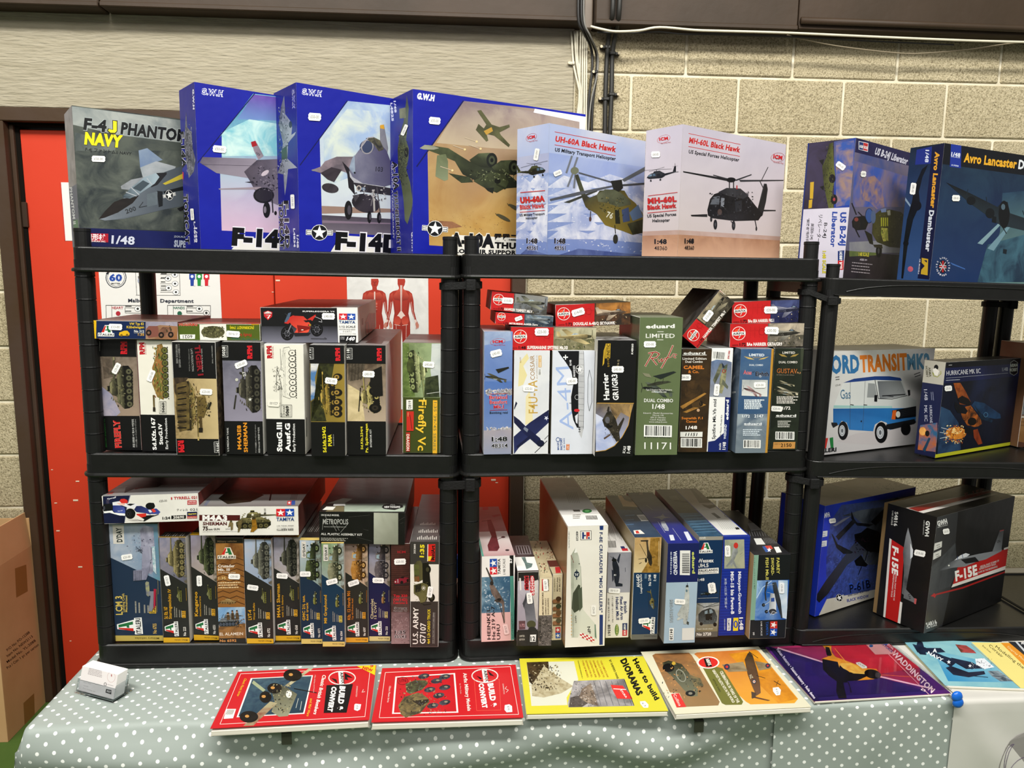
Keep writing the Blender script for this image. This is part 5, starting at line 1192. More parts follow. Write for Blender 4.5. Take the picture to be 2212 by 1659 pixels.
# ================================================================== LEFT UNIT, BOTTOM SHELF
G5 = 'kit boxes standing on the bottom shelf of the left unit'
def itabox(q, label, title, sub, no, body, band, sc, sky, veh, fr='K', d=.3, R=None, pr=None, dday=False, side='c8c4b8', top='4a4640', clipfn=tank, ground='6c6454', tcol='d8a830', cut=(.30, .45), tR=None, small='8a8a40', big=True, **kw):
    """upright box of the house style: sloping picture over a dark panel, reading upwards"""
    B = flat(fr, q, 1,2, d=d, base=body, side=side, top=top, group=G5, label=label, dR=tR, **kw); F = B.f
    tl, tr, br, bl = V(q[0:2]), V(q[2:4]), V(q[4:6]), V(q[6:8]); H = (bl-tl).length; Wd = (tr-tl).length
    def pt(u, v): a = tl.lerp(tr, u); b = bl.lerp(br, u); return a.lerp(b, v)
    def Q(*a): r = []; [r.extend(pt(a[i], a[i+1])) for i in range(0, len(a), 2)]; return r
    F.b(0,0,1,1, (body, body, 1)); F.p((sky[0], sky[1], 30), *Q(0,0,1,0,1, cut[1], .0, cut[0]), g=(*pt(0,0), *pt(1, .2), sky[2])); F.p((ground, sky[2], 60), *Q(.72,0,1,0,1, cut[1], .86, cut[1]-.03))
    a = pt(.92, cut[1]-.06 if big else .36); b = pt(.92, .01); F.c(clipfn, a.x, a.y, b.x, b.y, Wd*.72, c=veh[0], d=veh[1], l=veh[2])
    mess(F, [veh[0], veh[1], veh[2]], 26, *pt(.35, .06), *pt(.9, .34), Wd*.04,5)
    if dday: a = pt(.10, .02); b = pt(.32, .16); F.p('d8d4cc', *Q(.08, .01, .30, .01, .30, .17, .08, .17)); a = pt(.26, .155); b = pt(.25, .03); F.t("D'DAY", a.x, a.y, b.x, b.y, Wd*.11,'3a4444', .04)
    def T(s, u0, v0, v1, h, c, bo=.02): a = pt(u0, v0); b = pt(u0, v1); F.t(s, a.x, a.y, b.x, b.y, Wd*h, c, bo)
    th = .115
    T(title[0], .21, .775, title[1], th+.02, tcol, .025)
    if len(title) > 2: T(title[2], .21+.15, .775, title[3], th, tcol, .02)
    if sub: T(sub[0], .34 if len(title) < 3 else .50, .775, sub[1], .07, tcol, .01)
    a = pt(.50, .76); b = pt(.50, .66); F.tx(a.x, a.y, b.x, b.y, Wd*.028,2, Wd*.07,'a8a498',3); a = pt(.68, .76); b = pt(.68, .69); F.tx(a.x, a.y, b.x, b.y, Wd*.028,2, Wd*.07,'a8a498',5)
    a = pt(.82, .762); b = pt(.82, .70); F.p(sc, *Q(.76, .70, .90, .70, .90, .765, .76, .765)); F.t('1:35', *pt(.88, .76), *pt(.88, .705), Wd*.10,'2a2a28', .02)
    a = pt(.78, .62); b = pt(.78, .49); F.c(clipfn, a.x, a.y, b.x, b.y, Wd*.2, c=small, d='2c2c20', l='b0b080'); a = pt(.95, .60); b = pt(.95, .48); F.ln(tcol, 1.5, *a, *b)
    a = pt(.62, .935); b = pt(.60, .80); F.c(a_ita, a.x, a.y, b.x, b.y, Wd*.5)
    T('No '+no, .90, .935, .85, .075*(1.4 if Wd < 250 else 1), 'e8e4dc' if band != 'c8b464' else 'd8b868', .02)
    F.p(band, *Q(-.05, .952,1.05, .952,1.05,1.01,-.05,1.01)); F.t('Military vehicles', *pt(.95, .968), *pt(.45, .968), H*.017,'5a4a20', .01)
    Tp = B.face('T'); Tp.b(0,0,1,1, (top, '2a2826',20)); Tp.b(0, .94,1,1, band)
    u = .1
    for k in range(9): Tp.b(.1+k*.09, .3+.03*(k % 3), .13+k*.09, .80,'a8a49c' if k % 3 else '6a665e')
    Rf = B.face('R'); Rf.b(0,0,1,1, side); Rf.b(0,0, .03,1,'e8e6de')
    if pr: B.sticker('F', *pr)
    B.done(); return B
itabox((180,452,622,450,645,1476,222,1476), 'wide dark blue kit box with a grey landing craft, by the left post', ('LCM 3', .615), None, '6755','2a3c54','c8b464','c8a840', ('a8b4c4','c4c8d0','7c94ac'), ('88889a','4a4a5a','b4b4c4'), dday=True, side='a03030', top='7a7a78', cut=(.285, .49), small='7a7a88', big=True, ground='6c98a8', tcol='d8c068', clipfn=lambda s, c, d, l: s.p((c, l, 40), 0, .15, .1, .35, .9, .42,1, .3, .95, .05, .1,0), pr=(342,740,100,48,-8,'£20-00'))
# refine the landing craft
B = [o for o in bpy.data.objects if o.name.startswith('kit_box')][-1]
F = Face(*(lambda b: (b.matrix_world @ V((-.5*.104,-.0012,0)), b.matrix_world.to_3x3() @ V((1,0,0)), b.matrix_world.to_3x3() @ V((0,0,1)), .104, .25))(B), 'K')
F.p(('7c7c90','9c9cb0',50), 395,860,470,850,475,690,430,600,410,560,440,540,480,560,520,560,540,620,550,760,530,880,510,940,395,950, g=(400,900,540,560,'a8a8b8'))
for k in range(9): F.ln('50505e',4,396+k*9,862,397+k*9,948)
F.p('a8a8b8',520,570,545,620,556,760,540,770,528,640); mess(F, ['3c3c48','5c5c6c','9a9aa8','2c2c38'], 50,415,550,490,700,11,3); F.p(('dce0e4','8ab0b8',80), 550,470,600,480,605,900,570,860,560,700); F.p(('e4e6e8','b8ccd0',80), 430,470,560,455,545,540,450,530)
F.t('Landing Craft',322,1222,318,1060,22,'d8c068', .01); F.t('Mechanized',346,1222,344,1078,20,'d8c068', .01)
F.p('8a8a94',530,1215,560,1215,572,1180,575,1040,530,1040,530,1080,548,1080); F.p('b02a48',575,1200,590,1170,595,1020,575,1020); F.ln('c8a840',2,604,1222,600,1022)
F.build('landing_craft_print', B, PRINT, off=.0001)
itabox((622,571,858,570,885,1487,660,1486), 'narrow dark kit box with a mottled assault gun, right of the landing craft box', ('Sd. Kfz. 167', .66,'Sturmgeschütz IV', .49), None, '223','302f2c','dcb030','d8a830', ('8c8ca0','b0a8b0','70707c'), ('8a8058','4a4430','b8ac80'), tR=(915,1470), side='dcdad2', pr=(695,945,95,46,78,'£20-00'))
itabox((897,552,1116,550,1142,1472,922,1460), 'narrow dark kit box with a green carrier and yellow title, beside the sand-coloured box', ('Kangaroo', .54), ('Armoured Personnel Carrier', .58), '6551','302f2c','dcb030','d8a830', ('a09cb0','8c8498','b4a89c'), ('4c5236','22241a','7c8460'), pr=(975,948,95,46,88,'£24-00'))
B = flat('K', (1117,574,1358,576,1382,1495,1147,1491), 1,2, d=.28, base='a87c48', side='6a5038', top='3a3430', group=G5, label='sand-coloured kit box with rippled desert and a battle painting near its foot')
F = B.f; F.b(0,0,1, .05,'2a241e'); F.t('Military vehicles',1132,612,1300,610,16,'a08868', .02); F.b(0, .05,1, .66, ('b08248','6c4424',16), g=('9a6c38','v'))
for k in range(9):
    y = 760+k*48; F.ln(('5c3a1c'), 7,1120, y+10,1180, y-12,1240, y+8,1300, y-14,1370, y+12)
F.c(a_ita, 1136,758,1290,756,100,'e8e0d0'); F.t('Crusader',1137,832,1284,830,26,'f0e8dc', .02); F.t('Mk. III',1137,864,1240,862,24,'f0e8dc', .02); F.t('with british crew',1137,882,1292,880,12,'e8dcc8', .01); F.t('1:35',1142,938,1205,936,24,'e0c890', .02); F.tx(1140,972,1332,968,10,3,21,'e0c8a0',3)
F.c(tank, 1150,1150,1300,1148,50, c='a88c5c', d='5c4428', l='c8ac78'); F.p(('6c9cc8','b8ccd8',14), 1133,1180,1372,1176,1376,1320,1140,1330); F.c(tank, 1140,1350,1330,1340,130, c='5c6470', d='2c3038', l='a0a4a4', camo=['8c8c84','3c4450']); F.c(fig, 1210,1290,1330,1280,110, ['6a5438','3c3020','b88860'], n=3); F.p(('a87c48','7c5830',30), 1140,1355,1378,1350,1380,1445,1145,1450); mess(F, ['6a5038','b89060','3c3024'], 30,1290,1280,1375,1350,12,4)
F.t('EL ALAMEIN',1154,1424,1358,1420,26,'ece0d0', .01); F.b(0, .955,1,1,'2a241e'); F.t('No 6592',1155,1480,1300,1478,22,'d89858', .03)
price(B, F, 1280,910,2,'£30-00',104,48); B.done()
itabox((1366,585,1604,590,1618,1497,1388,1493), 'narrow dark kit box with an amphibious carrier, its price label upside down', ('LVT-4', .68), ('Water Buffalo', .61), '6752','302f2c','dcb030','d8a830', ('b8c8dc','c4c4cc','94a4b8'), ('6c6c60','3c3c38','a0a090'), tR=(1638,1480), side='e0deda', pr=(1442,1007,100,46,188,'£23-00'))
itabox((44,568,264,568,280,1470,62,1470), 'narrow dark kit box with a dark tank and infantry, sixth from the left post', ('M4A1 Sherman', .45), ('with U.S. Infantry', .56), '6568','2e2f2d','dcb030','d8a830', ('a4a8c0','8c8c9c','b8b0a8'), ('4a4a40','202020','7c7c6c'), fr='L', side='d0cec8', pr=(120,905,100,46,4,'£30-00'))
itabox((272,592,455,600,472,1500,286,1498), 'slim blue kit box with an army lorry and two-line yellow title', ('GMC 2½ ton.', .53,'6x6 truck', .60), None, '6271','22384e','dcc478','d0b050', ('b4c4d8','c8ccd0','98a8a0'), ('4c5636','22261a','7c8a5c'), clipfn=truck, fr='L', dday=True, pr=(322,888,98,46,0,'£20-00'))
itabox((463,623,655,623,668,1523,472,1522), 'slim blue kit box with a green armoured car, its foot lowest of the row', ('M8 Greyhound', .50), None, '6364','1e4058','dcc478','d0c060', ('90a878','687c48','a8b4b0'), ('8a8a70','3c4030','b8b898'), clipfn=truck, fr='L', dday=True, pr=(555,955,102,46,-14,'£20-00'))
itabox((668,610,868,610,868,1486,678,1486), 'slim dark kit box with a sand-coloured staff car and orange title', ('Kfz. 12 Horch 901', .49), ('Typ 40 Fruhes Ausf.', .56), '6597','34342f','e0a838','d8a030', ('b0a09c','948880','c0a890'), ('b0803c','4c3418','d8b070'), clipfn=truck, fr='L', tcol='e0902c', pr=(744,967,100,46,-18,'£20-00'))
itabox((880,618,1065,618,1060,1475,877,1474), 'slim indigo kit box with a grey-brown truck and cream title', ('Chevrolet', .57,'15 CWT', .60), None, '233','1f2450','d8c890','c8b880', ('9ca4c0','8088a0','a89c94'), ('645c60','2c2830','948c88'), clipfn=truck, fr='L', tcol='c8bc98', small='a87848', pr=(960,944,102,46,2,'£24-00'))
B = flat('L', (1078,625,1240,625,1230,1501,1067,1500), 1,2, d=.3, base='5a3a34', side='4a302c', top='4a3030', group=G5, label='slim reddish brick-patterned kit box with a small maroon convertible')
F = B.f; F.b(0,0,1, .52, ('5a3630','4a2c28',40))
for k in range(22): F.ln('3c2422',1.6,1070,650+k*18,1238,650+k*18)
F.b(0, .52,1, .70, ('54403c','6a524c',30)); F.b(0, .68,1,1, ('8c7474','6c5656',30), g=('a08888','v')); mess(F, ['7a6464','a89494','9a8484'], 60,1072,1260,1230,1490,16,6)
F.t('ICM',1128,706,1198,706,20,'b02834', .03); F.p('8c2438',1096,960,1105,940,1150,925,1170,916,1222,922,1224,950,1180,972,1110,980); F.p('201418',1150,925,1168,910,1190,912,1180,928); F.e('1c1418',1165,965,14,17); F.e('1c1418',1216,945,9,13); F.e('d8d0c8',1110,958,6); F.ln('e0d8d8',4,1130,935,1132,965); F.p('3c2c2c',1096,978,1230,968,1228,985,1110,992)
F.t('Typ 320',1092,1090,1214,1090,22,'d02c3c', .03); F.t('(W142)',1092,1125,1214,1125,24,'d02c3c', .03); F.t('Cabriolet B',1090,1150,1216,1150,18,'d02c3c', .02); F.t('German',1090,1197,1216,1197,22,'181416', .03, out='d0c4c0', ob=.04); F.t('Passenger Car',1090,1216,1216,1216,12,'181416', .01, out='d0c4c0', ob=.04)
F.t('1:35',1104,1410,1200,1410,28,'181416', .03, out='e0d8d8', ob=.04); F.t('35543',1100,1448,1204,1448,26,'181416', .02, out='e0d8d8', ob=.05)
price(B, F, 1150,780,-2,'£20-00',104,52); B.done()
B = flat('L', (1243,612,1494,607,1479,1532,1236,1530), 1,2, d=.40, base='46403c', side='d8d4cc', top='5a5856', group=G5, label='grey kit box with an olive cargo truck on white, by the right post')
F = B.f; F.b(0,0,1, .21,'45423e'); F.b(0, .21,1, .56,'e6e2d8'); F.t('35380',1285,712,1286,628,16,'e8e4dc', .02); F.t('1:35',1356,745,1362,632,36,'e8d830', .045); F.p('d02c24',1390,630,1458,628,1456,780,1388,778); F.t('MiniArt',1450,770,1452,640,30,'1c1416', .05); F.p('e8d030',1396,735,1430,735,1412,775,1396,775); F.p('f0ece4',1390,630,1396,630,1394,778,1388,778)
tk = ('4c4a30','34321f',40)
F.p(tk, 1300,775,1330,772,1345,800,1350,940,1310,960,1275,950,1270,810, g=(1270,800,1350,800,'6c6844')); 
for y in (830,878,935): F.p(('6a6a3c','8c4c34' if y > 900 else '5c6438',30), 1272, y-22,1315, y-24,1320, y+18,1275, y+22)
F.p('1d1c14',1345,795,1400,790,1420,1000,1380,1130,1350,1120); F.e('1b1a13',1392,850,28,38); F.e('4c4a34',1390,850,14,20); F.e('1b1a13',1425,1095,30,36); F.e('4c4a34',1425,1095,14,18)
F.p(('6a6640','4c4a2c',30), 1270,985,1345,965,1395,985,1400,1060,1370,1130,1330,1145,1310,1090,1270,1060, g=(1270,990,1380,1130,'7c7850')); F.p('2a2a20',1280,990,1335,975,1330,1040,1285,1050); F.star('e8e4d8',1356,1012,14); F.ring('e8e4d8',1356,1012,15,18,2)
F.ln('26261c',5,1335,1140,1360,1160,1420,1150); mess(F, ['2c2a1c','8c8858','5c5a3a'], 30,1275,960,1400,1150,9,4)
F.b(0, .56,1,1,'46403c') if 0 else None
F.t('U.S. ARMY',1305,1502,1310,1180,46,'ece8e0', .02); F.t('G7107',1370,1500,1376,1318,50,'ece8e0', .02); F.t('4x4 1,5t CARGO TRUCK',1410,1500,1414,1195,24,'e0cc38', .03); F.t('WW II MILITARY MINIATURES SERIES',1443,1498,1447,1225,10,'c8c4bc'); F.ln('c8c4bc',1.5,1450,1498,1454,1225)
B.sticker('F',1412,1045,100,46,98,'£30-00')
T = B.face('T'); T.b(0,0,1,1, ('5c5a58','484644',6))
for k, (y, x0, x1, h) in enumerate(((590,1300,1462,34), (530,1312,1470,30), (465,1325,1450,24))):
    for i in range(11): x = x0+(x1-x0)*i/10; T.p('d0ccc4', x, y, x+7, y, x+9, y-h*(.6+.4*((i*7) % 3)/2), x+2, y-h*(.6+.4*((i*7) % 3)/2))
B.face('R').b(0,0, .03,1,'f0ece4'); B.done()
# ---- lying on top
G6 = 'kit boxes lying on the upright boxes of the bottom left shelf'
B = flat('W', (236,318,1842,268,1820,722,262,772), 1, back=.0, d=.33, base='e6e4dc', side='b86058', top='5a5a5c', group=G6, label='flat white kit box with a blue and white racing car, lying at the far left')
F = B.f; F.b(0,0,1,1, ('e8e6de','e0ded6',8)); F.p(('20264c','12183a',14), 245,320,690,305,640,500,600,762,262,770); F.p('8c90a4',690,305,705,305,650,480,605,762,600,762,640,480)
F.t('Tyrrell',318,378,468,345,22,'e8e8ec', .04, shear=.3); F.p('4a4458',300,375,345,370,350,440,305,440)
for x, y, rx, ry in ((285,505,42,62), (355,500,60,60)): F.e('17171c', x, y, rx, ry)
F.e('4a4a54',268,515,16,34); F.p(('32408c','262e70',20), 410,470,480,460,600,500,625,600,560,622,470,600,415,560, g=(420,470,600,610,'5c6cb4')); F.t('Tyrrell',490,572,570,560,14,'dcdce8', .03)
F.p('e8e8ea',405,420,520,400,640,440,780,438,840,480,790,520,680,512,560,470,410,470); F.p('d83c34',520,400,545,365,600,360,650,385,655,430,560,440); F.p('f0c0b0',470,430,610,436,605,470,520,458); F.p('1a1a22',640,455,690,440,780,445,700,478)
F.p(('20264c','2e3870',20), 760,540,800,480,880,478,1000,530,1130,520,1195,578,1160,620,1050,630,960,600,800,580, g=(800,480,1100,620,'4a58a0')); F.p('e04c3c',1030,520,1085,524,1125,570,1080,590); F.p('e8e8ea',990,545,1030,540,1060,580,1020,590)
F.p('f4f4f2',255,570,340,560,400,555,430,590,560,600,620,605,612,640,520,636,420,608,360,590,270,600); F.e('0f0f12',1028,480,78,56); F.e('18181c',1070,470,30,44); F.e('101014',698,606,86,86); F.e('2a2a30',668,610,48,66); F.e('101014',668,610,34,50); F.ring('55555e',668,610,18,28,5)
F.p('1c1a1e',800,700,900,640,1180,620,1060,660,930,735); F.p('d83c30',800,610,960,600,960,650,880,670,810,640); F.p('e8e4dc',780,620,830,640,930,700,915,725,770,690); F.p('e0dcd4',1030,612,1160,615,1100,632,1040,630); F.p(('a8a4a0','d8d4cc',10), 640,700,780,700,900,730,720,725)
F.t('TYRRELL 021',1418,372,1798,358,44,'c02c34', .03); F.t('1',1370,374,1390,373,40,'c02c34', .03); F.p('c03038',1640,388,1790,384,1792,452,1640,458); F.t('LIMITED',1652,418,1782,414,20,'e8d8d4', .02); F.t('EDITION',1652,446,1782,442,20,'e8d8d4', .02)
F.t('ティレル',1465,562,1650,556,34,'3a3838', .0); F.t('021',1684,558,1800,554,40,'3a3838', .0); F.t('1:24',1230,700,1358,694,42,'1c1a1a', .04); F.p('141414',1376,638,1618,628,1614,686,1374,694); F.t('20690',1408,684,1588,678,40,'e8e4dc', .03)
F.p('252a58',1636,576,1800,572,1800,640,1636,646); F.p('c05a50',1636,646,1800,640,1798,682,1636,686); F.t('Hasegawa',1652,626,1788,616,30,'d8c850', .03, shear=.3); F.t('Hobby Kits',1648,678,1790,672,18,'f0d8d0', .01)
F.t('£20-00',1178,414,1304,406,36,'7a7874', .0)
T = B.face('T'); T.b(0,0,1,1, ('5c5c5e','48484a',5)); T.b(0, .75,1,1,'b8b8b4', g=('8c8c8c','v')); T.p('141418',600,270,760,200,1150,170,1240,120,1100,70,800,60,620,180); T.p('a85850',310,290,400,285,440,245,350,250); T.p('7c2c2c',760,190,920,160,910,180,780,210)
R = B.face('R'); R.b(0,0,1,1, ('9c5048','6c3834',10)); B.done()
B = flat('K', (970,298,1852,300,1828,547,968,554), 1, back=-.01, d=.36, base='e8e6de', side='dcd8d0', top='7a3834', group=G6, label='flat white kit box with a dark red stripe, a tank and soldiers')
F = B.f; F.b(0,0,1,1, ('eae8e0','e2e0d8',8)); F.p('5c201e',973,373,1330,375,1330,424,973,424); F.t('M4A3',1000,422,1218,422,46,'f4f2ee', .06, out='5c201e', ob=.03); F.t('SHERMAN',1004,463,1215,463,28,'5c1c1c', .05); F.t('75',1004,508,1050,508,34,'3c1c1a', .05); F.t('mm GUN',1054,508,1152,506,18,'2c2422', .04); F.t('250',1202,503,1242,503,12,'2c2422', .01); F.t('LATE PRODUCTION FRONTLINE BREAKTHROUGH',1004,524,1306,522,7,'5a5450')
F.c(tank, 1290,500,1610,488,170, c='6a6440', d='2e2a1a', l='a09868', camo=['504a2c','8a8050']); F.star('e8e4d4',1440,370,16); F.star('e8e4d4',1434,405,16); F.p('3a3826',1500,366,1535,370,1535,376,1500,376)
F.p(('b0842c','7c5a1c',60), 1432,400,1468,402,1482,490,1450,520,1420,522,1436,470); F.e('4a4228',1450,400,16,13); F.p(('8c7c50','5c5234',60), 1298,440,1335,420,1362,410,1340,470,1325,520,1310,524,1315,480); F.e('5a5434',1306,442,11,10); F.p(('94845c','6c6040',60), 1240,430,1270,440,1268,500,1250,508,1248,470,1226,480); F.e('5a5434',1252,428,10,9)
F.c(a_tam, 1648,432,1804,430,112); F.t('1/35 TANK SERIES',1652,472,1800,470,9,'3a3a40'); F.t('75mm戦車砲 後期型',1650,510,1798,506,14,'3a3636', .01); F.t('アメリカ M4A3 シャーマン',1654,492,1796,490,8,'4a4646')
F.t('£20-00',1558,375,1556,315,18,'6a6a66')
T = B.face('T'); T.b(0,0,1,1, ('8a3c30','6c2c26',8)); T.b(0, .72,1,1,'b4b4b0', g=('7a7472','v')); T.p(('3c3420','241e14',40), 1140,230,1200,180,1300,150,1420,160,1540,200,1420,260,1220,280); T.p('2a2424',1600,160,1612,160,1596,250,1582,250)
for k in range(5): T.ln('3a2c2c',3,1770+k*12,240,1800+k*12,140)
T.p('c85050',1744,252,1800,248,1800,286,1740,288); T.star('f0f0f0',1760,268,14); T.p('3c5c9c',1780,250,1812,248,1810,286,1776,288)
for k in range(3): T.ln('5a6a94',3,1012+k*10,292,1050+k*10,240)
B.face('R').b(0,0,1,1, ('7c4c44','5a3430',8)); B.done()
B = flat('L', (443,350,1192,353,1192,637,445,618), 1, back=-.012, d=.36, base='121212', side='1c1c1b', top='34352f', group=G6, label='large shrink-wrapped black kit box with scratchy white lettering and a pale panel')
F = B.f; F.fr = 'X'; F.b(0,0,1,1, ('131313','1e1d1c',8)); F.t('1/8 SCALE MODEL',372,582,642,586,26,'d8d8d2', .02); F.t('ALL PLASTIC ASSEMBLY KIT',368,866,984,880,32,'d8d8d2', .02); F.tx(370,918,770,926,10,3,17,'a0a098',3)
F.t('METROPOLIS',398,705,775,708,80,'b8bab4', .01)
for a in ((400,640,390,790), (505,640,600,810), (560,640,640,800), (780,690,660,830), (460,640,420,560)): F.ln('a8aaa4',4, *a)
F.t('MASCHINENMENSCH',414,752,742,758,18,'9a9c96', .01)
# generic pale portrait panel left as plain tones
F.p(('a8ac9c','c4c8b8',6), 1157,535,1522,535,1522,1015,1157,1012, g=(1160,540,1500,1010,'8c9080'))
for a in ((1550,700,1600,680), (780,600,1100,570), (900,900,1130,960), (1000,780,1080,800), (1520,660,1620,600), (360,930,560,990)): F.ln('5c5c58',2.5, *a)
T = B.face('T'); T.fr = 'X'; T.b(0,0,1,1, ('2a2c28','141412',10)); T.p(('c0ccbc','a0ac9c',8), 720,400,1640,400,1610,520,715,520, g=(900,520,900,380,'6c746a')); T.p('7c7458',430,520,590,430,715,440,712,520); T.p('8c9488',450,400,700,320,840,330,715,400); T.p('f0f0ec',560,405,730,402,735,430,552,432)
T.p('e0e0d8',390,495,450,445,590,448,545,497); T.p('141414',1275,455,1310,415,1440,395,1590,420,1595,455,1470,498,1310,480); T.t('ALL',1400,428,1480,428,22,'e8e8e4', .04); T.t('NEW TOOLING',1315,465,1550,462,26,'e8e8e4', .05); T.p('3c3e38',1300,520,1600,400,1660,400,1620,520) if 0 else None
R = B.face('R'); R.b(0,0,1,1, ('242322','3c3a38',14)); B.done()
# ================================================================== MIDDLE UNIT, BOTTOM SHELF
G7 = 'kit boxes standing on the bottom shelf of the middle unit'
B = flat('M', (157,740,440,726,462,1468,170,1487), 2,2, d=.40, base='e8dcd8', side='ccc8c4', top='a88c8c', group=G7, label='white and pink kit box with a diving twin-engined plane, first by the left post')
F = B.f; F.b(0,0,1,1, ('f0eeea','eae6e2',8)); F.b(0, .66,1,1, ('e8c4c0','e0b8b4',8)); F.b(0, .24, .87, .66, ('3c6880','8aa8b8',30), g=('486c88','u')); mess(F, ['c8d4dc','9cb4c4','6c8ca0'], 40,185,930,400,1200,24,3); F.p('1e1c1e',408,728,442,726,442,906,410,908); F.p('5ca090',412,908,442,906,456,1460,420,1470); F.t('57',428,795,428,750,20,'f0f0ee', .04)
F.p('d83440',236,895,234,830,298,828,300,893); F.p('2c5cb0',234,828,234,758,298,756,298,828); F.star('f4f4f0',268,862,32,-90); F.star('f4f4f0',266,794,32,-90); F.t('TAMIYA',328,892,326,756,24,'3c3a3c', .03); F.t('1/48 SCALE',372,892,368,756,22,'3c3a3c', .0)
F.p(('5c5048','8c7c74',40), 230,985,270,985,320,1060,360,1130,368,1310,355,1320,340,1150,300,1130,250,1060); F.p(('6c625c','4a4240',30), 205,830,260,950,250,965,200,840); F.ln('4c443e',8,205,835,262,950); F.p('4c4440',270,1120,310,1100,335,1130,300,1140); F.e('3c3430',252,970,16,20); F.ln('3c3634',6,320,1150,362,1320); F.e('2c2826',318,1112,18,12)
F.t('HEINKEL',242,1462,236,1185,30,'241e22', .02); F.t('He 219 A-7',284,1462,276,1170,30,'241e22', .02); F.t('UHU',326,1462,322,1328,30,'241e22', .02); F.t('ハインケルHe219ウーフー',445,1450,438,1222,18,'2a4c48', .0)
B.sticker('F',375,1372,94,44,78,'£35-00', tone='f0d4d0')
T = B.face('T'); T.b(0,0,1,1, ('b08888','9c7474',8)); T.b(0, .55,1,1,'f0eeea', g=('b89898','v')); T.b(0, .4, .06,1,'5ca090')
T.p(('783c44','5c2c34',40), 210,420,245,415,280,500,305,600,320,660,300,690,225,690,215,640,250,560,225,500); T.ln('4a2c34',4,165,430,240,420); T.ln('4a2c34',4,300,590,350,570); T.e('3a3438',352,568,18,8); T.e('3a3438',388,682,18,8); T.p('a04850',250,380,320,365,330,380,270,395); T.p('b03c44',170,300,220,300,222,330,172,332); B.done()
B = flat('M', (474,872,662,872,656,1516,478,1520), 2,2, d=.26, base='302c2c', side='281c1e', top='5c5458', group=G7, label='black kit box with red block letters and a silver rocket-shaped aircraft')
F = B.f; F.b(0, .12,1, .78, ('b0aab4','d0ccd4',14), g=('a49ca8','v')); F.p(('d8d4d0','c0b8b4',30), 600,960,656,940,654,1300,610,1250,580,1080); F.p(('3c3c44','6c6c74',30), 550,1060,605,1070,620,1130,640,1300,630,1360,580,1370,555,1320,540,1200,525,1170, g=(540,1100,630,1350,'8c8c94')); F.e('54543c',598,1330,40,34); F.e('2c2c2c',606,1376,36,26); F.p('4c4c54',535,1180,520,1150,560,1060,575,1070)
F.t('GHOST',622,915,624,1080,-36,'c82c38', .06, out='f0e4e4', ob=.02); F.t('RIDER',572,905,574,1035,-36,'c82c38', .06, out='f0e4e4', ob=.02); F.p('c83440',590,905,618,905,622,1075,596,1078); F.p('c83440',540,908,572,906,572,1030,544,1032); F.t('GHOST',598,908,600,1070,18,'f0e0e0', .05); F.t('RIDER',546,912,548,1028,22,'3c1418', .05); F.p('e8e4e0',492,925,506,925,512,1030,498,1032)
F.p('6c4c54',488,1300,545,1298,545,1372,490,1376); F.t('1:72',520,1310,520,1366,0.1,'d8a8b0'); F.t('1:72',498,1350,540,1348,24,'d0a0a8', .02); F.b(0, .80,1,1, ('3a3838','242222',30)); F.t('LIMITED',494,1440,540,1438,16,'c8c4b8', .02); F.t('EDITION',494,1470,540,1468,16,'c8c4b8', .02); F.p('ececea',588,1420,640,1418,636,1480,586,1482); F.t('12',592,1474,632,1472,40,'242222', .03)
B.sticker('F',582,1100,100,48,84,'£5-00')
T = B.face('T'); T.b(0,0,1,1, ('54494c','3a3034',20)); T.b(0, .62,1, .97,'e8e8e4'); T.p(('7c9490','5c706c',20), 510,745,545,742,560,790,610,800,600,830,555,850,540,800); T.b(.2, .3, .9, .55,'8c8488'); 
for k in range(5): T.b(.25+k*.13, .32, .32+k*.13, .53,'2c2628')
B.done()
B = flat('M', (664,925,776,921,776,1519,666,1516), 2,2, d=.26, base='e0d4b8', side='b0a488', top='c4b898', group=G7, label='slim cream kit box of soldier figures, forward of its twin')
F = B.f; F.b(0,0,1, .55, ('e4d8bc','dccfb0',10)); F.b(0, .55,1,1, ('7c7470','4c4644',60)); F.c(fig, 690,1480,680,1280,60, ['5c5450','3c3836','9a7c6c'], n=4); mess(F, ['2c2826','8c8480','5c5450','a89c94'], 60,668,1260,772,1510,14,4)
F.t('TAMIYA',752,935,752,1040,-16,'4a4640', .03); F.t('TAMIYA',748,1040,748,935,18,'3c3a36', .03); F.p('c83c40',690,936,706,936,706,1036,690,1036); F.p('3c6cb0',708,936,722,936,722,1034,708,1034); F.t('MILITARY MINIATURES',706,1246,704,1050,14,'5a4438', .02); F.t('GERMAN ASSAULT',730,1246,728,1100,12,'5a4438', .01); F.t('TROOPS (INFANTRY)',752,1246,750,1100,12,'5a4438', .01)
B.sticker('F',722,985,106,44,86,'£8-00')
T = B.face('T'); T.b(0,0,1,1, ('cfc4a4','b8ac8c',10)); mess(T, ['4c5c3c','7c3c34','3c4440','8c7c5c','b04840'], 30,610,560,740,890,16,2,1.4); B.done()
B = flat('M', (782,896,866,888,866,1465,779,1474), 2,2, d=.24, base='e0d4b4', side='b0a488', top='c4b898', group=G7, label='slim cream kit box with four helmeted heads, set back behind its twin')
F = B.f; F.t('1/35 MILITARY',850,1042,852,918,12,'4a3c30', .02); F.t('MINIATURES',830,1042,832,920,12,'4a3c30', .02); F.t('U.S. INFANTRY',806,1042,808,920,9,'4a3c30', .01)
for i, y in enumerate((1120,1185,1245,1310)): F.e(('a87850','7c5434',40), 830, y, 22,28); F.e(['5c4028','4a5038','7c6040','6a6448'][i], 836, y-14,24,20); F.e(('b88860','8c6040',60), 800, y+10,18,20); F.ln('3c2a1c',3,822, y+6,840, y+8); F.p('7c6c4c',785, y+24,860, y+20,860, y+32,786, y+34)
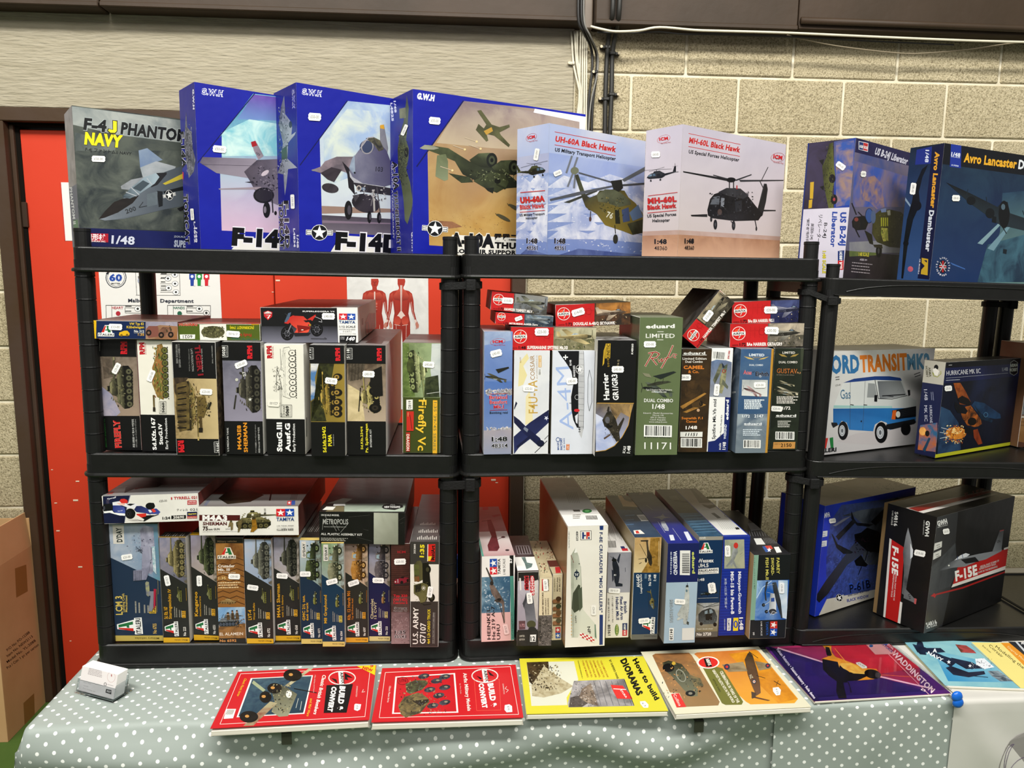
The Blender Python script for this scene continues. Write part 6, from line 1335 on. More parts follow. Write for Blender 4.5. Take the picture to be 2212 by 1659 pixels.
F.p('c83c40',808,1355,852,1352,852,1400,808,1402); F.p('3c6cb0',808,1404,852,1402,852,1450,810,1452); F.star('f0ece0',830,1378,20,-90); F.star('f0ece0',830,1427,20,-90); F.t('£8-00',786,1450,788,1370,14,'8c8674', .0)
T = B.face('T'); T.b(0,0,1,1, ('cfc4a4','b8ac8c',10)); T.b(.0, .62,1, .8,'6c3c34'); mess(T, ['a8622c','5c3c28','8c4c3c'], 18,735,660,790,760,14,2); T.p('c83c40',805,830,850,826,856,880,812,884); B.done()
B = flat('M', (903,476,1253,466,1253,1514,905,1535), 2,2, d=.44, base='e9e6dd', side='9c7c5c', top='c8c6c2', group=G7, label='tall white kit box with a long jet drawing, its brown card side showing')
F = B.f; F.b(0,0,1,1, ('eae7de','e6e2d8',6)); F.p('28427c',1194,468,1228,467,1226,505,1196,506); F.p('28427c',1194,1246,1224,1246,1222,1508,1192,1510)
F.t('F-8E CRUSADER "MIG KILLERS"',1194,525,1192,1226,28,'1c3468', .03); 
F.p('2c2c34',1026,512,1124,510,1124,592,1026,594); F.p('eae7de',1030,516,1120,514,1120,588,1030,590); F.p('28427c',1042,524,1058,524,1058,584,1042,584); F.p('28427c',1042,548,1075,548,1075,560,1042,560); F.p('c83c34',1078,523,1108,522,1108,560,1090,560,1090,584,1078,584); F.p('28427c',1094,566,1108,566,1108,584,1094,584)
F.t('48020',988,515,990,600,20,'2c3038', .02); F.t('1/48 Scale Model Kit',922,520,924,664,10,'4c4c50')
jt = ('b4b8a8','9ca090',20)
F.p(jt, 985,658,1012,735,1028,820,1040,1000,1050,1200,1160,1330,1168,1460,1140,1460,1020,1410,1005,1445,950,1445,944,1000,942,730,960,700, g=(945,1000,1045,1000,'d8dacc')); F.p('4c5244',960,1060,1010,980,1025,990,1020,1200,975,1230,950,1190); F.p('5c6454',1005,1030,1040,1000,1045,1180,1018,1220)
F.p('f0f0ea',985,658,1000,700,972,706); F.ln('8c3c38',4,944,725,968,790); F.e('2c3a4c',994,892,24,28); F.star('f0f0ea',994,892,20); F.p('2c3a4c',990,850,998,850,998,940,990,940); F.e('2a2c28',1016,800,5); F.ln('6c7064',2,1028,820,1040,1100); F.ln('6c7064',2,960,740,966,1440)
F.t('NAVY',978,1255,980,1320,14,'3a3c36', .02); F.t('NP',1086,1350,1094,1412,26,'2c2e2a', .02); F.p('7c9484',1150,1330,1160,1330,1168,1455,1152,1440)
for i in range(7):
    for j in range(3): F.p('c83840' if (i+j) % 2 else 'f0eee6',1022+i*18,1398+j*14+i*7,1040+i*18,1405+j*14+i*7,1040+i*18,1419+j*14+i*7,1022+i*18,1412+j*14+i*7)
for i in range(7): F.e('d8a840',948,1250+i*28,4)
B.sticker('F',1142,1205,92,44,90,'£20-00', tone='efede6')
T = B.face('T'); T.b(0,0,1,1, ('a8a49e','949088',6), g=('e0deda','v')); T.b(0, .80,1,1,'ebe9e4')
for k in range(7): T.ln('8a867e',2.5,860+k*14,60,920+k*14,130); T.ln('7c7870',2.5,900+k*15,175,930+k*15,270)
T.e('2c7840',1085,340,42,18); T.e('6cb070',1085,338,22,9); T.p('4c4844',960,330,1020,330,1028,345,970,346)
for k in range(10): T.p('2c2a2a',1072+k*10,380,1077+k*10,380,1088+k*10,415,1082+k*10,415)
T.tx(960,380,1030,376,5,3,14,'6a6660',2); T.t('48020',1170,392,1190,414,0.1,'2c2a2a')
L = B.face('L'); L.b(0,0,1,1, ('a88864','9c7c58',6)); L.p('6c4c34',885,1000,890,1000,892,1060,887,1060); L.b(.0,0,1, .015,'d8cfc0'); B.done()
B = flat('M', (1257,706,1462,700,1457,1447,1257,1450), 2,2, d=.38, base='e6e3db', side='9c8c70', top='a8a6a0', group=G7, label='white and grey kit box with a dark navy fighter, right of the tall white box')
F = B.f; F.b(0, .0,1, .465, ('8c8c96','a4a4ac',10), g=('a8a8b0','v')); F.p(('2c3244','1c2030',30), 1310,735,1338,765,1365,830,1370,900,1362,960,1340,990,1325,960,1315,880,1305,800); F.p('2c3244',1345,770,1370,712,1378,716,1362,800); F.p('262c3c',1330,960,1395,975,1395,998,1335,1000); F.ln('1c2030',3,1290,735,1345,790); F.e('14161e',1322,768,22,14); F.t('E',1320,905,1340,905,14,'d8d8dc', .02); F.p('343a4c',1300,850,1316,860,1318,940,1306,960); F.ln('3c4254',4,1418,835,1420,870)
for i, (s, x, a, b_, h) in enumerate((('British',1405,1130,1232,26), ('Fleet Air Arm',1372,1088,1290,26), ('Hellcat Mk.II',1335,1092,1290,26))): F.t(s, x, a, x+6, b_, h, '24386c', .03)
F.t('イギリス海軍 ヘルキャット Mk.II',1300,1080,1304,1310,12,'2c2c34'); F.t('英国"泼妇"Mk.II',1266,1098,1270,1300,12,'2c2c34'); F.t('80361',1266,1332,1268,1426,24,'2c2e38', .02); F.e('6c8c4c',1345,1378,18,50); F.t('1:48 SCALE',1352,1418,1352,1335,12,'e8e0a0', .02); F.p('24386c',1394,1320,1436,1318,1436,1378,1394,1380); F.p('c83440',1394,1380,1436,1378,1434,1428,1393,1430); F.t('HOBBY BOSS',1406,1328,1406,1422,18,'f0f0ee', .03)
B.sticker('F',1322,1034,104,44,184,'£13-00')
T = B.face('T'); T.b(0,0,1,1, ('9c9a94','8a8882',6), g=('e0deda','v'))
for k in range(9): T.ln('5a5852',2.5,1190+k*17,420,1255+k*17,570+(k % 3)*14)
for k in range(7): T.p('3a3a38',1268+k*10,600,1273+k*10,600,1280+k*10,660,1274+k*10,660)
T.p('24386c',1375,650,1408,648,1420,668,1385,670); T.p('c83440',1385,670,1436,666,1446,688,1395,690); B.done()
B = flat('M', (1492,572,1724,570,1710,1460,1480,1461), 2,2, d=.36, base='163e60', side='b4a684', top='1c3854', group=G7, label='dark blue kit box with an attack helicopter over dry grass, standing behind its neighbour')
F = B.f; F.b(0,0,1, .34, ('c8a878','b08c50',30), g=('d8c8a0','v')); F.p(('b08c48','8c6c2c',80), 1640,575,1720,573,1718,878,1560,878,1620,780); F.ln('d8c8a0',3,1712,600,1708,820)
F.p(('54483c','2c2620',40), 1600,590,1615,600,1625,680,1650,730,1655,800,1640,822,1625,800,1610,740,1608,680); F.ln('2c2620',4,1545,625,1650,820); F.ln('2c2620',4,1535,760,1680,740); F.p('3c342c',1552,595,1620,592,1620,606,1556,606); F.e('2a241e',1600,770,10,20); F.ln('2c2620',5,1560,790,1540,800)
F.t('AH-64D',1548,1006,1542,892,30,'ececea', .02); F.t('Longbow Apache',1566,1058,1562,892,18,'ececea', .01); F.t('No 2748',1644,992,1642,895,22,'ececea', .02); F.t('1:48',1688,950,1690,894,24,'ececea', .02); F.p('6c8498',1588,890,1608,890,1606,930,1586,930); F.c(heli, 1690,1200,1678,1030,80, c='7c7040', d='3c3a28', l='a89c60'); F.c(a_ita, 1672,1412,1680,1270,110); F.b(0, .948,1,1,'70706a'); F.t('Helicopters',1688,1428,1582,1428,12,'3c3c38', .01)
B.sticker('F',1582,1296,100,46,-6,'£25-00')
T = B.face('T'); T.b(0,0,1,1, ('24405c','3a5068',12)); T.b(0,0, .9, .38,'2c2c2a'); T.p('c0ae84',1335,168,1470,160,1550,306,1400,300); T.p(('6c6044','4a4230',40), 1370,180,1440,190,1500,255,1460,262,1410,240); T.p('e0e0dc',1518,375,1580,372,1630,425,1560,428)
for k in range(8): T.p('3a3a3a',1526+k*7,380,1529+k*7,380,1572+k*7,422,1568+k*7,422)
T.tx(1420,385,1500,380,8,3,40,'5c7c9c',2); T.p('e8e4dc',1490,510,1550,505,1590,540,1500,542); T.p('c83c34',1508,515,1530,512,1545,535,1515,538); B.done()
B = flat('N', (285,626,557,622,541,1490,267,1496), 2,2, d=.44, base='a9bccc', side='c4c8cc', top='24347c', group=G7, label='kit box with a navy upper third with bar code, pale blue below, standing forward')
F = B.f; F.b(0,0,1, .385,'1c2864'); F.b(0, .385,1,1, ('a8bccc','b0c2d0',8)); F.t('WEEKEND',342,690,346,898,32,'dce0e8', .04); F.t('edition',318,694,316,892,14,'c8d0dc', .03); F.t('eduard',506,695,508,886,24,'c8d070', .05)
F.p('e8e8e4',400,684,490,684,486,900,398,898)
for k in range(26): y = 712+k*6.6; F.p('2c2c34',418, y, 482, y, 482, y+(2.4 if k % 3 else 4.6), 418, y+(2.4 if k % 3 else 4.6))
jc = ('c8ccc8','a8aca8',40)
F.p(jc, 462,985,474,1010,482,1080,480,1180,470,1260,455,1330,430,1325,425,1260,430,1160,440,1080,450,1010); F.p(jc, 440,1120,375,1240,385,1262,440,1230); F.p(jc, 430,1230,372,1280,376,1295,430,1275); F.p('3c3e3c',455,985,470,985,474,1005,450,1005); F.ln('2c2e2c',3,463,968,463,990); F.e('5c7c8c',458,1036,7,12); mess(F, ['6c706c','e0e2de','8c908c'], 26,425,1020,478,1310,7,3); F.p('4c504c',460,1300,478,1310,474,1335,456,1322)
F.t('MiG-21MFN',312,1112,312,1310,26,'a8b4bc', .04, out='4a545c', ob=.02); F.p('ecece8',306,1360,346,1360,342,1468,304,1470); F.t('84128',312,1370,312,1462,24,'2a2c30', .03)
F.p('dcdcd8',418,1362,525,1358,522,1464,416,1468)
B.sticker('F',398,1130,96,46,184,'£30-00')
T = B.face('T'); T.b(0,0,1,1, ('34343c','2c2c34',8), g=('2438a0','v')); T.b(0, .55,1,1, ('20308c','1c2c80',6)); T.p(('8c8c94','6c6c74',30), 160,395,230,385,250,365,270,390,320,395,260,405,240,420,220,405); T.p(('c0c4cc','9098a8',30), 232,432,265,430,300,490,302,515,270,512,240,470)
T.ln('c8ccd8',2,335,490,410,595); T.ln('c8ccd8',2,205,430,270,530); T.p('d8dce4',305,550,340,548,356,596,318,598); T.p('d8dce8',432,522,468,520,510,596,470,600); T.t('eduard',440,530,490,594,0.1,'22308c'); T.p('6c5c60',40,185,70,180,78,195,48,200)
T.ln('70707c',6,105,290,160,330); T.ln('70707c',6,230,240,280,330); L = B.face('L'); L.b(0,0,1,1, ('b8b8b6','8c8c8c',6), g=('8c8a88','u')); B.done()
B = flat('N', (553,566,758,562,743,1440,542,1441), 2,2, d=.42, base='163c60', side='b8b8b2', top='2a2a2a', group=G7, label='blue kit box with a white text panel and a dark helicopter near its foot')
F = B.f; F.b(0,0,1, .035,'a09c90'); F.t('Aircraft',552,582,625,580,18,'dcdcd4', .02); F.b(0, .035,1, .655,'123a60'); F.c(a_ita, 560,710,682,706,92); F.b(0, .13,1, .175,'0e3050') if 0 else None
F.t('Wessex',554,790,695,786,34,'eceae6', .03); F.t('UH.5',556,832,650,828,32,'eceae6', .03); F.p('e8e6e0',552,846,738,834,738,884,550,894); F.t('FALKLANDS',566,872,730,862,20,'1c1e24', .03); F.t('40 ANNIVERSARY',566,888,725,880,10,'3c4450', .01); F.t('1:48',554,952,614,948,24,'eceae6', .02)
F.c(heli, 566,1082,730,1078,46, c='2c3430', d='101414', l='5c6458'); F.ln('dcdcd4',2,556,1102,732,1096); F.b(0, .655,1, .945, ('c0c4c8','8c8c80',20), g=('8c8468','v')); F.p(('3c4244','1c2022',30), 560,1240,590,1210,660,1185,700,1200,725,1260,720,1300,700,1325,600,1330,560,1300, g=(640,1190,640,1330,'5c6466')); F.p('8c9ca4',615,1215,640,1205,640,1235,615,1240); F.p('8c9ca4',655,1200,675,1196,690,1225,660,1235); F.p('1c2022',620,1240,680,1235,680,1290,625,1295)
F.ln('26282c',4,550,1150,620,1180,740,1160); F.ln('26282c',4,600,1185,730,1140); F.e('1a1a1c',705,1330,16,18); F.e('1a1a1c',585,1325,14,14); mess(F, ['5c6466','24282a','7c8480'], 24,570,1230,715,1320,10,3); F.t('Super decals sheet',548,1375,686,1372,12,'dcdcd0', .01); F.b(0, .945,1,1,'6a6862'); F.t('No 2720',545,1428,672,1424,26,'eceae4', .03)
B.sticker('F',678,1010,96,66,82,'£20-00')
T = B.face('T'); T.b(0,0,1,1, ('3a3834','2c2a28',6)); T.b(0, .55,1,1, ('3c6480','24506c',50)); 
for k in range(14): T.ln('6c94ac' if k % 2 else '2c4c60',3,425+k*9,372+k*12,640+k*6,362+k*12) if k < 14 else None
T.p('54524c',300,212,370,206,396,245,330,250); T.ln('6a6862',6,390,255,520,260,540,300); L = B.face('L'); L.b(0,0,1,1,'a4a09a'); B.done()
B = flat('N', (765,564,996,562,979,1424,749,1428), 2,2, d=.43, base='1f3a9c', side='6a5430', top='b0b0ac', group=G7, label='bright blue ribbed kit box with a red-nosed jet panel and white vertical title')
F = B.f; F.b(0,0,1,1,'213c9e')
for k in range(34): F.b(0, .02+k*.029,1, .028+k*.029,'1a3290')
F.p(('b4b49c','98a090',24), 790,590,960,586,966,840,786,842); F.p(('a8acac','7c8080',40), 870,640,900,640,905,700,870,770,855,820,840,815,850,720); F.e('c84038',888,640,20,26); F.p('8c9090',855,750,800,820,810,828,862,780); F.p('8c9090',870,770,900,838,890,840,862,800); F.ln('8c8c80',4,925,720,945,700)
F.p('1c3490',900,860,960,858,955,1245,838,1248,842,862); F.t('Mikoyan-Gurevich',908,868,912,1236,26,'eceef4', .03); F.t('MiG-15 bis Fagot-B',842,868,846,1240,28,'eceef4', .04); F.t('米格-15比斯 "柴捆-B"',788,925,792,1190,18,'c8d0e4', .0); F.t('1:48',918,1268,922,1378,32,'eceef4', .04)
F.p('e8d030',866,1272,910,1270,906,1384,862,1386); F.e('2858b8',886,1328,20,32); F.e('e0c030',886,1328,9,22); F.p('ecece8',812,1276,846,1274,842,1382,810,1384); F.t('TRUMPETER',816,1280,818,1378,18,'2c3c7c', .02); F.t('ITEM NO.02806',784,1282,786,1378,10,'d0d8e8')
B.sticker('F',815,688,100,48,88,'£20-00')
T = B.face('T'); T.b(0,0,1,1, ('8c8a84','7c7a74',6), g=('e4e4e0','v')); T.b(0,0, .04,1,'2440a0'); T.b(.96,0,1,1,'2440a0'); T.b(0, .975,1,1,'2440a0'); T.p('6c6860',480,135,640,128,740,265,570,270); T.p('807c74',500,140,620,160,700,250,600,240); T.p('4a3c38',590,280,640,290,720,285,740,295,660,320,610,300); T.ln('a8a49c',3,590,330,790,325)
T.p('5c6064',670,360,700,355,760,400,730,405); T.ring('5c6064',820,380,30,14,4)
for k in range(9): T.ln('8a8a88',2,720+k*16,425,775+k*18,500)
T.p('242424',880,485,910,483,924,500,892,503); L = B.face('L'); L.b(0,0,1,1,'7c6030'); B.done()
B = flat('N', (1030,726,1356,720,1333,1455,1020,1455), 2,2, d=.36, base='25272c', side='b09468', top='3c3c40', group=G7, label='black kit box with a biplane on bright blue sky and yellow capitals')
F = B.f; F.b(0,0, .125, .77,'8cae9c'); F.b(.125,0,1, .30,'1c1e24'); F.b(.125, .30,1, .775, ('2c6cb8','a8c8e4',12), g=('1c5cac','u')); F.p(('dce4ec','b0c8dc',16), 1260,945,1342,945,1336,1285,1290,1270,1250,1120); F.ln('c8dcec',6,1070,1100,1120,1010,1200,950)
for s, x, b_ in (('FAIREY',1244,888), ('SWORD-',1196,900), ('FISH Mk.II',1148,938)): F.t(s, x, 748, x+2, b_, 26,'d8d070', .02)
F.t('フェアリー ソードフィッシュ Mk.II',1042,745,1046,1020,12,'2c4038')
st = ('a8b0b4','7c848c',30)
F.p('3c4048',1150,960,1172,950,1150,1050,1158,1125,1144,1120,1138,1050); F.p(('4a5058','2c3038',30), 1205,965,1240,960,1280,1120,1296,1275,1284,1278,1255,1180,1220,1060); F.p(st, 1190,1060,1225,1060,1240,1140,1240,1230,1215,1245,1180,1230,1180,1160, g=(1180,1100,1240,1100,'e0e4e8')); F.e('3c3c44',1210,1216,32,22); F.e('5c5c64',1210,1222,18,12); F.p('3c5ca0',1195,1100,1225,1096,1225,1130,1195,1132); F.ln('e0e0e0',3,1190,1250,1210,1215,1250,1230)
for x, y in ((1130,1160), (1155,1218)): F.e('16181c', x, y, 15,15); F.e('7c8084', x, y, 5); F.ln('c8d0d4',4, x+10, y, 1185, y-30)
F.ln('c8d0d8',2,1160,1050,1210,1060); F.ln('c8d0d8',2,1160,990,1220,980); F.t('TAMIYA',1150,1305,1152,1425,22,'2c5ca4', .03); F.t('1/48 SCALE',1104,1305,1106,1428,14,'d8d8d8', .01); F.p('c84034',1188,1304,1250,1302,1250,1365,1186,1366); F.p('2c5cb0',1186,1366,1250,1365,1246,1430,1184,1432); F.star('f0f0ee',1218,1334,30,90); F.star('f0f0ee',1216,1398,30,90); F.t('99',1034,1398,1036,1424,16,'e0e0e0', .02)
B.sticker('F',1288,1010,98,44,90,'£30-00', tone='ecf0f4')
T = B.face('T'); T.b(0,0,1,1, ('34343a','242428',6)); T.p('dcdcd8',1045,580,1110,578,1148,632,1070,634); T.p('3c64a4',1118,650,1160,645,1190,695,1150,700); T.p('c84c44',1140,645,1195,642,1215,670,1165,672); T.star('f0f0ee',1180,680,22); T.p('e8e8e4',1220,655,1262,652,1290,700,1245,706)
for k in range(12): T.ln('8c8c8c',2.5,960+k*22,520,975+k*22,560)
for k in range(8): T.ln('9c9c9c',2,1130+k*13,578,1150+k*14,625)
T.p('6c6c70',990,450,1080,440,1120,505,1020,515); T.p('8c8c90',860,300,930,310,950,350,890,340); L = B.face('L'); L.b(0,0,1,1, ('b89c70','a88c60',6)); B.done()
# ================================================================== RIGHT UNIT, MIDDLE AND BOTTOM SHELVES
B = flat('J', (262,603,1100,577,1072,1343,215,1447), 3,1, free=True, d=.13, base='e4e3e0', side='d8d4cc', top='a8a8a4', label='white kit box showing a blue and white van under orange and blue capitals')
F = B.f; F.b(0,0,1,1, ('e8e7e4','dcdbd8',6), g=('c8c6c6','v')); F.p('b4b0b0',300,1440,700,1380,960,1340,960,1250,500,1260,330,1330) if 0 else None
F.t('FORD',236,776,515,768,142,'3c7cac', .05); F.t('TRANSIT',522,764,905,745,132,'e08830', .05); F.t('MK2',905,744,1092,735,122,'6c9cb8', .05)
F.p('c8c4c4',330,1330,480,1270,960,1190,960,1280,700,1360,420,1350)
F.p(('e4e6e4','dcdedc',8), 300,1065,330,980,380,855,560,838,640,830,860,835,905,960,978,1000,975,1100,740,1110, g=(300,900,950,1000,'c8ccca')); F.p('2c4c8c',380,856,470,822,640,802,760,802,848,815,860,838,640,832,560,840)
F.p(('2c6ca8','24609c',8), 300,1065,780,1062,975,1060,972,1180,760,1240,735,1180,690,1165,640,1195,625,1250,430,1238,410,1180,370,1165,345,1200,300,1185, g=(300,1060,300,1240,'3c84c0'))
F.p('a8ccc8',305,1038,780,1045,780,1062,302,1062); F.p('707478',660,842,850,838,895,955,780,980,678,985, g=(660,840,890,980,'a8acac')); F.p('9ca0a0',585,858,640,862,658,975,575,975); F.ln('3a3c40',5,640,830,668,985,780,988,905,958); F.ln('26282c',8,700,962,885,950); F.ln('26282c',6,730,960,790,968); F.ln('8c9090',3,820,925,835,905)
F.p('1c1e22',636,955,660,955,658,1010,634,1008); F.p('1c1e22',905,915,926,912,928,955,912,965); F.ln('4c5054',2,440,850,436,1230); F.ln('4c5054',2,560,842,540,1240)
F.p('1c2026',780,1080,975,1045,975,1130,830,1150,780,1152); F.p('d87030',785,1080,815,1078,805,1155,774,1152); F.e('e0e4dc',828,1112,18,26); F.p('24262a',730,1195,960,1150,975,1175,960,1190,780,1235,735,1232)
for k in range(4): F.ln('4c5056',2,845,1085+k*14,970,1062+k*14)
F.p('26282c',284,1178,330,1180,338,1200,300,1222,286,1195)
for x, y, rx, ry in ((380,1245,42,76), (690,1260,52,86), (890,1230,40,52)):
    F.e('1a1a1c', x, y, rx, ry)
    if x < 850: F.e('c8ccd0', x-8, y, rx*.58, ry*.60); F.e('6c7074', x-8, y, rx*.2, ry*.22); F.ring('6c7074', x-8, y, rx*.42, ry*.44,3)
F.t('Gas',360,986,442,982,80,'5c84a0', .0); F.ln('1c2024',5,440,1032,465,1036); F.ln('1c2024',5,548,1034,574,1036); F.e('1c2024',528,1168,5,7)
F.p('2c8448',270,1304,298,1298,302,1385,280,1388); F.p('c83c34',200,1390,235,1305,258,1304,240,1390); F.t('ITALERI',155,1426,328,1412,32,'1c1e22', .04, shear=.1); F.tx(958,790,1008,772,6,2,20,'5c5c5c'); F.tx(318,812,350,808,6,2,20,'5c5c5c')
F.t('£35-00',318,882,360,876,14,'8c8c88', .0); B.done()
B = flat('J', (1217,690,1822,655,1746,1365,1130,1470), 3,1, free=True, dL=(1040,672), base='1c2444', side='20264c', top='24262c', label='dark kit box with an orange-lit fighter at night and pale crest on its side')
F = B.f; F.b(0,0,1,1, ('1e2a4c','0e1220',8), g=('101828','v')); F.p('14161c',1217,690,1822,655,1818,700,1214,735) ; F.p(('202a58','1a2248',8), 1213,735,1818,700,1812,800,1200,860); F.t('HURRICANE MK IIC',1224,796,1502,776,40,'dcdce0', .0); F.t('1/48',1678,762,1724,758,32,'c0c4cc', .0); F.ln('c0c4cc',2,1220,818,1724,776); F.tx(1218,838,1332,832,5,1,8,'c0c4cc'); F.t('40004',1240,716,1268,714,8,'e0e0e0')
F.p('101018',1745,690,1772,672,1802,690,1800,775,1772,795,1740,778); F.ln('a8aca8',3,1745,690,1772,672,1802,690,1800,775,1772,795,1740,778,1745,690); F.t('ARMA',1740,728,1804,722,26,'b8bcb4', .03); F.t('HOBBY',1738,764,1804,758,26,'b8bcb4', .03)
F.p(('5c9cc0','2c5c84',16), 1165,1060,1240,1120,1270,1200,1180,1260,1150,1250, g=(1180,1180,1300,1100,'1c2c4c')); F.p(('3c5c7c','243a58',14), 1160,1040,1250,1080,1320,1180,1340,1400,1150,1440)
F.e(('e8a040','a86030',30), 1300,1265,85,52); F.e(('f8e0a0','f0a848',40), 1308,1245,42,28); mess(F, ['f0b050','b86830','7c4428','f8e8b0'], 50,1200,1200,1380,1350,18,3)
for a in ((1170,1308,1240,1290), (1168,1258,1230,1268), (1180,1220,1250,1240)): F.ln('e8f0f4',3, *a)
F.p(('c07030','8c4a1c',40), 1278,858,1335,856,1375,920,1420,1010,1410,1040,1330,1030,1310,960, g=(1300,860,1400,1040,'7c4020')); F.p('1a1410',1310,985,1350,960,1400,985,1425,1020,1410,1045,1330,1020); F.p(('b86c2c','3c2818',40), 1330,1060,1420,1040,1500,1150,1510,1190,1480,1210,1450,1215,1390,1200,1350,1140); F.p('14161c',1290,1010,1370,1050,1395,1085,1380,1110,1310,1098,1285,1050); F.e('16120e',1430,1170,36,32); F.p('14161c',1370,1205,1450,1235,1475,1270,1440,1285,1370,1262)
F.p(('244a6c','16304c',20), 1425,1040,1450,1005,1530,1020,1660,1110,1665,1145,1620,1150,1500,1130); F.p(('1c3850','10202e',20), 1450,1040,1510,1110,1600,1160,1590,1180,1500,1150); F.ring('5c8cac',1542,1115,16,18,4); F.p(('a04c24','6c3018',20), 1440,1240,1475,1230,1515,1350,1480,1360,1445,1300)
F.b(0, .962,1,1,'c0c234'); B.sticker('F',1234,900,62,44,-5,'£35-00', tc='9a9a94')
L = B.face('L'); L.b(0,0,1,1,'20264e'); L.b(0,0,1, .235,'c0bcb0'); L.t('ARMA',1080,724,1078,806,0.1,'3c3c3c'); L.t('HOBBY',1052,720,1060,812,18,'55523c', .03); L.t('ARMA',1076,730,1084,808,18,'55523c', .03); L.ln('a0a440',5,1125,790,1110,770,1120,800,1150,808,1180,780,1178,760); L.e('1a1a1a',1140,730,18,22); L.p('e8e4dc',1112,745,1135,735,1165,760,1150,800,1125,790)
L.t('1/48',1040,910,1046,998,28,'d0d0dc', .0); L.t('HURRICANE',1085,1040,1090,1182,22,'d0d0dc', .0); L.t('MK IIC',1042,1040,1046,1170,26,'d0d0dc', .0); L.tx(1110,930,1116,1000,6,2,14,'8c90a8'); L.p(('c07030','3c6c90',30), 1010,1200,1150,1180,1148,1420,990,1400); L.e(('f0b868','c07830',30), 1030,1250,28,34); L.e('16100c',1068,1268,18,24); L.p('244a64',1030,1400,1080,1300,1095,1310,1050,1420); L.b(0, .99,1,1,'181c38'); B.done()
B = flat('J', (1900,548,2360,535,2330,1420,1822,1330), 3,1, yaw=8, d=.1, base='8c6c4c', side='7c5c44', top='6a5238', label='brown kit box with a grey-blue panel at the right edge of the picture, middle shelf')
F = B.f; F.b(0, .0,1,1, ('6a4838','5c4030',20)); F.p(('8c8c88','6c7478',20), 1815,880,2000,890,2000,1130,1795,1110); F.p('c8c0b0',1785,1122,2000,1130,2000,1150,1785,1138); F.p(('a07c50','8c6840',10), 1785,1142,2000,1152,2000,1370,1765,1325); F.ln('4c3424',3,1800,1170,2000,1185); F.ln('4c3424',3,1795,1300,1812,1200,2000,1210); B.done()
B = corner('T', (505,300), (1452,196), (82,255), 3,2, nb=(425,1434), base='2440a8', side='2440a8', top='8c8478', tray=('B', .004,'9c8464'), label='blue-edged kit box with a black twin-boom aircraft over dark sea')
F = B.f; F.fr = 'T'; F.b(0,0,1,1, ('2a48c4','2440b4',8)); F.p(('4058b0','2c3c80',60), 590,450,700,290,1440,190,1400,1080,540,1255,545,820, g=(560,900,1100,350,'5c6880')); F.p(('6c7480','3c424c',14), 700,400,900,340,1180,300,1250,420,1100,900,900,900,960,520,820,400); mess(F, ['5068c0','4054a0','6c80cc','34468c'], 120,570,800,1050,1180,12,5)
F.p('8c90a0',610,500,720,430,800,400,730,450,640,505) ; bk = ('16181e','0c0e12',30)
F.p(bk, 450,1200,540,1060,830,680,960,680,930,780,760,900,560,1200,470,1290,445,1260, g=(450,1250,900,700,'4c5266')); F.p(('2c3038','16181e',30), 595,580,610,590,660,690,760,740,820,770,800,785,720,790,650,730); F.p(('2c3038','14161c',30), 800,345,830,430,860,470,1030,485,980,510,860,500,800,430); F.p(('343844','1a1c22',20), 640,610,810,440,850,460,670,650)
F.p(bk, 830,590,900,570,960,520,1080,560,1130,640,1090,780,960,760,840,650); F.p(bk, 1000,460,1200,260,1270,210,1290,230,1050,500); F.p(bk, 830,860,900,800,940,870,970,900,950,920,850,910); F.ln('14161c',8,968,760,940,860); F.ln('14161c',8,905,920,872,1000); mess(F, ['24262e','3c2434','0c0c10'], 30,830,580,1100,780,24,3)
F.p(('d8d4c8','ccc8bc',6), 548,1252,1460,1070,1400,1220,465,1422); F.c(a_star, 645,1295,740,1250,75,'1a1c24'); F.t('P-61B',785,1190,1000,1130,96,'3c60c0', .06, shear=.2); F.t('P-61B',787,1190,1002,1130,86,'101830', .02, shear=.2); F.t('BLACK WIDOW',755,1282,982,1232,30,'2c44a0', .03, shear=.2); F.t('WWII USAAF NORTHROP',765,1228,990,1168,20,'28386c', .03, shear=.2)
F.t('GWH',490,428,582,404,44,'e0e4ec', .05, out='e8ecf4', ob=.02); F.p('d8dce0',480,560,556,550,552,608,480,622); F.p('d8dce0',478,660,550,650,546,708,476,720); F.tx(495,582,535,578,5,2,22,'6c7078'); F.tx(492,682,532,678,5,2,22,'6c7078')
B.sticker('F',603,448,70,48,-8,'£60-00', fr='T', tc='8c8c88'); T = B.face('T','T'); T.b(0,0,1,1, ('948a80','80766c',5)); T.b(.0, .0, .5,1, ('706860','80766e',6)); T.t('ABC 4812',1050,90,1330,100,0.1,'4a4a4a'); mess(T, ['4c4844','565250'], 20,1000,70,1300,130,30,3, .4); L = B.face('L','T'); L.b(0,0,1,1,'2844bc'); B.done()
B = corner('O', (1375,396), (2072,221), (966,286), 3,2, nb=(1276,1412), base='2c2e30', side='141414', top='1c1c1c', tray=('B', .012,'8c7450'), label='large black kit box with red band and grey jet, turned cornerwise')
F = B.f; F.fr = 'U'; F.b(0,0,1,1, ('46484a','3a3c3e',6), g=('0e0e0f','u')); F.p(('1a1a1a','101010',8), 360,300,1000,180,1000,1500,200,1460,300,1000); F.p(('54585a','3c4044',10), 70,900,330,640,350,900,280,1060,70,1140); F.p('7c6c50',55,1330,120,1290,110,1400,50,1420) if 0 else None
F.p('b82420',350,880,960,640,975,640,958,830,305,1040); F.p('e0ddd6',305,1040,958,812,956,850,290,1072); F.p('e0ddd6',800,690,980,632,978,655,800,712) ; F.p('b82420',800,708,978,650,975,800,760,850); F.p('a82824',140,1132,400,1065,960,858,960,872,400,1082,145,1146); F.p('b82828',90,1155,125,1125,135,1135,145,1145,130,1172,118,1160)
jb = ('54585c','3c4044',20)
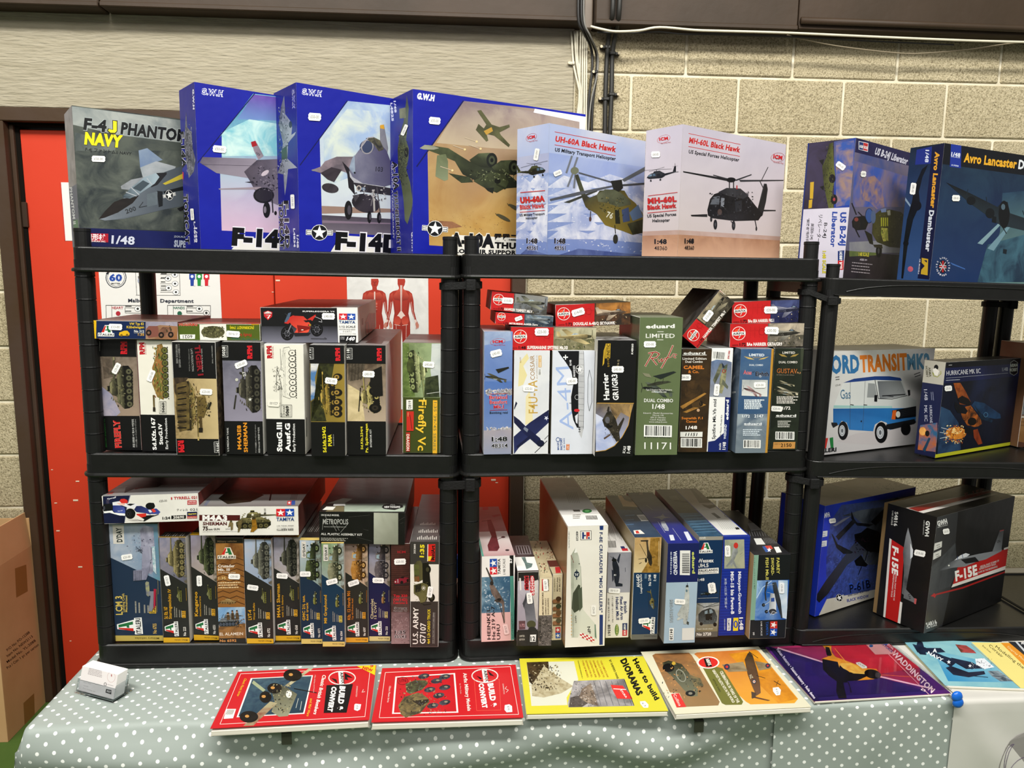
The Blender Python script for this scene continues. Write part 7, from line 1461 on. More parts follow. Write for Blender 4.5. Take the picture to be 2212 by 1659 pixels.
F.p(jb, 168,912,240,850,330,800,400,780,560,745,700,720,780,700,775,720,620,800,540,820,420,870,300,880, g=(300,780,320,880,'8c9094')); F.p('d8dce0',318,808,380,758,430,738,470,750,440,775); F.ln('3c5484',5,350,770,352,800); F.ln('3c5484',5,395,752,402,784); F.p(('6c7074','54585c',10), 685,730,758,520,798,512,775,705, g=(760,520,700,730,'808488')); F.p('c05c5c',758,520,800,510,798,520,760,530); F.t('LN',735,640,765,632,26,'2a2c30', .02); F.p('1c1e20',380,800,520,775,560,820,430,840); F.e('e8e8e0',266,858,8)
F.t('F-15E',330,1008,562,935,92,'ecebe6', .05, shear=.3); F.t('SPECIAL PAINT SCHEME OF',570,880,755,818,18,'d8d0cc', .02, shear=.3); F.t('EXPEDITIONARY EAGLE',562,902,725,850,18,'d8d0cc', .02, shear=.3); F.t('DAVE IN THE BEGINNING',550,935,740,875,18,'d8d0cc', .02, shear=.3)
F.t('GWH',160,478,256,448,48,'e0e0de', .04, out='e8e8e4', ob=.02, shear=.1); F.t('LIMITED EDITION',155,494,255,468,8,'d0d0cc', .02); F.t('S4816',52,1452,152,1418,40,'e4e4e0', .03); F.t('1/48 SCALE',50,1472,150,1438,15,'e0e0dc', .02)
F.p('dcdcd6',124,645,200,622,196,680,120,714); F.p('dcdcd6',116,738,192,704,188,764,112,804); F.tx(145,668,180,656,6,2,20,'6c6c68'); F.tx(138,760,170,746,6,2,20,'6c6c68'); B.sticker('F',236,527,66,54,-10,'£60-00', fr='U', tc='9c9c98')
L = B.face('L','O'); L.b(0,0,1,1, ('151515','1e1c1c',6)); L.p('dcd8d2',978,576,1000,590,940,1275,922,1268); L.p('b82622',996,588,1108,660,1060,1320,942,1278); L.p('dcd8d2',1070,1130,1090,1140,1072,1325,1048,1320); L.t('F-15E',1005,640,1000,905,52,'ecebe6', .05, shear=.3) ; L.t('SPECIAL PAINT SCHEME OF',1030,900,1010,1122,12,'d8d0cc', .02); L.t('EXPEDITIONARY EAGLE',1010,890,990,1090,12,'d8d0cc', .02)
L.p(('6c6e70','4c4e50',20), 1140,485,1162,570,1175,640,1170,760,1130,980,1115,1080,1085,1060,1105,880,1095,700,1120,560, g=(1100,700,1175,700,'94969a')); L.p('d8dce0',1160,620,1184,680,1180,740,1160,760); L.p(('7c7e80','66686a',10), 1110,1010,1200,1110,1212,1150,1100,1100); L.p('c06464',1196,1100,1216,1108,1208,1155,1192,1148); L.t('LN',1140,1070,1150,1108,18,'2a2c30', .02)
L.t('S4816',1025,345,1015,470,30,'e0e0dc', .03); L.t('1/48 SCALE',1000,338,992,462,14,'d8d8d4', .02); L.t('GWH',1298,425,1288,560,34,'e4e4e0', .04); L.t('LIMITED EDITION',1278,420,1268,545,8,'d0d0cc', .01); L.p('1e1410',1000,1180,1030,1190,1025,1215,998,1205) if 0 else None
B.sticker('L',1245,708,100,52,12,'£10-00', fr='O')
T = B.face('T','O'); T.b(0,0,1,1, ('2a2826','1e1c1a',5)); T.p('b0a8a2',1120,312,1880,150,1920,160,1240,360); T.p('8c2420',1140,315,1860,160,1900,168,1230,345); T.p('d0ccc6',1230,345,1900,185,1920,195,1250,365); T.t('F-15E',1640,222,1810,180,40,'9c6460', .03); B.done()
B = flat('O', (2090,500,2400,470,2380,1350,2060,1180), 3,2, yaw=6, back=.16, d=.12, base='3c3430', side='4a4038', top='3a3632', snap=False, label='dark kit box with a brown lower half, half hidden at the right edge of the bottom shelf') if 0 else None
# ================================================================== TOP SHELVES
G8 = 'large kit boxes standing along the top shelves'
B = corner('A', (547,276), (1362,388), (490,345), 1,0, back=.075, w=.40, base='5c6468', side='8c8c94', top='8c9094', group=G8, label='grey stormy-sky jet box with yellow NAVY lettering')
F = B.f; F.b(0,0,1,1, ('3e4648','6c7268',9), g=('30383c','v')); F.p(('8c9494','b0b4b0',14), 548,280,1400,390,1400,560,900,500,550,420); F.p(('565e5e','7c827c',12), 570,480,900,560,760,900,590,1000)
F.p(('3a4244','6a7068',16), 560,620,1400,620,1400,1230,590,1210); F.b(0, .862,1,1, ('1a2666','141e58',6))
F.t('F-4',635,455,808,475,88,'1c1e20', .05, out='b8c0c0', ob=.03); F.p('3c4020',856,386,896,390,896,470,880,492,838,490,816,470,822,448,858,458); F.p('ece430',862,392,890,396,890,468,876,484,842,482,824,466,830,454,862,462); F.t('PHANTOM',918,488,1420,550,88,'1c1e20', .05, out='b8c0c0', ob=.03); F.t('NAVY',642,565,930,592,88,'f0e428', .06, out='2c3018', ob=.02); F.t('F-4J ファントムII NAVY',650,620,1002,655,24,'24282a', .02)
jc = ('9ca4ac','848c94',14); ad = ('8c9cb0','7488a8',12)
F.p(ad, 1056,618,1122,600,1240,690,1068,748); F.p(('b4b8bc','9ca4a8',12), 1068,748,1190,700,1340,740,1300,850,1090,830); F.p(('a8acb0','8c9094',14), 920,890,1000,840,1200,800,1180,880,1000,920,925,912)
F.p(jc, 755,1140,820,1070,930,990,1100,860,1260,780,1400,730,1400,1040,1240,1070,1080,1110,940,1140,800,1152, g=(800,1000,1000,1140,'5c646c')); F.p('c8b848',1240,870,1400,790,1400,830,1260,880); F.p(('302a28','221e1e',20), 752,1142,800,1080,870,1010,935,985,1010,975,1060,960,1010,1020,900,1090,800,1130)
F.p('2c2c30',1190,790,1270,785,1270,800,1200,880,1150,900); F.p(('6c7c88','3c4850',30), 930,975,1000,900,1100,820,1190,790,1215,820,1180,870,1060,950,990,985, g=(930,900,1180,880,'a8b8c0'))
for a in ((1000,900,1060,955), (1120,830,1160,880), (960,935,1040,965)): F.ln('b8bcc0',6, *a)
F.p('4c5860',1010,905,1090,845,1140,870,1070,930); F.p('22262a',1195,925,1240,930,1240,1040,1210,1050); F.p(('7c868c','6c767c',14), 1120,950,1200,930,1200,1030,1120,1050); F.p('1c2024',1245,930,1400,890,1400,920,1250,945); F.c(a_star, 1250,1005,1345,985,75,'24282c'); F.t('200',962,1100,1040,1072,34,'3a3e42', .02); F.ln('3a3e42',5,1060,1050,1090,1010); F.ln('3a3e42',5,1060,1052,1120,1040); F.p('1a1a1c',1350,1060,1400,1040,1400,1070,1370,1080)
F.p('b82438',640,1248,825,1252,825,1318,640,1310); F.t('造形村',655,1292,800,1298,36,'f0e0e0', .04); F.t('ZOUKEI-MURA INC.',640,1312,806,1318,12,'f0e8e8', .03); F.t('1/48',848,1325,1025,1335,62,'d4d8e4', .03); F.t('SUPER WING',1325,1350,1560,1365,50,'b8c0d0', .05); F.t('ZOUKEI-MURA',1325,1280,1500,1288,14,'b8c0d0', .02)
B.sticker('F',750,682,105,46,2,'£50-00', fr='A')
L = B.face('L'); L.b(0,0,1,1, ('9c98a0','7c7c84',20)); L.b(0, .55,1,1,'4c5c7c'); L.b(.3, .8, .9,1,'2c7860'); L.t('PHANTOM II',530,900,560,1180,20,'e0e4e8', .02); B.done()
BL = 'blue-covered jet box'
def gwh(fr, nt, rt, lt, u, back, w, label, **k):
    B = corner(fr, nt, rt, lt, u, 0, back=back, w=w, base='1a28a4', side='1a26a0', top='2434b0', group=G8, label=label, **k); F = B.f; F.b(0,0,1,1, ('1b2aa8','1824a0',5)); L = B.face('L'); L.b(0,0,1,1, ('1a2498','16208c',5)); return B, F, L
B, F, L = gwh('A', (1480,97), (2085,202), (1365,165), 1, .058, .325,'tall blue jet box with a jet seen from below over pink haze')
F.p(('5c9cbc','8cc4d0',9), 1930,185,2400,240,2400,1260,1690,1228,1670,520, g=(1900,500,1900,1200,'d8bcd0')); F.p(('5c3c9c','7c5cb0',9), 1930,190,2400,245,2400,400,1810,380, g=(2000,200,2000,420,'7c9ccc')); F.p(('8cc8d4','d0e8e4',18), 1690,480,1900,380,2150,420,2150,660,1690,660); F.ln('101860',8,1940,185,1500,720); F.p('1b2aa8',1540,705,1690,700,1690,500,1670,520,1520,700)
F.t('G.W.H',1530,186,1700,206,44,'1b2aa8', .01, out='f0f0f4', ob=.075)
gy = ('7c7484','645c6c',12)
F.p(gy, 1522,710,1545,668,1950,680,1975,720,1900,830,1650,790, g=(1550,680,1700,800,'9c94a0')); F.ln('4c4454',3,1540,725,1930,735); F.p(('b0a0a8','8c8490',14), 1915,550,1950,545,2010,660,1970,690,1935,620); F.p('a82430',1912,555,1945,543,1962,580,1922,592); F.t('103',1950,640,1975,660,16,'3c3840', .02); F.p(('5c5460','3c3844',20), 1860,780,1960,690,2180,680,2180,1060,2060,1010,1980,980,1930,900,1905,850, g=(1900,800,2150,900,'8c8494')); F.p('a0949c',1665,908,1990,895,1990,915,1670,916); F.e('34303a',2010,960,80,60); F.ring('1c1a20',2010,960,70,52,8); F.p('34303c',1865,860,1930,850,1940,870)
mess(F, ['2c2830','8c8490','544c5c'], 40,1930,740,2120,930,20,5); F.e('d0c4cc',2020,790,34,16, rot=-35); F.ln('3c3840',10,2070,920,2080,1090); F.e('1c1a1e',2032,1070,28,62); F.e('8c8490',2020,1070,10,26); F.e('1c1a1e',2100,1095,10,16)
F.p('e8e6e0',1765,1372,1840,1280,2400,1310,2400,1410,1850,1380); F.t('F-14',1765,1332,2125,1352,125,'0c0c10', .07, out='eceaf0', ob=.05)
L.t('F-14A',1372,470,1385,770,26,'f0f0f4', .05) if 0 else None
L.t('F-14A',1370,475,1390,760,32,'101018', .05, out='e8e8f0', ob=.04); L.t('TOMCAT',1398,950,1412,1335,34,'101018', .05, out='e8e8f0', ob=.04); L.t('LATE MODEL CARRIER LAUNCH SET',1380,900,1390,1330,10,'d8d8e8', .02); L.p('d84858',1375,770,1400,785,1400,830,1385,870,1372,840); L.p(('8c8c98','54545c',50), 1412,440,1420,320,1428,440,1462,480,1470,600,1492,690,1478,780,1440,830,1420,700,1405,560); mess(L, ['34343c','a8a8b4','6c6c78'], 60,1412,420,1468,800,8,6,2.)
L.t('G.W.H',1468,150,1472,305,12,'e8e8f4', .05); L.t('1/48',1490,1205,1492,1320,14,'e8e8f4', .04); L.t('L4832',1478,1160,1482,1320,12,'e8e8f4', .04)
B.sticker('F',1672,608,105,52,6,'£50-00', fr='A'); B.sticker('L',1470,1105,90,26,86,'£50-00', fr='A'); B.done()
B, F, L = gwh('B', (210,100), (922,238), (40,190), 1, .056, .42,'tall blue jet box with a parked jet seen head-on, third on the top shelf')
F.p(('a0b4d4','c8d8dc',8), 600,240,1300,310,1300,1290,410,1240,390,530, g=(600,300,600,1000,'d4d8dc')); F.p(('a8bcd8','d4dcd4',14), 420,520,600,300,930,330,930,700,420,900); F.p(('5c5460','3c3844',12), 405,1110,1300,1160,1300,1290,410,1240, g=(600,1110,600,1250,'7c7480')); F.p('a0887c',405,1040,930,1062,930,1090,405,1100); F.ln('101860',8,600,240,240,730); F.p('8c7c8c',410,1150,930,1170,930,1180,410,1170)
F.t('G.W.H',248,186,405,206,42,'1b2aa8', .01, out='f4f4f8', ob=.075)
gy = ('8c8c9c','74748a',12)
F.p(('a0a0a8','84848c',12), 848,430,880,420,912,600,905,650,850,560); F.p('d8a838',850,425,878,420,884,455,852,450); F.p(('9c8c94','6c646c',14), 430,700,520,665,650,665,640,760,600,790,480,745,400,790,325,768,400,740); F.p(('4c444c','3c343c',20), 395,790,480,745,560,765,500,860,450,840); F.e(('4c464c','2c282c',20), 470,905,65,36, rot=12); F.p('28242c',560,700,640,780,660,960,610,900,600,800); F.e('8c8890',352,768,24,8)
F.p(gy, 612,750,640,680,700,600,760,530,830,540,900,620,930,700,930,880,860,900,720,880,640,830, g=(640,760,920,700,'5c5878')); F.p(('d0d0d4','b0b0b8',10), 614,770,640,820,720,870,900,895,900,915,760,905,660,870,620,820); F.p(('b8c4d0','8c98ac',10), 614,750,636,680,655,650,660,780,650,800) ; F.e('2c2c34',656,788,8,8)
F.e('46506c',750,590,56,50); F.ring('a8a4a8',752,590,44,52,9, rot=10); F.p(('78745c','3c3c3c',40), 740,525,800,515,850,540,880,610,840,625,800,570); F.ln('b0acb0',7,700,600,760,520,800,516); F.ln('3c3c44',4,800,520,840,620); F.t('103',815,775,870,780,36,'3a3848', .02)
F.p('3c3840',640,860,930,905,930,960,700,930); F.e('b8b0a8',688,905,20,22); F.e('4c4a50',688,905,12,14); F.e('7888a0',722,912,16,14); F.e(('46404a','2c2830',10), 740,1020,108,70, rot=14); F.p('4c484e',640,960,700,950,660,1010); F.ln('b8b4b0',14,800,920,806,1080); F.ln('5c585c',8,825,900,850,1090); F.ln('8c888c',5,780,1040,800,930)
for x, y, rx, ry in ((608,1072,30,72), (768,1125,16,46), (842,1130,16,42)): F.e('1c1a1e', x, y, rx, ry); F.e('54505a', x+6, y, rx*.45, ry*.5)
mess(F, ['2c2a30','c0bcbc','6c6870'], 30,660,890,900,1000,18,5)
F.p('e8e6e0',470,1395,550,1265,1300,1310,1300,1420); F.p('1b2aa8',240,1240,530,1275,470,1395,240,1390); F.c(a_star, 283,1300,488,1305,118,'1c1e24'); F.t('F-14D',505,1365,1010,1392,125,'0c0c10', .07, out='eceaf0', ob=.05)
L.p(('9094a0','5c606c',40), 95,290,120,200,128,340,165,390,180,440,175,500,210,475,200,500,150,560,145,680,220,750,150,760,135,900,125,960,115,800,70,790,100,700,110,560,80,420, g=(90,500,190,500,'b0b4c0')); mess(L, ['2c3040','b8bcc8','5c6474','3c4450'], 70,75,290,150,800,10,4,2.); L.e('2c3848',168,420,12,26); L.p('3c5448',100,610,140,580,145,680,100,690)
L.t('F-14D',118,1000,130,1365,34,'101018', .05, out='e8e8f0', ob=.04); L.t('TOMCAT',80,1010,92,1370,32,'101018', .05, out='e8e8f0', ob=.04); L.t('G.W.H',182,145,186,300,16,'1b2aa8', .05, out='e8e8f4', ob=.05); L.t('1/48',216,1262,218,1360,14,'e8e8f4', .04); L.t('L4834',190,1212,194,1355,14,'e8e8f4', .04)
B.sticker('F',350,362,100,58,4,'£50-00', fr='B'); B.sticker('L',188,1008,110,30,88,'£50-00', fr='B'); B.done()
B, F, L = gwh('B', (1100,150), (2417,366), (925,240), 1, .060, None, 'wide blue jet box with a green straight-winged attack jet over desert')
F.p(('c8a868','b8904c',9), 1485,240,2040,300,2400,370,2400,1420,1225,1340,1212,620, g=(1500,800,1500,400,'9c8c84')); F.p(('a89c94','8c7c80',12), 1485,240,2400,375,2400,640,1700,600,1280,560, g=(1800,300,1800,620,'c0b098')); F.ln('101860',10,1485,240,1130,740); F.p('e8e8ec',2030,300,2420,362,2420,410,2020,328); F.p('e8e8ec',2370,360,2420,368,2420,1420,2370,1400)
mess(F, ['8c6c44','a88858','7c6040'], 30,1240,1080,1800,1230,9,3); F.p(('a87c5c','8c6448',30), 1230,1150,1400,1160,1480,1200,1240,1230); F.t('G.W.H',1130,222,1262,240,44,'f4f4f8', .07)
gn = ('5c6448','464c36',14)
F.p(gn, 1212,575,1370,600,1530,700,1700,740,1830,800,1900,860,1900,900,1780,910,1600,860,1480,800,1420,700,1280,640,1200,610, g=(1400,620,1500,800,'2c3022')); F.p(('a8a898','8c8c7c',14), 1152,600,1190,575,1250,580,1300,600,1260,612,1180,610); F.p(('7c8464','5c6448',12), 1285,655,1350,645,1368,700,1368,840,1340,850,1272,815,1278,730, g=(1290,660,1350,830,'8c9478')); F.p(('4c543c','343a28',20), 1370,790,1530,820,1560,860,1470,865)
for x, y in ((1680,690), (1850,745)): F.p(('6c7454','444a34',14), x-150, y, x-80, y-50, x+10, y-55, x+30, y+60, x-60, y+55, x-130, y+20, g=(x, y-50, x, y+50,'2c3020')); F.e('20241a', x+22, y+2,42,56); F.e('4c523c', x+22, y+2,24,34); F.e('14160f', x+22, y+2,12,16)
F.p(('4c5238','30341f',14), 1560,850,1700,780,1800,800,1830,860,1810,900,1740,940,1660,910); F.e('1a1c14',1745,850,24,22); F.p('24281a',1650,905,1720,900,1710,945,1670,925); mess(F, ['1c1e14','6c7250','383c28','8c9070'], 46,1540,760,1880,850,16,5); F.p('343824',1740,870,1815,905,1800,915,1730,880)
F.p(('6c6c4c','54543c',14), 1590,315,1620,310,1700,420,1760,440,1835,420,1838,440,1760,480,1770,500,1840,575,1830,592,1720,505,1660,490,1675,540,1660,550,1580,460,1600,415,1640,450,1660,420); F.p('c09c4c',1640,470,1700,440,1710,470,1660,500)
for x, y in ((1585,550), (1495,610), (1615,605), (1400,770)): F.e('f0d8a0', x, y, 9,8); F.ln('c8b8a0',5, x-90, y-30, x, y)
for x, y in ((1790,1130), (1880,1055)): F.e('5c5844', x, y, 58,14, rot=28); F.ln('4c4834',4, x-60, y-34, x-50, y-16)
F.p('e8e6de',1330,1420,1400,1260,2400,1310,2400,1480); F.c(a_star, 1165,1265,1362,1280,118,'1c1e24'); F.t('A-10A',1380,1340,1720,1355,95,'0c0c10', .07, out='ece8dc', ob=.05); F.t('雷電二',1720,1300,1900,1304,42,'14141a', .04); F.t('THUNDERBOLT II',1722,1360,2360,1385,44,'0c0c10', .06); F.t('CLOSE AIR SUPPORT AIRCRAFT',1380,1396,2200,1420,30,'0c0c10', .05)
L.t('1/48',955,240,962,330,16,'e0e0f0', .04); L.t('L4825',930,255,940,395,16,'e0e0f0', .04); L.p(('4c5038','2c3020',40), 1055,200,1070,290,1060,440,1050,540,1070,600,1068,680,1050,760,1080,860,1100,1000,1090,1080,1060,1180,1040,1150,1030,1000,1010,860,990,800,985,600,1000,500,1030,400, g=(990,700,1080,700,'6c7454')); L.p(('8c8c6c','5c5c44',20), 998,300,1045,290,1048,370,1000,375); L.e('1c1e14',1052,630,16,40); mess(L, ['1c1e14','7c8058','34381f'], 70,995,480,1060,880,9,4,2.)
L.t('A-10A',945,700,958,920,36,'101018', .05, out='e0e0f0', ob=.04); L.t('THUNDERBOLT II',958,925,985,1385,26,'101018', .05, out='e0e0f0', ob=.03); L.t('GROUND ATTACK AIRCRAFT',935,720,950,1290,10,'c8c8d8', .02); L.t('G.W.H',1090,1240,1095,1385,16,'e8e8f4', .05)
B.sticker('F',1265,392,90,54,6,'£50-00', fr='B'); B.sticker('L',1040,462,90,28,-66,'£50-00', fr='B'); B.done()
def icm(fr, nt, rt, lt, label, back, sky, **k):
    B = corner(fr, nt, rt, lt, 2,0, back=back, base=sky, side=sky, top='e8e6ea', group=G8, label=label, **k); return B, B.f, B.face('L')
B, F, L = icm('C', (357,222), (1055,357), (127,268), 'white-topped helicopter box with snowy mountains, fifth on the top shelf', .032,'b4bcd8')
for Q, x0, x1 in ((F, 357,1060), (L, 125,358)):
    Q.b(0,0,1,1, ('b8c2e0','a4b2dc',5), g=('8ca0d4','v')) if Q is F else Q.b(0,0,1,1, ('c4c6d8','b4b8d4',5), g=('98a4cc','v')); Q.b(0,0,1, .22, ('d0d2e0','b8c2e0',5), g=('b4c0e0','v')); Q.b(0, .37,1,1, ('b8c4e4','8ca0cc',12), g=('8094c8','v'))
    for k in range(7): y = 600+k*62; Q.p(('e4e6f0','a8b4d8',16), x0-20, y+90, x0+(x1-x0)*(.15+.13*(k % 3)), y, x0+(x1-x0)*(.4+.1*(k % 2)), y+50, x0+(x1-x0)*(.62+.1*(k % 3)), y-10, x1+20, y+80, x1+20, y+120, x0+(x1-x0)*.5, y+90)
    mess(Q, ['e0e4f0','c8d0e8','a4b0d8','e8eaf2'], 90 if Q is F else 40, x0,600, x1,1160,20,3, .5); Q.p(('4c5c94','6c7cac',14), x0-10,1200, x0+(x1-x0)*.3,1130, x0+(x1-x0)*.6,1150, x1+10,1180, x1+10,1240, x0,1240)
def title(Q, t1, t2, x0, y0, x1, y1, h): Q.ln('cc3838',5, x0, y0-h*1.9, x1, y1-h*1.9); Q.t(t1, x0, y0, x1, y1, h, 'c83434', .06, out='3c2830', ob=.015); Q.ln('cc3838',5, x0, y0+h*.5, x1, y1+h*.5)
F.ln('cc3838',4,396,284,840,368); F.t('UH-60A Black Hawk',398,352,838,430,40,'c83434', .05, out='d8d4e4', ob=.03); F.ln('cc3838',4,396,378,836,456); F.t('US Military Transport Helicopter',396,424,836,492,26,'1c1e24', .03)
hc = ('54583c','383a28',16)
for a in ((480,580,520,460), (530,560,560,470), (525,590,490,680), (545,590,535,690)): F.ln('7c8088',14, *a)
F.e('7c806c',540,565,30,26); F.p(hc, 540,600,565,590,620,740,700,800,720,870,640,850,600,780); F.p(('4c5048','34382c',14), 460,795,700,705,705,715,500,800); F.p(hc, 600,780,700,740,720,710,820,700,900,710,930,760,980,800,1030,870,1060,960,1060,1000,960,1030,880,1000,760,960,700,880,620,830, g=(700,720,760,960,'8c7c38'))
F.p(('6c7058','4c5040',10), 700,740,760,700,850,705,940,780,950,810,860,830,780,800,710,790); F.p('4c5c80',880,850,930,830,940,930,890,940); F.p('7088a8',935,870,1000,810,1035,900,960,930); F.p('2c3024',830,850,860,845,870,950,835,950); F.p(('5c6048','30341f',10), 920,950,1060,910,1060,1010,960,1030); F.t('76',765,900,810,915,44,'d8d8c8', .02)
F.p('5c6068',360,770,560,720,820,670,830,680,560,745,362,785); F.p('6c7074',880,630,1060,530,1060,560,900,645); F.ln('54585c',14,870,672,1060,658); F.ln('5c6068',10,570,580,810,650); F.p('2c2e28',800,640,880,630,890,690,860,720,820,700); F.e('3c3c34',835,1060,18,34); F.ln('34342c',6,835,1020,830,960); F.ln('34342c',6,655,860,652,910); F.e('5c4444',652,915,9,18); mess(F, ['2c2e20','74785c','8c8048','44482f'], 30,720,760,900,900,14,6)
for Q, x0 in ((F, 392), (L, 192)): Q.t('1:48', x0,1090, x0+80,1092,36,'101018', .05, out='dcdcf0', ob=.04); Q.t('48361', x0,1138, x0+80,1140,32,'101018', .02, out='dcdcf0', ob=.05)
L.c(a_icm, 196,366,274,350,62); L.c(heli, 135,640,345,600,130, c='54583c', d='24261c', l='8c8c60', fl=True); title(L, 'UH-60A','',150,800,328,785,40); L.p(('b4c0e0','a8b4d8',12), 140,812,335,796,335,806,140,822); L.t('Black Hawk',148,846,326,832,32,'c83434', .04, out='c8ccdc', ob=.02); L.ln('cc3838',4,146,866,328,852); L.t('US Military Transport',146,896,326,884,18,'1c1e24', .02); L.t('Helicopter',190,918,274,912,18,'1c1e24', .02)
B.sticker('F',415,583,62,36,-22,'£60-00', fr='C'); B.sticker('L',268,448,88,34,100,'£60-00', fr='C'); B.done()
B, F, L = icm('C', (1325,230), (2070,390), (1060,285), 'pale helicopter box with a black helicopter over sand, sixth on the top shelf', .030,'d4ccd4')
for Q in (F, L): Q.b(0,0,1,1, ('d2ccd8','cac4d2',5), g=('d4c8c4','v')); Q.b(0, .81,1,1, ('c49a7c','a87c60',14), g=('dcb498','v')); Q.b(0, .795,1, .83, ('ccb4ac','c0a498',8))
F.ln('cc3838',4,1366,296,1740,376); F.t('MH-60L Black Hawk',1366,362,1736,434,40,'c83434', .05, out='e0dce4', ob=.03); F.ln('cc3838',4,1364,390,1736,462); F.t('US Special Forces Helicopter',1364,438,1730,500,26,'1c1e24', .03)
hk = ('2c2c2e','1c1c1e',12)
F.p(hk, 1325,568,1640,622,1640,640,1326,578); F.p('3c3c40',1545,594,1660,625,1655,635,1540,600); F.p('3c3c40',1700,632,1820,590,1822,598,1710,640); F.p('3c3c40',1730,632,2055,632,2050,640,1740,646); F.ln('26262a',5,1890,640,1940,540) ; F.p(hk, 1865,840,1900,700,1910,660,1930,660,1938,700,1925,790,1900,890,1880,905); F.ln('3c3c40',6,1880,640,1910,700); F.ln('3c3c40',6,1915,660,1890,770); F.p('2c2c2e',1905,848,1995,850,1995,858,1905,860)
F.p(hk, 1500,850,1520,770,1550,735,1650,700,1700,690,1780,730,1850,820,1900,880,1870,925,1700,930,1540,910,1505,890, g=(1600,700,1600,920,'141416')); F.p(('48484c','343438',10), 1580,720,1640,690,1740,695,1800,745,1760,770,1640,745); F.p('6c7078',1520,810,1545,755,1590,750,1585,810); F.p('8c9098',1600,760,1625,765,1620,830,1598,820); F.p('34363c',1700,790,1750,780,1750,860,1705,865); F.p('2c2a2a',1380,885,1500,880,1500,900,1385,896); F.e('5c4c48',1590,865,16,22); F.e('1a1a1c',1672,632,34,18); F.ln('26262a',7,1660,640,1660,690); F.ln('26262a',7,1690,640,1690,690); F.p('b83840',1710,672,1718,672,1718,700,1710,700)
for x, y, r in ((1558,955,14), (1690,962,13), (1528,915,8), (1855,985,6)): F.e('1c1c1e', x, y, r, r*2.6); F.e('54545a', x, y, r*.4, r)
F.ln('26262a',6,1845,925,1855,975); F.ln('26262a',5,1670,930,1690,950); mess(F, ['141416','5c5c62','38383c'], 50,1520,720,1850,910,16,4)
F.c(a_icm, 1955,505,2050,520,80)
for Q, x0, y in ((F, 1334,1090), (L, 1118,1094)): Q.t('1:48', x0, y, x0+(68 if Q is F else 90), y+1,34,'14141a', .05); Q.t('48360', x0, y+46, x0+(68 if Q is F else 92), y+48,30,'14141a', .01)
L.c(a_icm, 1144,378,1238,364,64); L.c(heli, 1060,650,1290,625,110, c='2c2c2c', d='161618', l='5c5c60'); L.ln('cc3838',4,1074,748,1286,722); L.t('MH-60L',1072,804,1282,788,38,'c83434', .06, out='4c2c34', ob=.012); L.t('Black Hawk',1070,848,1280,832,32,'c83434', .05, out='4c2c34', ob=.01); L.ln('cc3838',4,1070,872,1280,852); L.t('US Special Forces',1068,904,1278,890,22,'1c1e24', .025); L.t('Helicopter',1106,938,1232,932,22,'1c1e24', .025)
B.sticker('L',1130,448,66,44,-2,'£60-00', fr='C'); B.done()
B = corner('D', (735,248), (1162,380), (350,308), 3,0, back=.08, w=.34, base='4c5478', side='d8d4dc', top='5c5c70', group=G8, label='bomber box with purple clouds and white lower side panel, seventh on the top shelf')
F = B.f; L = B.face('L'); F.b(0,0,1,1, ('4c5c94','7c748c',9), g=('6c6878','v')); F.p(('4462b0','8c7c8c',14), 715,430,1150,560,1150,800,710,800); F.b(0,0,1, .1, ('26225c','201c50',6)); F.p(('a88878','5c64a0',30), 760,620,800,570,880,550,940,620,960,800,900,820,840,760,780,740); F.b(0, .80,1,1, ('3c3438','2c2628',10)); F.p(('5c6c40','7c8448',16), 680,1150,760,1140,900,1150,900,1185,680,1195); F.p(('8c8c94','a0a0a0',8), 680,1080,1100,1060,1100,1165,900,1165,680,1150)
F.t('US B-24J Liberator',880,378,1138,462,54,'dcdce8', .04); F.p('e8e8ec',754,275,832,292,828,362,754,342); F.p('24407c',758,280,792,288,790,348,758,340); F.p('c83438',793,288,828,296,825,355,791,348); F.t('HOBBY',760,326,792,334,22,'f0f0f0', .04); F.t('BOSS',795,334,825,342,22,'f0f0f0', .04)
ob = ('5c5a34','46441f',12)
F.p(ob, 870,870,920,830,1000,820,1090,840,1150,900,1150,1130,1000,1120,900,1080,860,1010, g=(880,850,1140,1100,'2c2a18')); F.e('44629c',838,870,32,60); F.ring('1c2c54',838,870,30,58,4); F.e('5c6c8c',870,880,20,52); F.p('7c8cb0',930,820,970,810,975,840,935,845); F.p('a0a090',980,830,1005,825,1008,865,985,868)
for k in range(4): F.p('a8a838',930+k*16,885,940+k*16,885,940+k*16,955,930+k*16,955)
F.p(('7c8838','c0b860',50), 935,965,985,970,990,1070,950,1075,930,1010); F.p('1e1c18',700,915,720,880,800,870,830,930,810,980,740,985,705,960); F.e('2c2824',738,930,30,52); F.e('8c4c44',735,900,16,16); F.ln('24201c',8,735,860,700,770); F.ln('24201c',8,730,980,760,1040); F.ln('24201c',7,790,880,750,840); F.p('2c2a1c',800,985,860,1020,870,1100,840,1090); F.e('141414',915,1150,24,52); F.e('4c4c4c',912,1150,9,22); F.p('3c3828',870,1100,940,1100,945,1130,880,1120); mess(F, ['2c2a18','6c6a40'], 30,880,860,1140,1100,14,3)
F.t('1:48 SCALE',752,1190,834,1194,30,'d8cc48', .03, out='1c4c5c', ob=.03); F.t('AGES 14+',762,1226,820,1230,15,'d0c8d0', .03); F.tx(700,1246,860,1262,7,4,24,'b0a8ac',3)
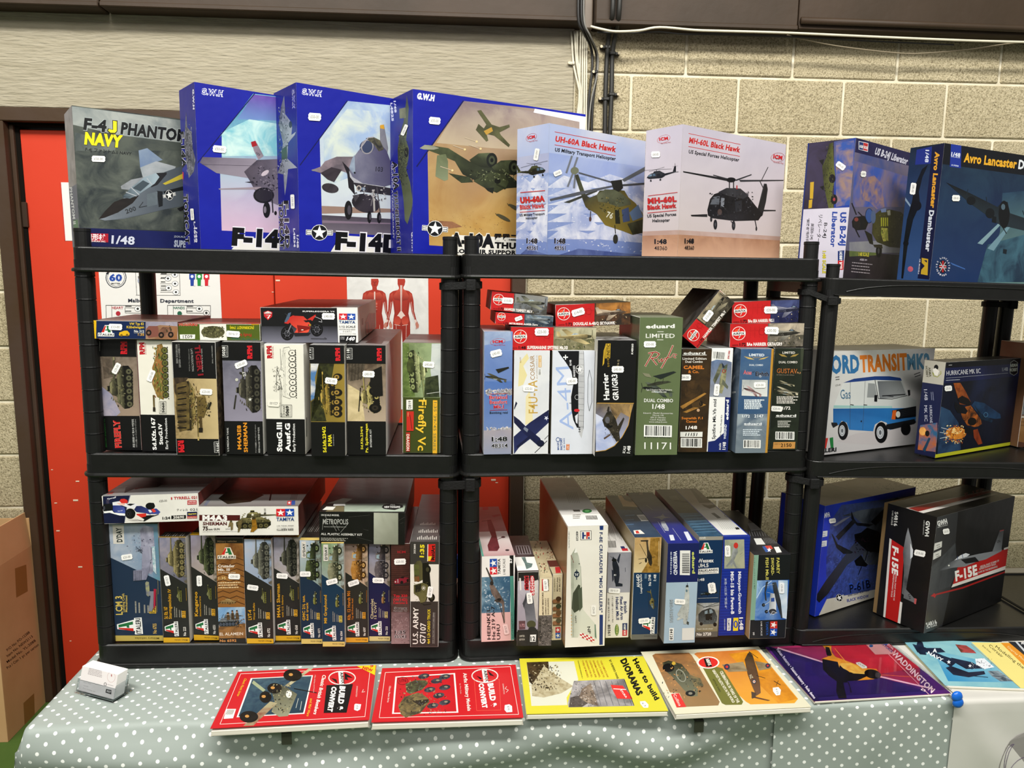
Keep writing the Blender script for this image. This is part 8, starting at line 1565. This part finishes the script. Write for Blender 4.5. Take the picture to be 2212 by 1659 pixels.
L.b(0,0,1, .49, ('3c3444','4c4460',10)); L.p(('6c6c88','34509c',20), 560,280,740,245,705,800,560,820, g=(600,300,640,780,'2c4aa0')); L.p(('a08880','4060a8',26), 575,290,720,270,700,780,575,800); L.p(('4c5028','24261a',30), 500,400,520,300,550,285,560,480,570,560,545,680,555,810,520,830,480,640,465,480, g=(470,500,570,500,'6c7038')); L.e('1c1a1c',545,575,26,36); L.e('1c1a1c',560,740,26,40); L.e('a84850',560,740,10,14); L.p('1c1a1c',440,430,480,420,470,470); L.p('1c1a1c',445,640,480,630,475,670)
L.p('c8a838',370,604,400,600,392,735,366,735); L.p('c8a838',360,745,388,740,382,806,356,812); mess(L, ['16161c','6c6c48','2c2c20'], 50,480,320,555,800,9,5,2.); L.b(0, .49,1,1, ('d8d4e0','d0ccd8',6)); L.t('US B-24J',634,842,606,1105,-44,'2c4ca0', .05) if 0 else None
L.t('US B-24J',612,842,606,1108,46,'2c50a4', .05); L.t('Liberator',548,838,532,1120,40,'2c50a4', .04); L.t('B-24J',482,925,472,1045,26,'26262c', .01); L.t('リベレーター',440,862,420,1080,28,'26262c', .01); L.t('美国B-24J',378,930,372,1060,20,'26262c', .01); L.t('"解放者"轰炸机',346,890,336,1080,18,'26262c', .01); L.t('1:48 SCALE',470,1150,468,1330,26,'d8cc30', .04, out='1c5c6c', ob=.03); L.p('24407c',590,1152,642,1145,638,1225,590,1228); L.p('c83438',590,1228,638,1225,634,1300,588,1300); L.t('HOBBY BOSS',604,1156,604,1294,22,'f0f0f0', .04)
B.sticker('F',789,538,44,46,4,'£80', fr='D'); B.sticker('L',615,473,80,46,36,'£80-00', fr='D'); L.b(0,0,.03,1,'2c3c7c'); B.done()
B = corner('D', (1440,290), (2072,386), (1170,328), 3,0, back=.05, w=.50, base='243444', side='1c2434', top='2c3038', group=G8, label='dark night bomber box with yellow and white title, rightmost on the top shelf')
F = B.f; L = B.face('L'); F.b(0,0,1,1, ('1c2c40','2c4454',7), g=('24406c','v')); F.b(0,0,1, .15, ('12161e','161a24',5)); F.p(('3c5c74','2c4860',10), 1900,690,2300,650,2300,1420,1740,1400,1880,1000, g=(2000,700,2000,1400,'7c9c94')); F.p(('4c7484','2c4458',14), 1780,1100,2150,1000,2150,1400,1700,1400); F.p('8ca8b0',1700,1090,1900,900,1920,905,1740,1100); F.p('7c9ca8',1780,1130,1960,930,1975,940,1830,1150); F.p('4c74b0',1480,1240,1600,1290,1605,1300,1500,1260)
F.p('28409c',1490,298,1572,310,1568,492,1480,480); F.t('1/48',1490,392,1562,402,30,'e0e4ec', .04); F.t('SCALE',1490,402,1560,412,8,'e0e4ec', .02); F.t('01F006',1492,472,1550,480,12,'d0d8e8', .03); F.t('Avro Lancaster',1590,440,2010,492,72,'e8b438', .04); F.t('Dambuster',2024,494,2330,532,72,'e4e8ec', .04)
dk = ('161c22','0e1216',20)
F.p(dk, 1450,604,1640,690,1860,800,1900,760,1940,760,1960,850,2200,930,2400,960,2400,1040,2080,990,1950,960,1900,960,1780,870,1640,770,1560,700, g=(1600,660,1580,760,'2c3840')); F.e('0e1216',1912,860,44,110); F.e('5c707c',1905,800,16,24); F.e('12181e',1650,750,36,34); F.e('12181e',1800,850,36,40); F.ln('26303a',5,1625,660,1612,710); F.ln('26303a',5,1770,720,1780,800); F.p('12181e',1820,870,1850,880,1850,930,1815,920); F.ln('12181e',6,1900,960,1930,1010); F.ln('1c242c',5,2060,830,2085,900); F.p('1c2830',1905,1135,1935,1140,1930,1175,1903,1168)
F.e('161a24',1424,1275,34,50); F.p('c8ccd0',1396,1262,1452,1266,1452,1290,1396,1288); F.p('b83438',1396,1268,1452,1272,1452,1284,1396,1280); F.p('b83438',1418,1230,1432,1230,1430,1320,1416,1320); F.ln('c8ccd0',5,1402,1240,1446,1312); F.ln('c8ccd0',5,1446,1240,1402,1312)
for i, ch in enumerate('AVRO LANCASTER SERIES'):
    if ch == ' ': continue
    a = radians(-200+i*17.5); x = 1424+46*cos(a)*.95; y = 1275+64*sin(a); F.t(ch, x-5*cos(a+pi/2), y-5*sin(a+pi/2), x+6*cos(a+pi/2), y+6*sin(a+pi/2), 13,'dcdce4', .03)
L.b(0,0,1,1, ('1c2838','24344c',8), g=('3c5c8c','v')); L.p('161c44',1345,320,1440,292,1325,1380,1225,1370); L.p('2c3c8c',1218,345,1340,318,1330,455,1205,465); L.t('1/48',1290,345,1284,445,28,'dce0ec', .03); L.t('Avro Lancaster',1366,360,1328,808,36,'e0a838', .05) ; L.t('Dambuster',1320,825,1288,1155,38,'dce0e8', .04)
L.p(dk, 1310,460,1265,560,1235,680,1245,780,1190,900,1150,1080,1110,1370,1095,1370,1115,1080,1140,900,1180,760,1200,640,1260,500); L.e('10141a',1220,790,36,40); L.e('10141a',1132,1090,22,24); L.p('8ca0b4',1125,720,1170,785,1165,800,1120,740); L.e(('d06c74','8c5c84',30), 1168,1295,22,22); L.p('c8a838',1258,1205,1310,1215,1305,1345,1250,1335,1255,1300,1282,1270,1258,1245); L.p('161c44',1275,1225,1300,1245,1300,1225); L.t('HK MODELS',1240,1215,1228,1335,10,'dcdce8', .02)
B.sticker('F',1526,730,64,48,2,'£80-00', fr='D'); B.sticker('L',1192,655,96,44,98,'£80-00', fr='D'); B.done()
# ================================================================== BOOKS AND CARDS ON THE TABLE
PAPER = mat('page_edges','e2ddd0', .8, .2, col2='cfc9ba', nscale=300, stretch=(.02, .02,6)); ACR = mat('clear_acrylic','f4f8fa', .05, .5, trans=1.)
ACR.node_tree.nodes['Principled BSDF'].inputs['IOR'].default_value = 1.2
def book(fr, q, th, base, label, lift=.004, spine='cfcac0', z0=0.):
    zt = ZT+.001+th+z0; P = [hitZ(fp(fr, q[i], q[i+1]), zt) for i in (0,2,4,6)]
    fx = ((P[1]-P[0])+(P[2]-P[3])).normalized(); fy = V((-fx.y, fx.x, 0)); w = ((P[1]-P[0]).length+(P[2]-P[3]).length)/2; d = (abs((P[0]-P[3]).dot(fy))+abs((P[1]-P[2]).dot(fy)))/2
    c = (P[0]+P[1]+P[2]+P[3])/4; O = c-fx*w/2-fy*d/2; e = empty('magazine', V((c.x, c.y, zt-th)), label=label, category='magazine', group='magazines along the front of the table')
    e.matrix_world = Matrix((fx, fy, V((0,0,1)))).transposed().to_4x4(); e.matrix_world.translation = (c.x, c.y, zt-th)
    v, f = boxvf(-w/2+.002,-d/2-.001, .001, w/2-.002, d/2-.001, th-lift, .0006); meshobj('pages', v, f, PAPER, e)
    v, f = boxvf(-w/2,-d/2,0, w/2, d/2, .0009); inkbox('back_cover', v, f, [spine]*6, PRINT, e)
    v = []; n = 8   # front cover, a little lifted at its free edge
    for i in range(n+1):
        t = i/n; z = th-.0006-lift*.8*t
        for dz in (0, .0005): v += [(-w/2,-d/2+d*t, z+dz), (w/2,-d/2+d*t, z+dz)]
    f = []
    for i in range(n): a = i*4; b = a+4; f += [(a+2, a+3, b+3, b+2), (a+1, a, b, b+1), (a, a+2, b+2, b), (a+3, a+1, b+1, b+3)]
    f += [(0,1,3,2), (n*4, n*4+2, n*4+3, n*4+1)]; inkbox('cover', v, f, [base]*len(f), PRINT, e)
    F = Face(O, fx, fy, w, d, fr); zz = zt
    def cv(A):
        T = ((A-np.array(O))@np.array(fy))/d; A[:, 2] -= lift*.8*T; return A
    F.curve = cv; 
    F.e_ = e; return F
def sub(F, x0, y0, x1, y1, n=10):
    pass
def bd(F, parts): F.build('cover_print', F.e_, PRINT, off=.0003)
def grid(F, col):   # base sheet split so that it follows the lifted cover
    n = 10
    for i in range(n): F.add([(0, F.h*i/n), (F.w, F.h*i/n), (F.w, F.h*(i+1)/n), (0, F.h*(i+1)/n)], col)
    F.up()
F = book('Q', (218,148,1140,101,1105,478,52,532), .018,'d83038','red magazine with a bomber over sea and yellow corner flash, at the left', lift=.006); grid(F, 'cc2c34')
F.ln('f0e4dc',3,245,160,1105,122,1070,455,108,505,245,160); F.p('f0ece4',312,190,725,170,668,435,218,458); F.p(('3c5468','54707c',60), 322,194,716,176,660,428,230,452, g=(320,200,660,430,'2c4454')); F.p('a8b090',330,205,410,270,395,285,320,225)
F.p(('5c5c48','3a3a30',30), 440,240,500,230,560,260,620,300,560,450,500,455,450,420,470,350, g=(470,250,560,450,'9c9c84')); F.p(('c8c0a0','8c8468',20), 700,122,726,124,560,250,540,240); F.p(('b0a888','8c4434',20), 440,350,490,360,330,515,262,518)
for x, y, rx, ry in ((590,170,62,42), (470,260,48,36), (300,455,62,40), (410,320,40,40)): F.e(('2a2622','16140f',40), x, y, rx, ry); F.e('c89858', x-12, y-4,14,10)
F.ln('18181a',6,600,262,750,292); F.e('e4e4dc',565,300,20,26); mess(F, ['2a2824','8c8468','5c5848','b0a884'], 40,440,230,590,430,14,3); F.ln('d0d4c8',3,612,395,628,330); F.ln('d0d4c8',3,640,410,650,350)
F.ring('f0e8e0',918,190,88,46,7); F.p('f0ece4',892,145,925,145,930,238,900,240); F.t('AIRFIX',905,152,916,232,20,'1c1a1a', .04); F.p('1c1a1a',935,155,990,190,950,185,960,205,936,200); F.p('1c1a1a',888,230,845,190,880,200); F.p('1c1a1a',815,240,990,232,948,428,796,430)
F.t('BUILD &',905,245,888,412,36,'f4f0ea', .06); F.t('CONVERT',852,248,822,418,32,'f4f0ea', .06); F.t('Classic British Bombers',790,168,728,438,24,'f0e8e0', .03); F.t('and Mid Wars',708,330,682,452,18,'e8b83c', .02); F.t('Classic Plastic Series',272,190,220,312,16,'e8b83c', .02); F.t('Mike Ashley and Friends',736,170,726,290,8,'e8d0c8')
F.p('f0d028',1010,106,1142,100,1136,172); F.t('5',1105,118,1128,112,20,'c82c30', .05); F.t('NEW',1052,128,1118,150,20,'c82c30', .05); F.p('f0ece4',150,402,215,402,195,466,132,470)
for k in range(8): F.ln('3a3a3c',2.5,160+k*6,408,146+k*6,440)
F.ln('f0d8d0',3,1060,270,1050,290,1070,285); F.t('DORRINGTON',1014,248,1008,320,10,'f0d8d0'); Bk = F; F.p('f2f0ea',1008,368,1045,372,1038,408,1020,418,998,410,1000,375); F.t('£6',1015,380,1012,405,14,'5c5c5c'); bd(F, 0)
F = book('Q', (1172,130,2060,91,2133,471,1127,482), .018,'d83038','red magazine with camouflaged armour and guns, second from the left', lift=.006); grid(F, 'cc2c32')
F.ln('f0e4dc',3,1205,152,2035,112,2090,440,1165,462,1205,152); F.p('f0ece4',1272,180,1668,156,1690,428,1250,436); F.p(('cc2c34','c42830',14), 1282,186,1658,164,1678,420,1262,428)
cm = ('6c7450','4c4434',50)
F.p(cm, 1340,230,1400,205,1470,205,1490,225,1450,270,1370,300,1345,285); F.p(('8c7c54','4c4838',50), 1290,380,1330,320,1420,290,1450,300,1490,330,1500,350,1440,430,1340,462,1310,440); F.p('3c3428',1380,345,1495,335,1490,350,1440,385)
for x, y in ((1460,178), (1545,210), (1600,182), (1500,270), (1600,255), (1560,310), (1520,380), (1600,358)): F.e(('5c5c64','38343c',60), x, y, 38,18, rot=-10); F.e('9c947c', x+8, y-4,12,6)
mess(F, ['4c4a34','8c8460','6c6c74','2c2824','a8a078'], 70,1300,180,1610,440,12,6); F.ring('7c1c24',1320,210,34,26,3); F.t('1/76',1300,220,1345,216,20,'7c1c24', .02)
F.ring('f0e8e0',1866,176,86,46,7); F.p('f0ece4',1845,135,1878,132,1890,222,1858,224); F.t('AIRFIX',1858,140,1872,218,20,'1c1a1a', .04); F.p('1c1a1a',1885,140,1930,180,1898,172); F.p('1c1a1a',1810,175,1842,190,1850,215)
F.t('BUILD &',1885,230,1912,395,36,'f4f0ea', .06); F.t('CONVERT',1825,230,1852,400,32,'f4f0ea', .06); F.ln('f06858',3,1795,205,1960,200,1972,412,1812,416,1795,205); F.t('Airfix Military Models',1722,158,1752,418,24,'f0e4dc', .03); F.t('by Tim Cole',1698,230,1704,300,8,'e8c8c0'); F.t('Classic Plastic Series',1232,245,1218,358,12,'f0dcd4', .01)
F.t('DORRINGTON',1982,232,1990,302,9,'f0d8d0'); F.ln('f0d8d0',3,2010,250,2000,265,2022,275,2008,290); F.p('f2f0ea',1998,378,2028,372,2046,385,2048,425,2010,428,1996,410); F.t('£6',2015,385,2020,415,14,'5c5c5c'); bd(F, 0)
F = book('R', (130,131,985,112,1143,494,184,512), .013,'e0d83c','yellow magazine with sepia battle scene and thick black title, third from the left', lift=.003); grid(F, 'd8d044')
F.p('d8d8c8',182,155,505,148,535,275,490,340,455,400,460,452,215,458); F.p(('2c2418','5c4c34',30), 182,155,330,150,340,260,300,330,230,320,200,290); F.p(('a89c7c','c8c0a4',60), 300,180,420,270,500,320,420,370,300,400,220,390,215,320); mess(F, ['2c2418','5c5038','c8c0a0','8c8060'], 60,200,170,420,350,16,3)
F.p(('b4b0b0','7c7878',20), 505,285,850,270,918,458,468,468,462,440); F.p(('6c6460','4c4440',60), 480,400,560,380,600,440,560,466,470,467); F.p(('9c8c7c','6c5c50',20), 560,340,620,300,650,380,670,458,600,440,540,400)
for k in range(6): F.ln('5c5c64',3,640+k*40,285,690+k*42,455)
F.p('d83834',755,312,838,318,895,390,905,410,800,408,775,360); F.ln('f0e8e0',5,775,340,860,345); F.t('STUKA',820,350,860,405,12,'f0e8e0', .03); F.ln('2c2c34',4,850,280,915,455); mess(F, ['3c3430','c8c0b8','5c5450'], 40,480,300,660,460,12,5)
F.t('How to build',905,140,1060,422,34,'1c1c14', .05) ; F.t('DIORAMAS',822,142,940,390,42,'1c1c14', .06); F.t('BY SHEPERD PAINE',745,142,800,272,14,'1c1c14', .02)
for k, s in enumerate(('YOUR COMPLETE HOW','TO-DO-IT GUIDE TO','DIORAMA PLANNING,','CONSTRUCTION, AND','DETAILING FOR ALL','TYPES OF MODELS')): F.t(s, 682-k*25,146,732-k*27,262,12,'b06030', .01)
F.t('SCALE MODELING HANDBOOK NO. 3',530,146,560,270,8,'3c3c20'); F.p('f0eee6',955,428,990,425,1014,450,1012,472,980,472,958,445); F.t('£3',968,440,990,465,12,'5c5c5c'); bd(F, 0)
F = book('R', (984,86,1800,46,2086,470,1171,514), .013,'e6e2c8','cream magazine with an old car and a fighter in two orange pictures', lift=.002); grid(F, 'dcd8c0')
F.p(('8c6848','b08050',24), 1040,110,1060,98,1290,92,1310,110,1500,430,1490,455,1270,465,1225,370,1160,365, g=(1050,100,1400,450,'9c8058')); F.p(('c87c40','d89050',14), 1325,100,1345,90,1740,68,1765,80,2035,410,2010,440,1710,448,1680,430, g=(1400,90,1900,440,'e0a83c')); F.p(('e0a030','c88828',20), 1560,100,1640,90,1750,75,2030,410,1900,440,1720,260)
F.p(('4c4c38','2c2c20',30), 1110,160,1150,145,1240,170,1290,230,1350,330,1350,390,1300,395,1240,330,1170,250,1120,210, g=(1150,150,1300,380,'7c7c64')); F.e('1c1a16',1150,195,40,30); F.e('c8a848',1186,165,13,12); F.e('1c1a16',1300,372,34,20); F.e('8c8878',1300,372,14,9); F.ring('a8a898',1235,250,26,45,5, rot=-30); F.p(('5c5c48','8c7c58',60), 1290,240,1370,270,1390,320,1330,330); mess(F, ['2c2820','8c7c58','c89860'], 40,1100,150,1380,400,14,4)
F.p('7c7c3c',1385,195,1480,190,1520,200,1660,430,1650,450,1540,452,1515,440); F.t('CELEBRATING 50 YEARS OF THE',1500,225,1620,440,20,'f0ead8', .02); F.t('GREATEST PLASTIC KITS IN THE WORLD',1448,215,1590,440,18,'f0ead8', .02); F.t('ARTHUR WARD',1450,275,1500,365,12,'2c2c18', .01); F.e('f0ece0',1422,160,76,42); F.e('d83c34',1422,160,66,35); F.p('2c2420',1390,132,1432,130,1448,188,1408,190); F.t('AIRFIX',1404,136,1425,184,22,'f0ece0', .04)
bc = ('5c4c38','3c3428',30)
F.p(bc, 1670,140,1690,100,1705,85,1725,110,1740,160,1760,230,1775,300,1780,370,1750,390,1720,320,1690,240, g=(1690,100,1760,380,'7c5c40')); F.p(('a89878','7c6c50',20), 1515,175,1660,155,1690,220,1560,225); F.p(('a89878','7c6c50',20), 1740,150,1850,170,1850,200,1770,215); F.p(('8c5c38','5c4430',30), 1720,390,1845,420,1830,425,1715,400); F.p('5c4c3c',1715,360,1750,370,1745,400,1720,410)
for x, y, r in ((1549,190,20), (1828,182,16)): F.e('3c3c54', x, y, r, r); F.e('c8443c', x, y, r*.45, r*.45)
F.e('3c3c54',1735,292,14,16); F.e('d8d0b8',1735,292,9,10); F.e('c8443c',1735,292,4,5); F.t('NZ',1700,250,1712,275,20,'c8c0a8', .02); F.ln('3c3428',3,1700,85,1762,130); F.ln('3c3428',3,1750,250,1810,268); F.ln('4c3c28',4,1870,288,1915,315); F.ln('4c3c28',3,1885,320,1900,285)
F.p('d83c34',1168,378,1222,372,1272,466,1206,470); F.t('Collins',1182,385,1222,462,20,'f0ece0', .0); F.p('f0eee6',1862,335,1900,330,1918,350,1912,385,1885,388,1864,360); F.t('£25',1882,342,1892,380,12,'5c5c5c'); bd(F, 0)
F = book('S', (216,166,1165,130,1608,528,546,606), .006,'a83060','purple and red magazine with a black delta-winged aircraft, fifth from the left', lift=.0005); grid(F, '5c2c78')
F.p(('c83850','b03058',8), 216,166,1165,130,1400,340,1395,480,1000,400,640,285, g=(1165,130,640,300,'9c3468')); F.p(('d83048','c82c44',8), 700,145,1165,130,1400,330,1000,400,760,300); F.p(('4c2c84','3c2870',10), 216,166,640,290,1100,410,1500,535,546,606, g=(700,330,800,600,'2c2058')); F.p('281c4c',216,170,262,180,620,590,546,606)
F.ln('e8a8c0',12,290,180,640,290); F.ln('f4d8e0',5,290,180,640,290); F.ln('e8a8c0',12,1090,405,1500,500); F.ln('f4d8e0',5,1090,405,1500,500); F.ln('e07840',4,1090,390,1400,410)
bl = ('241c20','181418',20)
F.p('e8a030',632,152,705,150,712,215,740,250,850,290,980,340,1060,345,1100,400,1040,425,880,438,650,310,632,265,700,240); F.p(bl, 636,265,760,290,775,310,850,370,970,385,990,400,910,436,830,440,870,530,855,530,845,450,800,450,828,574,765,576,745,520,750,440,690,400,645,350); F.p(bl, 660,170,690,175,712,235,700,245,670,235); F.p(('e8a840','f8d878',20), 760,300,860,300,970,350,970,385,880,380,800,340); F.e(bl, 1030,385,66,36, rot=12); F.e('4c4448',1070,392,22,20); F.ln('f0b850',4,735,185,830,300); F.p('f0b040',755,280,780,280,770,335)
F.t('WADDINGTON',1180,222,1545,535,-0.1,'f0e0e4') ; F.t('WADDINGTON',1175,225,1490,535,44,'f0dce0', .03); F.ln('e8b8c0',4,1150,225,1470,545); F.p('d8a0a0',965,140,1100,136,1215,228,1050,232); F.t('ROYAL',1130,148,1190,195,16,'f0e0e0', .03); F.t('AIR FORCE',1085,142,1180,218,18,'3c3c7c', .03); F.e('3c4c94',1132,152,14,8); F.e('3c6ca8',1018,165,16,10)
F.t('Vulcan Returns • Station history • Role demo',275,190,572,580,22,'e8e0ec', .02); F.t('£5',1405,508,1440,524,16,'f0e0e0', .02); F.p('f0eee6',898,295,930,290,985,325,985,340,950,342,905,308); F.t('£3-00',915,305,965,332,12,'6c6c6c'); bd(F, 0)
M_ = F.e_; v, f = boxvf(-.155,-.115, .0062, .185, .118, .0066); meshobj('plastic_sleeve', v, f, ACR, M_)
F = book('S', (1268,111,2140,138,2570,512,1582,470), .007,'9cc8c8','pale blue and yellow magazine with a dark gull-winged plane, right of the clear sleeve', lift=.0005, spine='c8c8a0'); grid(F, ('9cc8cc','84b8c4',8))
F.p(('78b4c8','9cccd0',10), 1500,200,2000,300,2160,450,1620,440, g=(1900,250,1700,440,'3c94c0')); F.p('e8dc90',1800,135,2140,138,2570,512,2185,495); F.p('e09c38',2030,140,2110,140,2500,500,2400,500)
dk = ('20283c','2c3850',20)
F.p(dk, 1340,148,1440,175,1580,240,1700,280,1640,330,1600,300,1460,215,1380,215); F.p(dk, 1380,125,1420,135,1440,200,1450,235,1400,230,1365,190); F.p(dk, 1440,180,1560,180,1600,212,1540,218); F.p(dk, 1640,255,1800,290,1900,340,1760,345,1680,300); F.p(dk, 1600,335,1640,320,1780,370,1900,360,1910,385,1780,410,1660,390); F.p('e4e8ec',1830,265,1900,260,1980,330,1900,345,1840,310); F.star('e4e8ec',1625,290,18); F.star('e4e8ec',1790,320,16); F.t('NAVY',1455,225,1575,288,24,'e4e8ec', .04); F.t('A',1498,212,1532,214,28,'e4e8ec', .06); F.ln('20283c',5,1820,400,1930,410); mess(F, ['d8dce0','141a28','5c6c84'], 26,1800,260,1960,350,10,3)
F.p(('b85858','6c4434',40), 1675,152,1760,160,1820,200,1840,222,1720,215); F.p(('a8b8c0','4c5864',40), 1925,360,2010,358,2130,440,2030,442,1960,400); F.ln('b8a860',3,1800,150,2180,490)
F.t('Modelling the',1985,175,2205,345,22,'4c4420', .0); F.t('Corsair',1935,165,2040,258,22,'4c4420', .0); F.t('Brett Green',1885,165,1950,220,12,'6c6440', .0); F.t('Osprey Modelling',2080,175,2270,330,16,'f4e4b0', .0); bd(F, 0)
F = book('S', (2142,130,2600,150,3000,520,2475,500), .008,'2a2c30','dark magazine in a clear cover at the right edge of the picture', lift=.0005, z0=.0); grid(F, ('2c2e34','3c4048',10)); F.p('c8ccd0',2142,130,2160,131,2500,500,2470,500); F.t('MODELS',2190,150,2290,156,20,'e8e8e8', .04); bd(F, 0)
# ------------------------------------------------------------------ acrylic holder with a block of business cards
A = hitZ(fp('P',590,412), ZT+.002); Bp = hitZ(fp('P',868,486), ZT+.002); ex = (Bp-A).normalized(); ey = V((-ex.y, ex.x, 0)); c = (A+Bp)/2
e = empty('card_holder', c, label='clear acrylic card holder at the left end of the table', category='card holder'); e.matrix_world = Matrix((ex, ey, V((0,0,1)))).transposed().to_4x4(); e.matrix_world.translation = c
Wd = (Bp-A).length+.004; hw = Wd/2
def leanbox(x0, y0, z0, x1, y1, z1, k=.30):
    v, f = boxvf(x0, y0, z0, x1, y1, z1, .0005); return [(x, y+z*k, z) for x, y, z in v], f
for a in ((-hw-.003,-.004,0, hw+.003, .056, .003), ): v, f = boxvf(*a, .001); meshobj('base', v, f, ACR, e)
v, f = leanbox(-hw, 0, .003, hw, .002, .028); meshobj('front_wall', v, f, ACR, e); v, f = leanbox(-hw, .034, .003, hw, .036, .046); meshobj('back_wall', v, f, ACR, e)
for s in (-1,1): v, f = leanbox(s*hw-.001, .0, .003, s*hw+.001, .036, .034); meshobj('side_wall', v, f, ACR, e)
e2 = empty('business_cards', c, label='block of white business cards standing in the clear acrylic holder', category='cards'); e2.matrix_world = e.matrix_world.copy()
v, f = leanbox(-hw+.003, .0035, .0035, hw-.003, .0325, .0565); inkbox('cards', v, f, ['f4f2ee']*len(f), PRINTM, e2)
up_ = (V((0,0,1))+ey*.30); k = up_.length; up_ = up_/k; F = Face(c-ex*(hw-.003)+ey*(.0035+.0035*.3)+V((0,0, .0035)), ex, up_, 2*hw-.006, .053*k, 'P')
F.b(0,0,1,1,'e9e4e2'); F.tx(690,218,800,246,6,6,11,'b4acac',3); F.ring('c8a0a0',858,295,30,40,2); F.e('b87070',860,282,4,10); F.t('LINE YARD',645,338,705,352,8,'8c8888'); F.t('George',645,362,682,370,8,'8c8888'); F.t('Free Cutting unit',640,382,735,410,8,'8c8888'); F.ring('2c2c2c',812,350,9,12,3.5); F.tx(828,352,875,364,3,1,5,'8c8888'); F.p('2c2c2c',820,385,862,395,860,428,815,414); F.t('FKIT',824,408,856,417,14,'e8e4e2', .04)
F.build('card_print', e2, PRINTM, minv=e2.matrix_world.inverted())
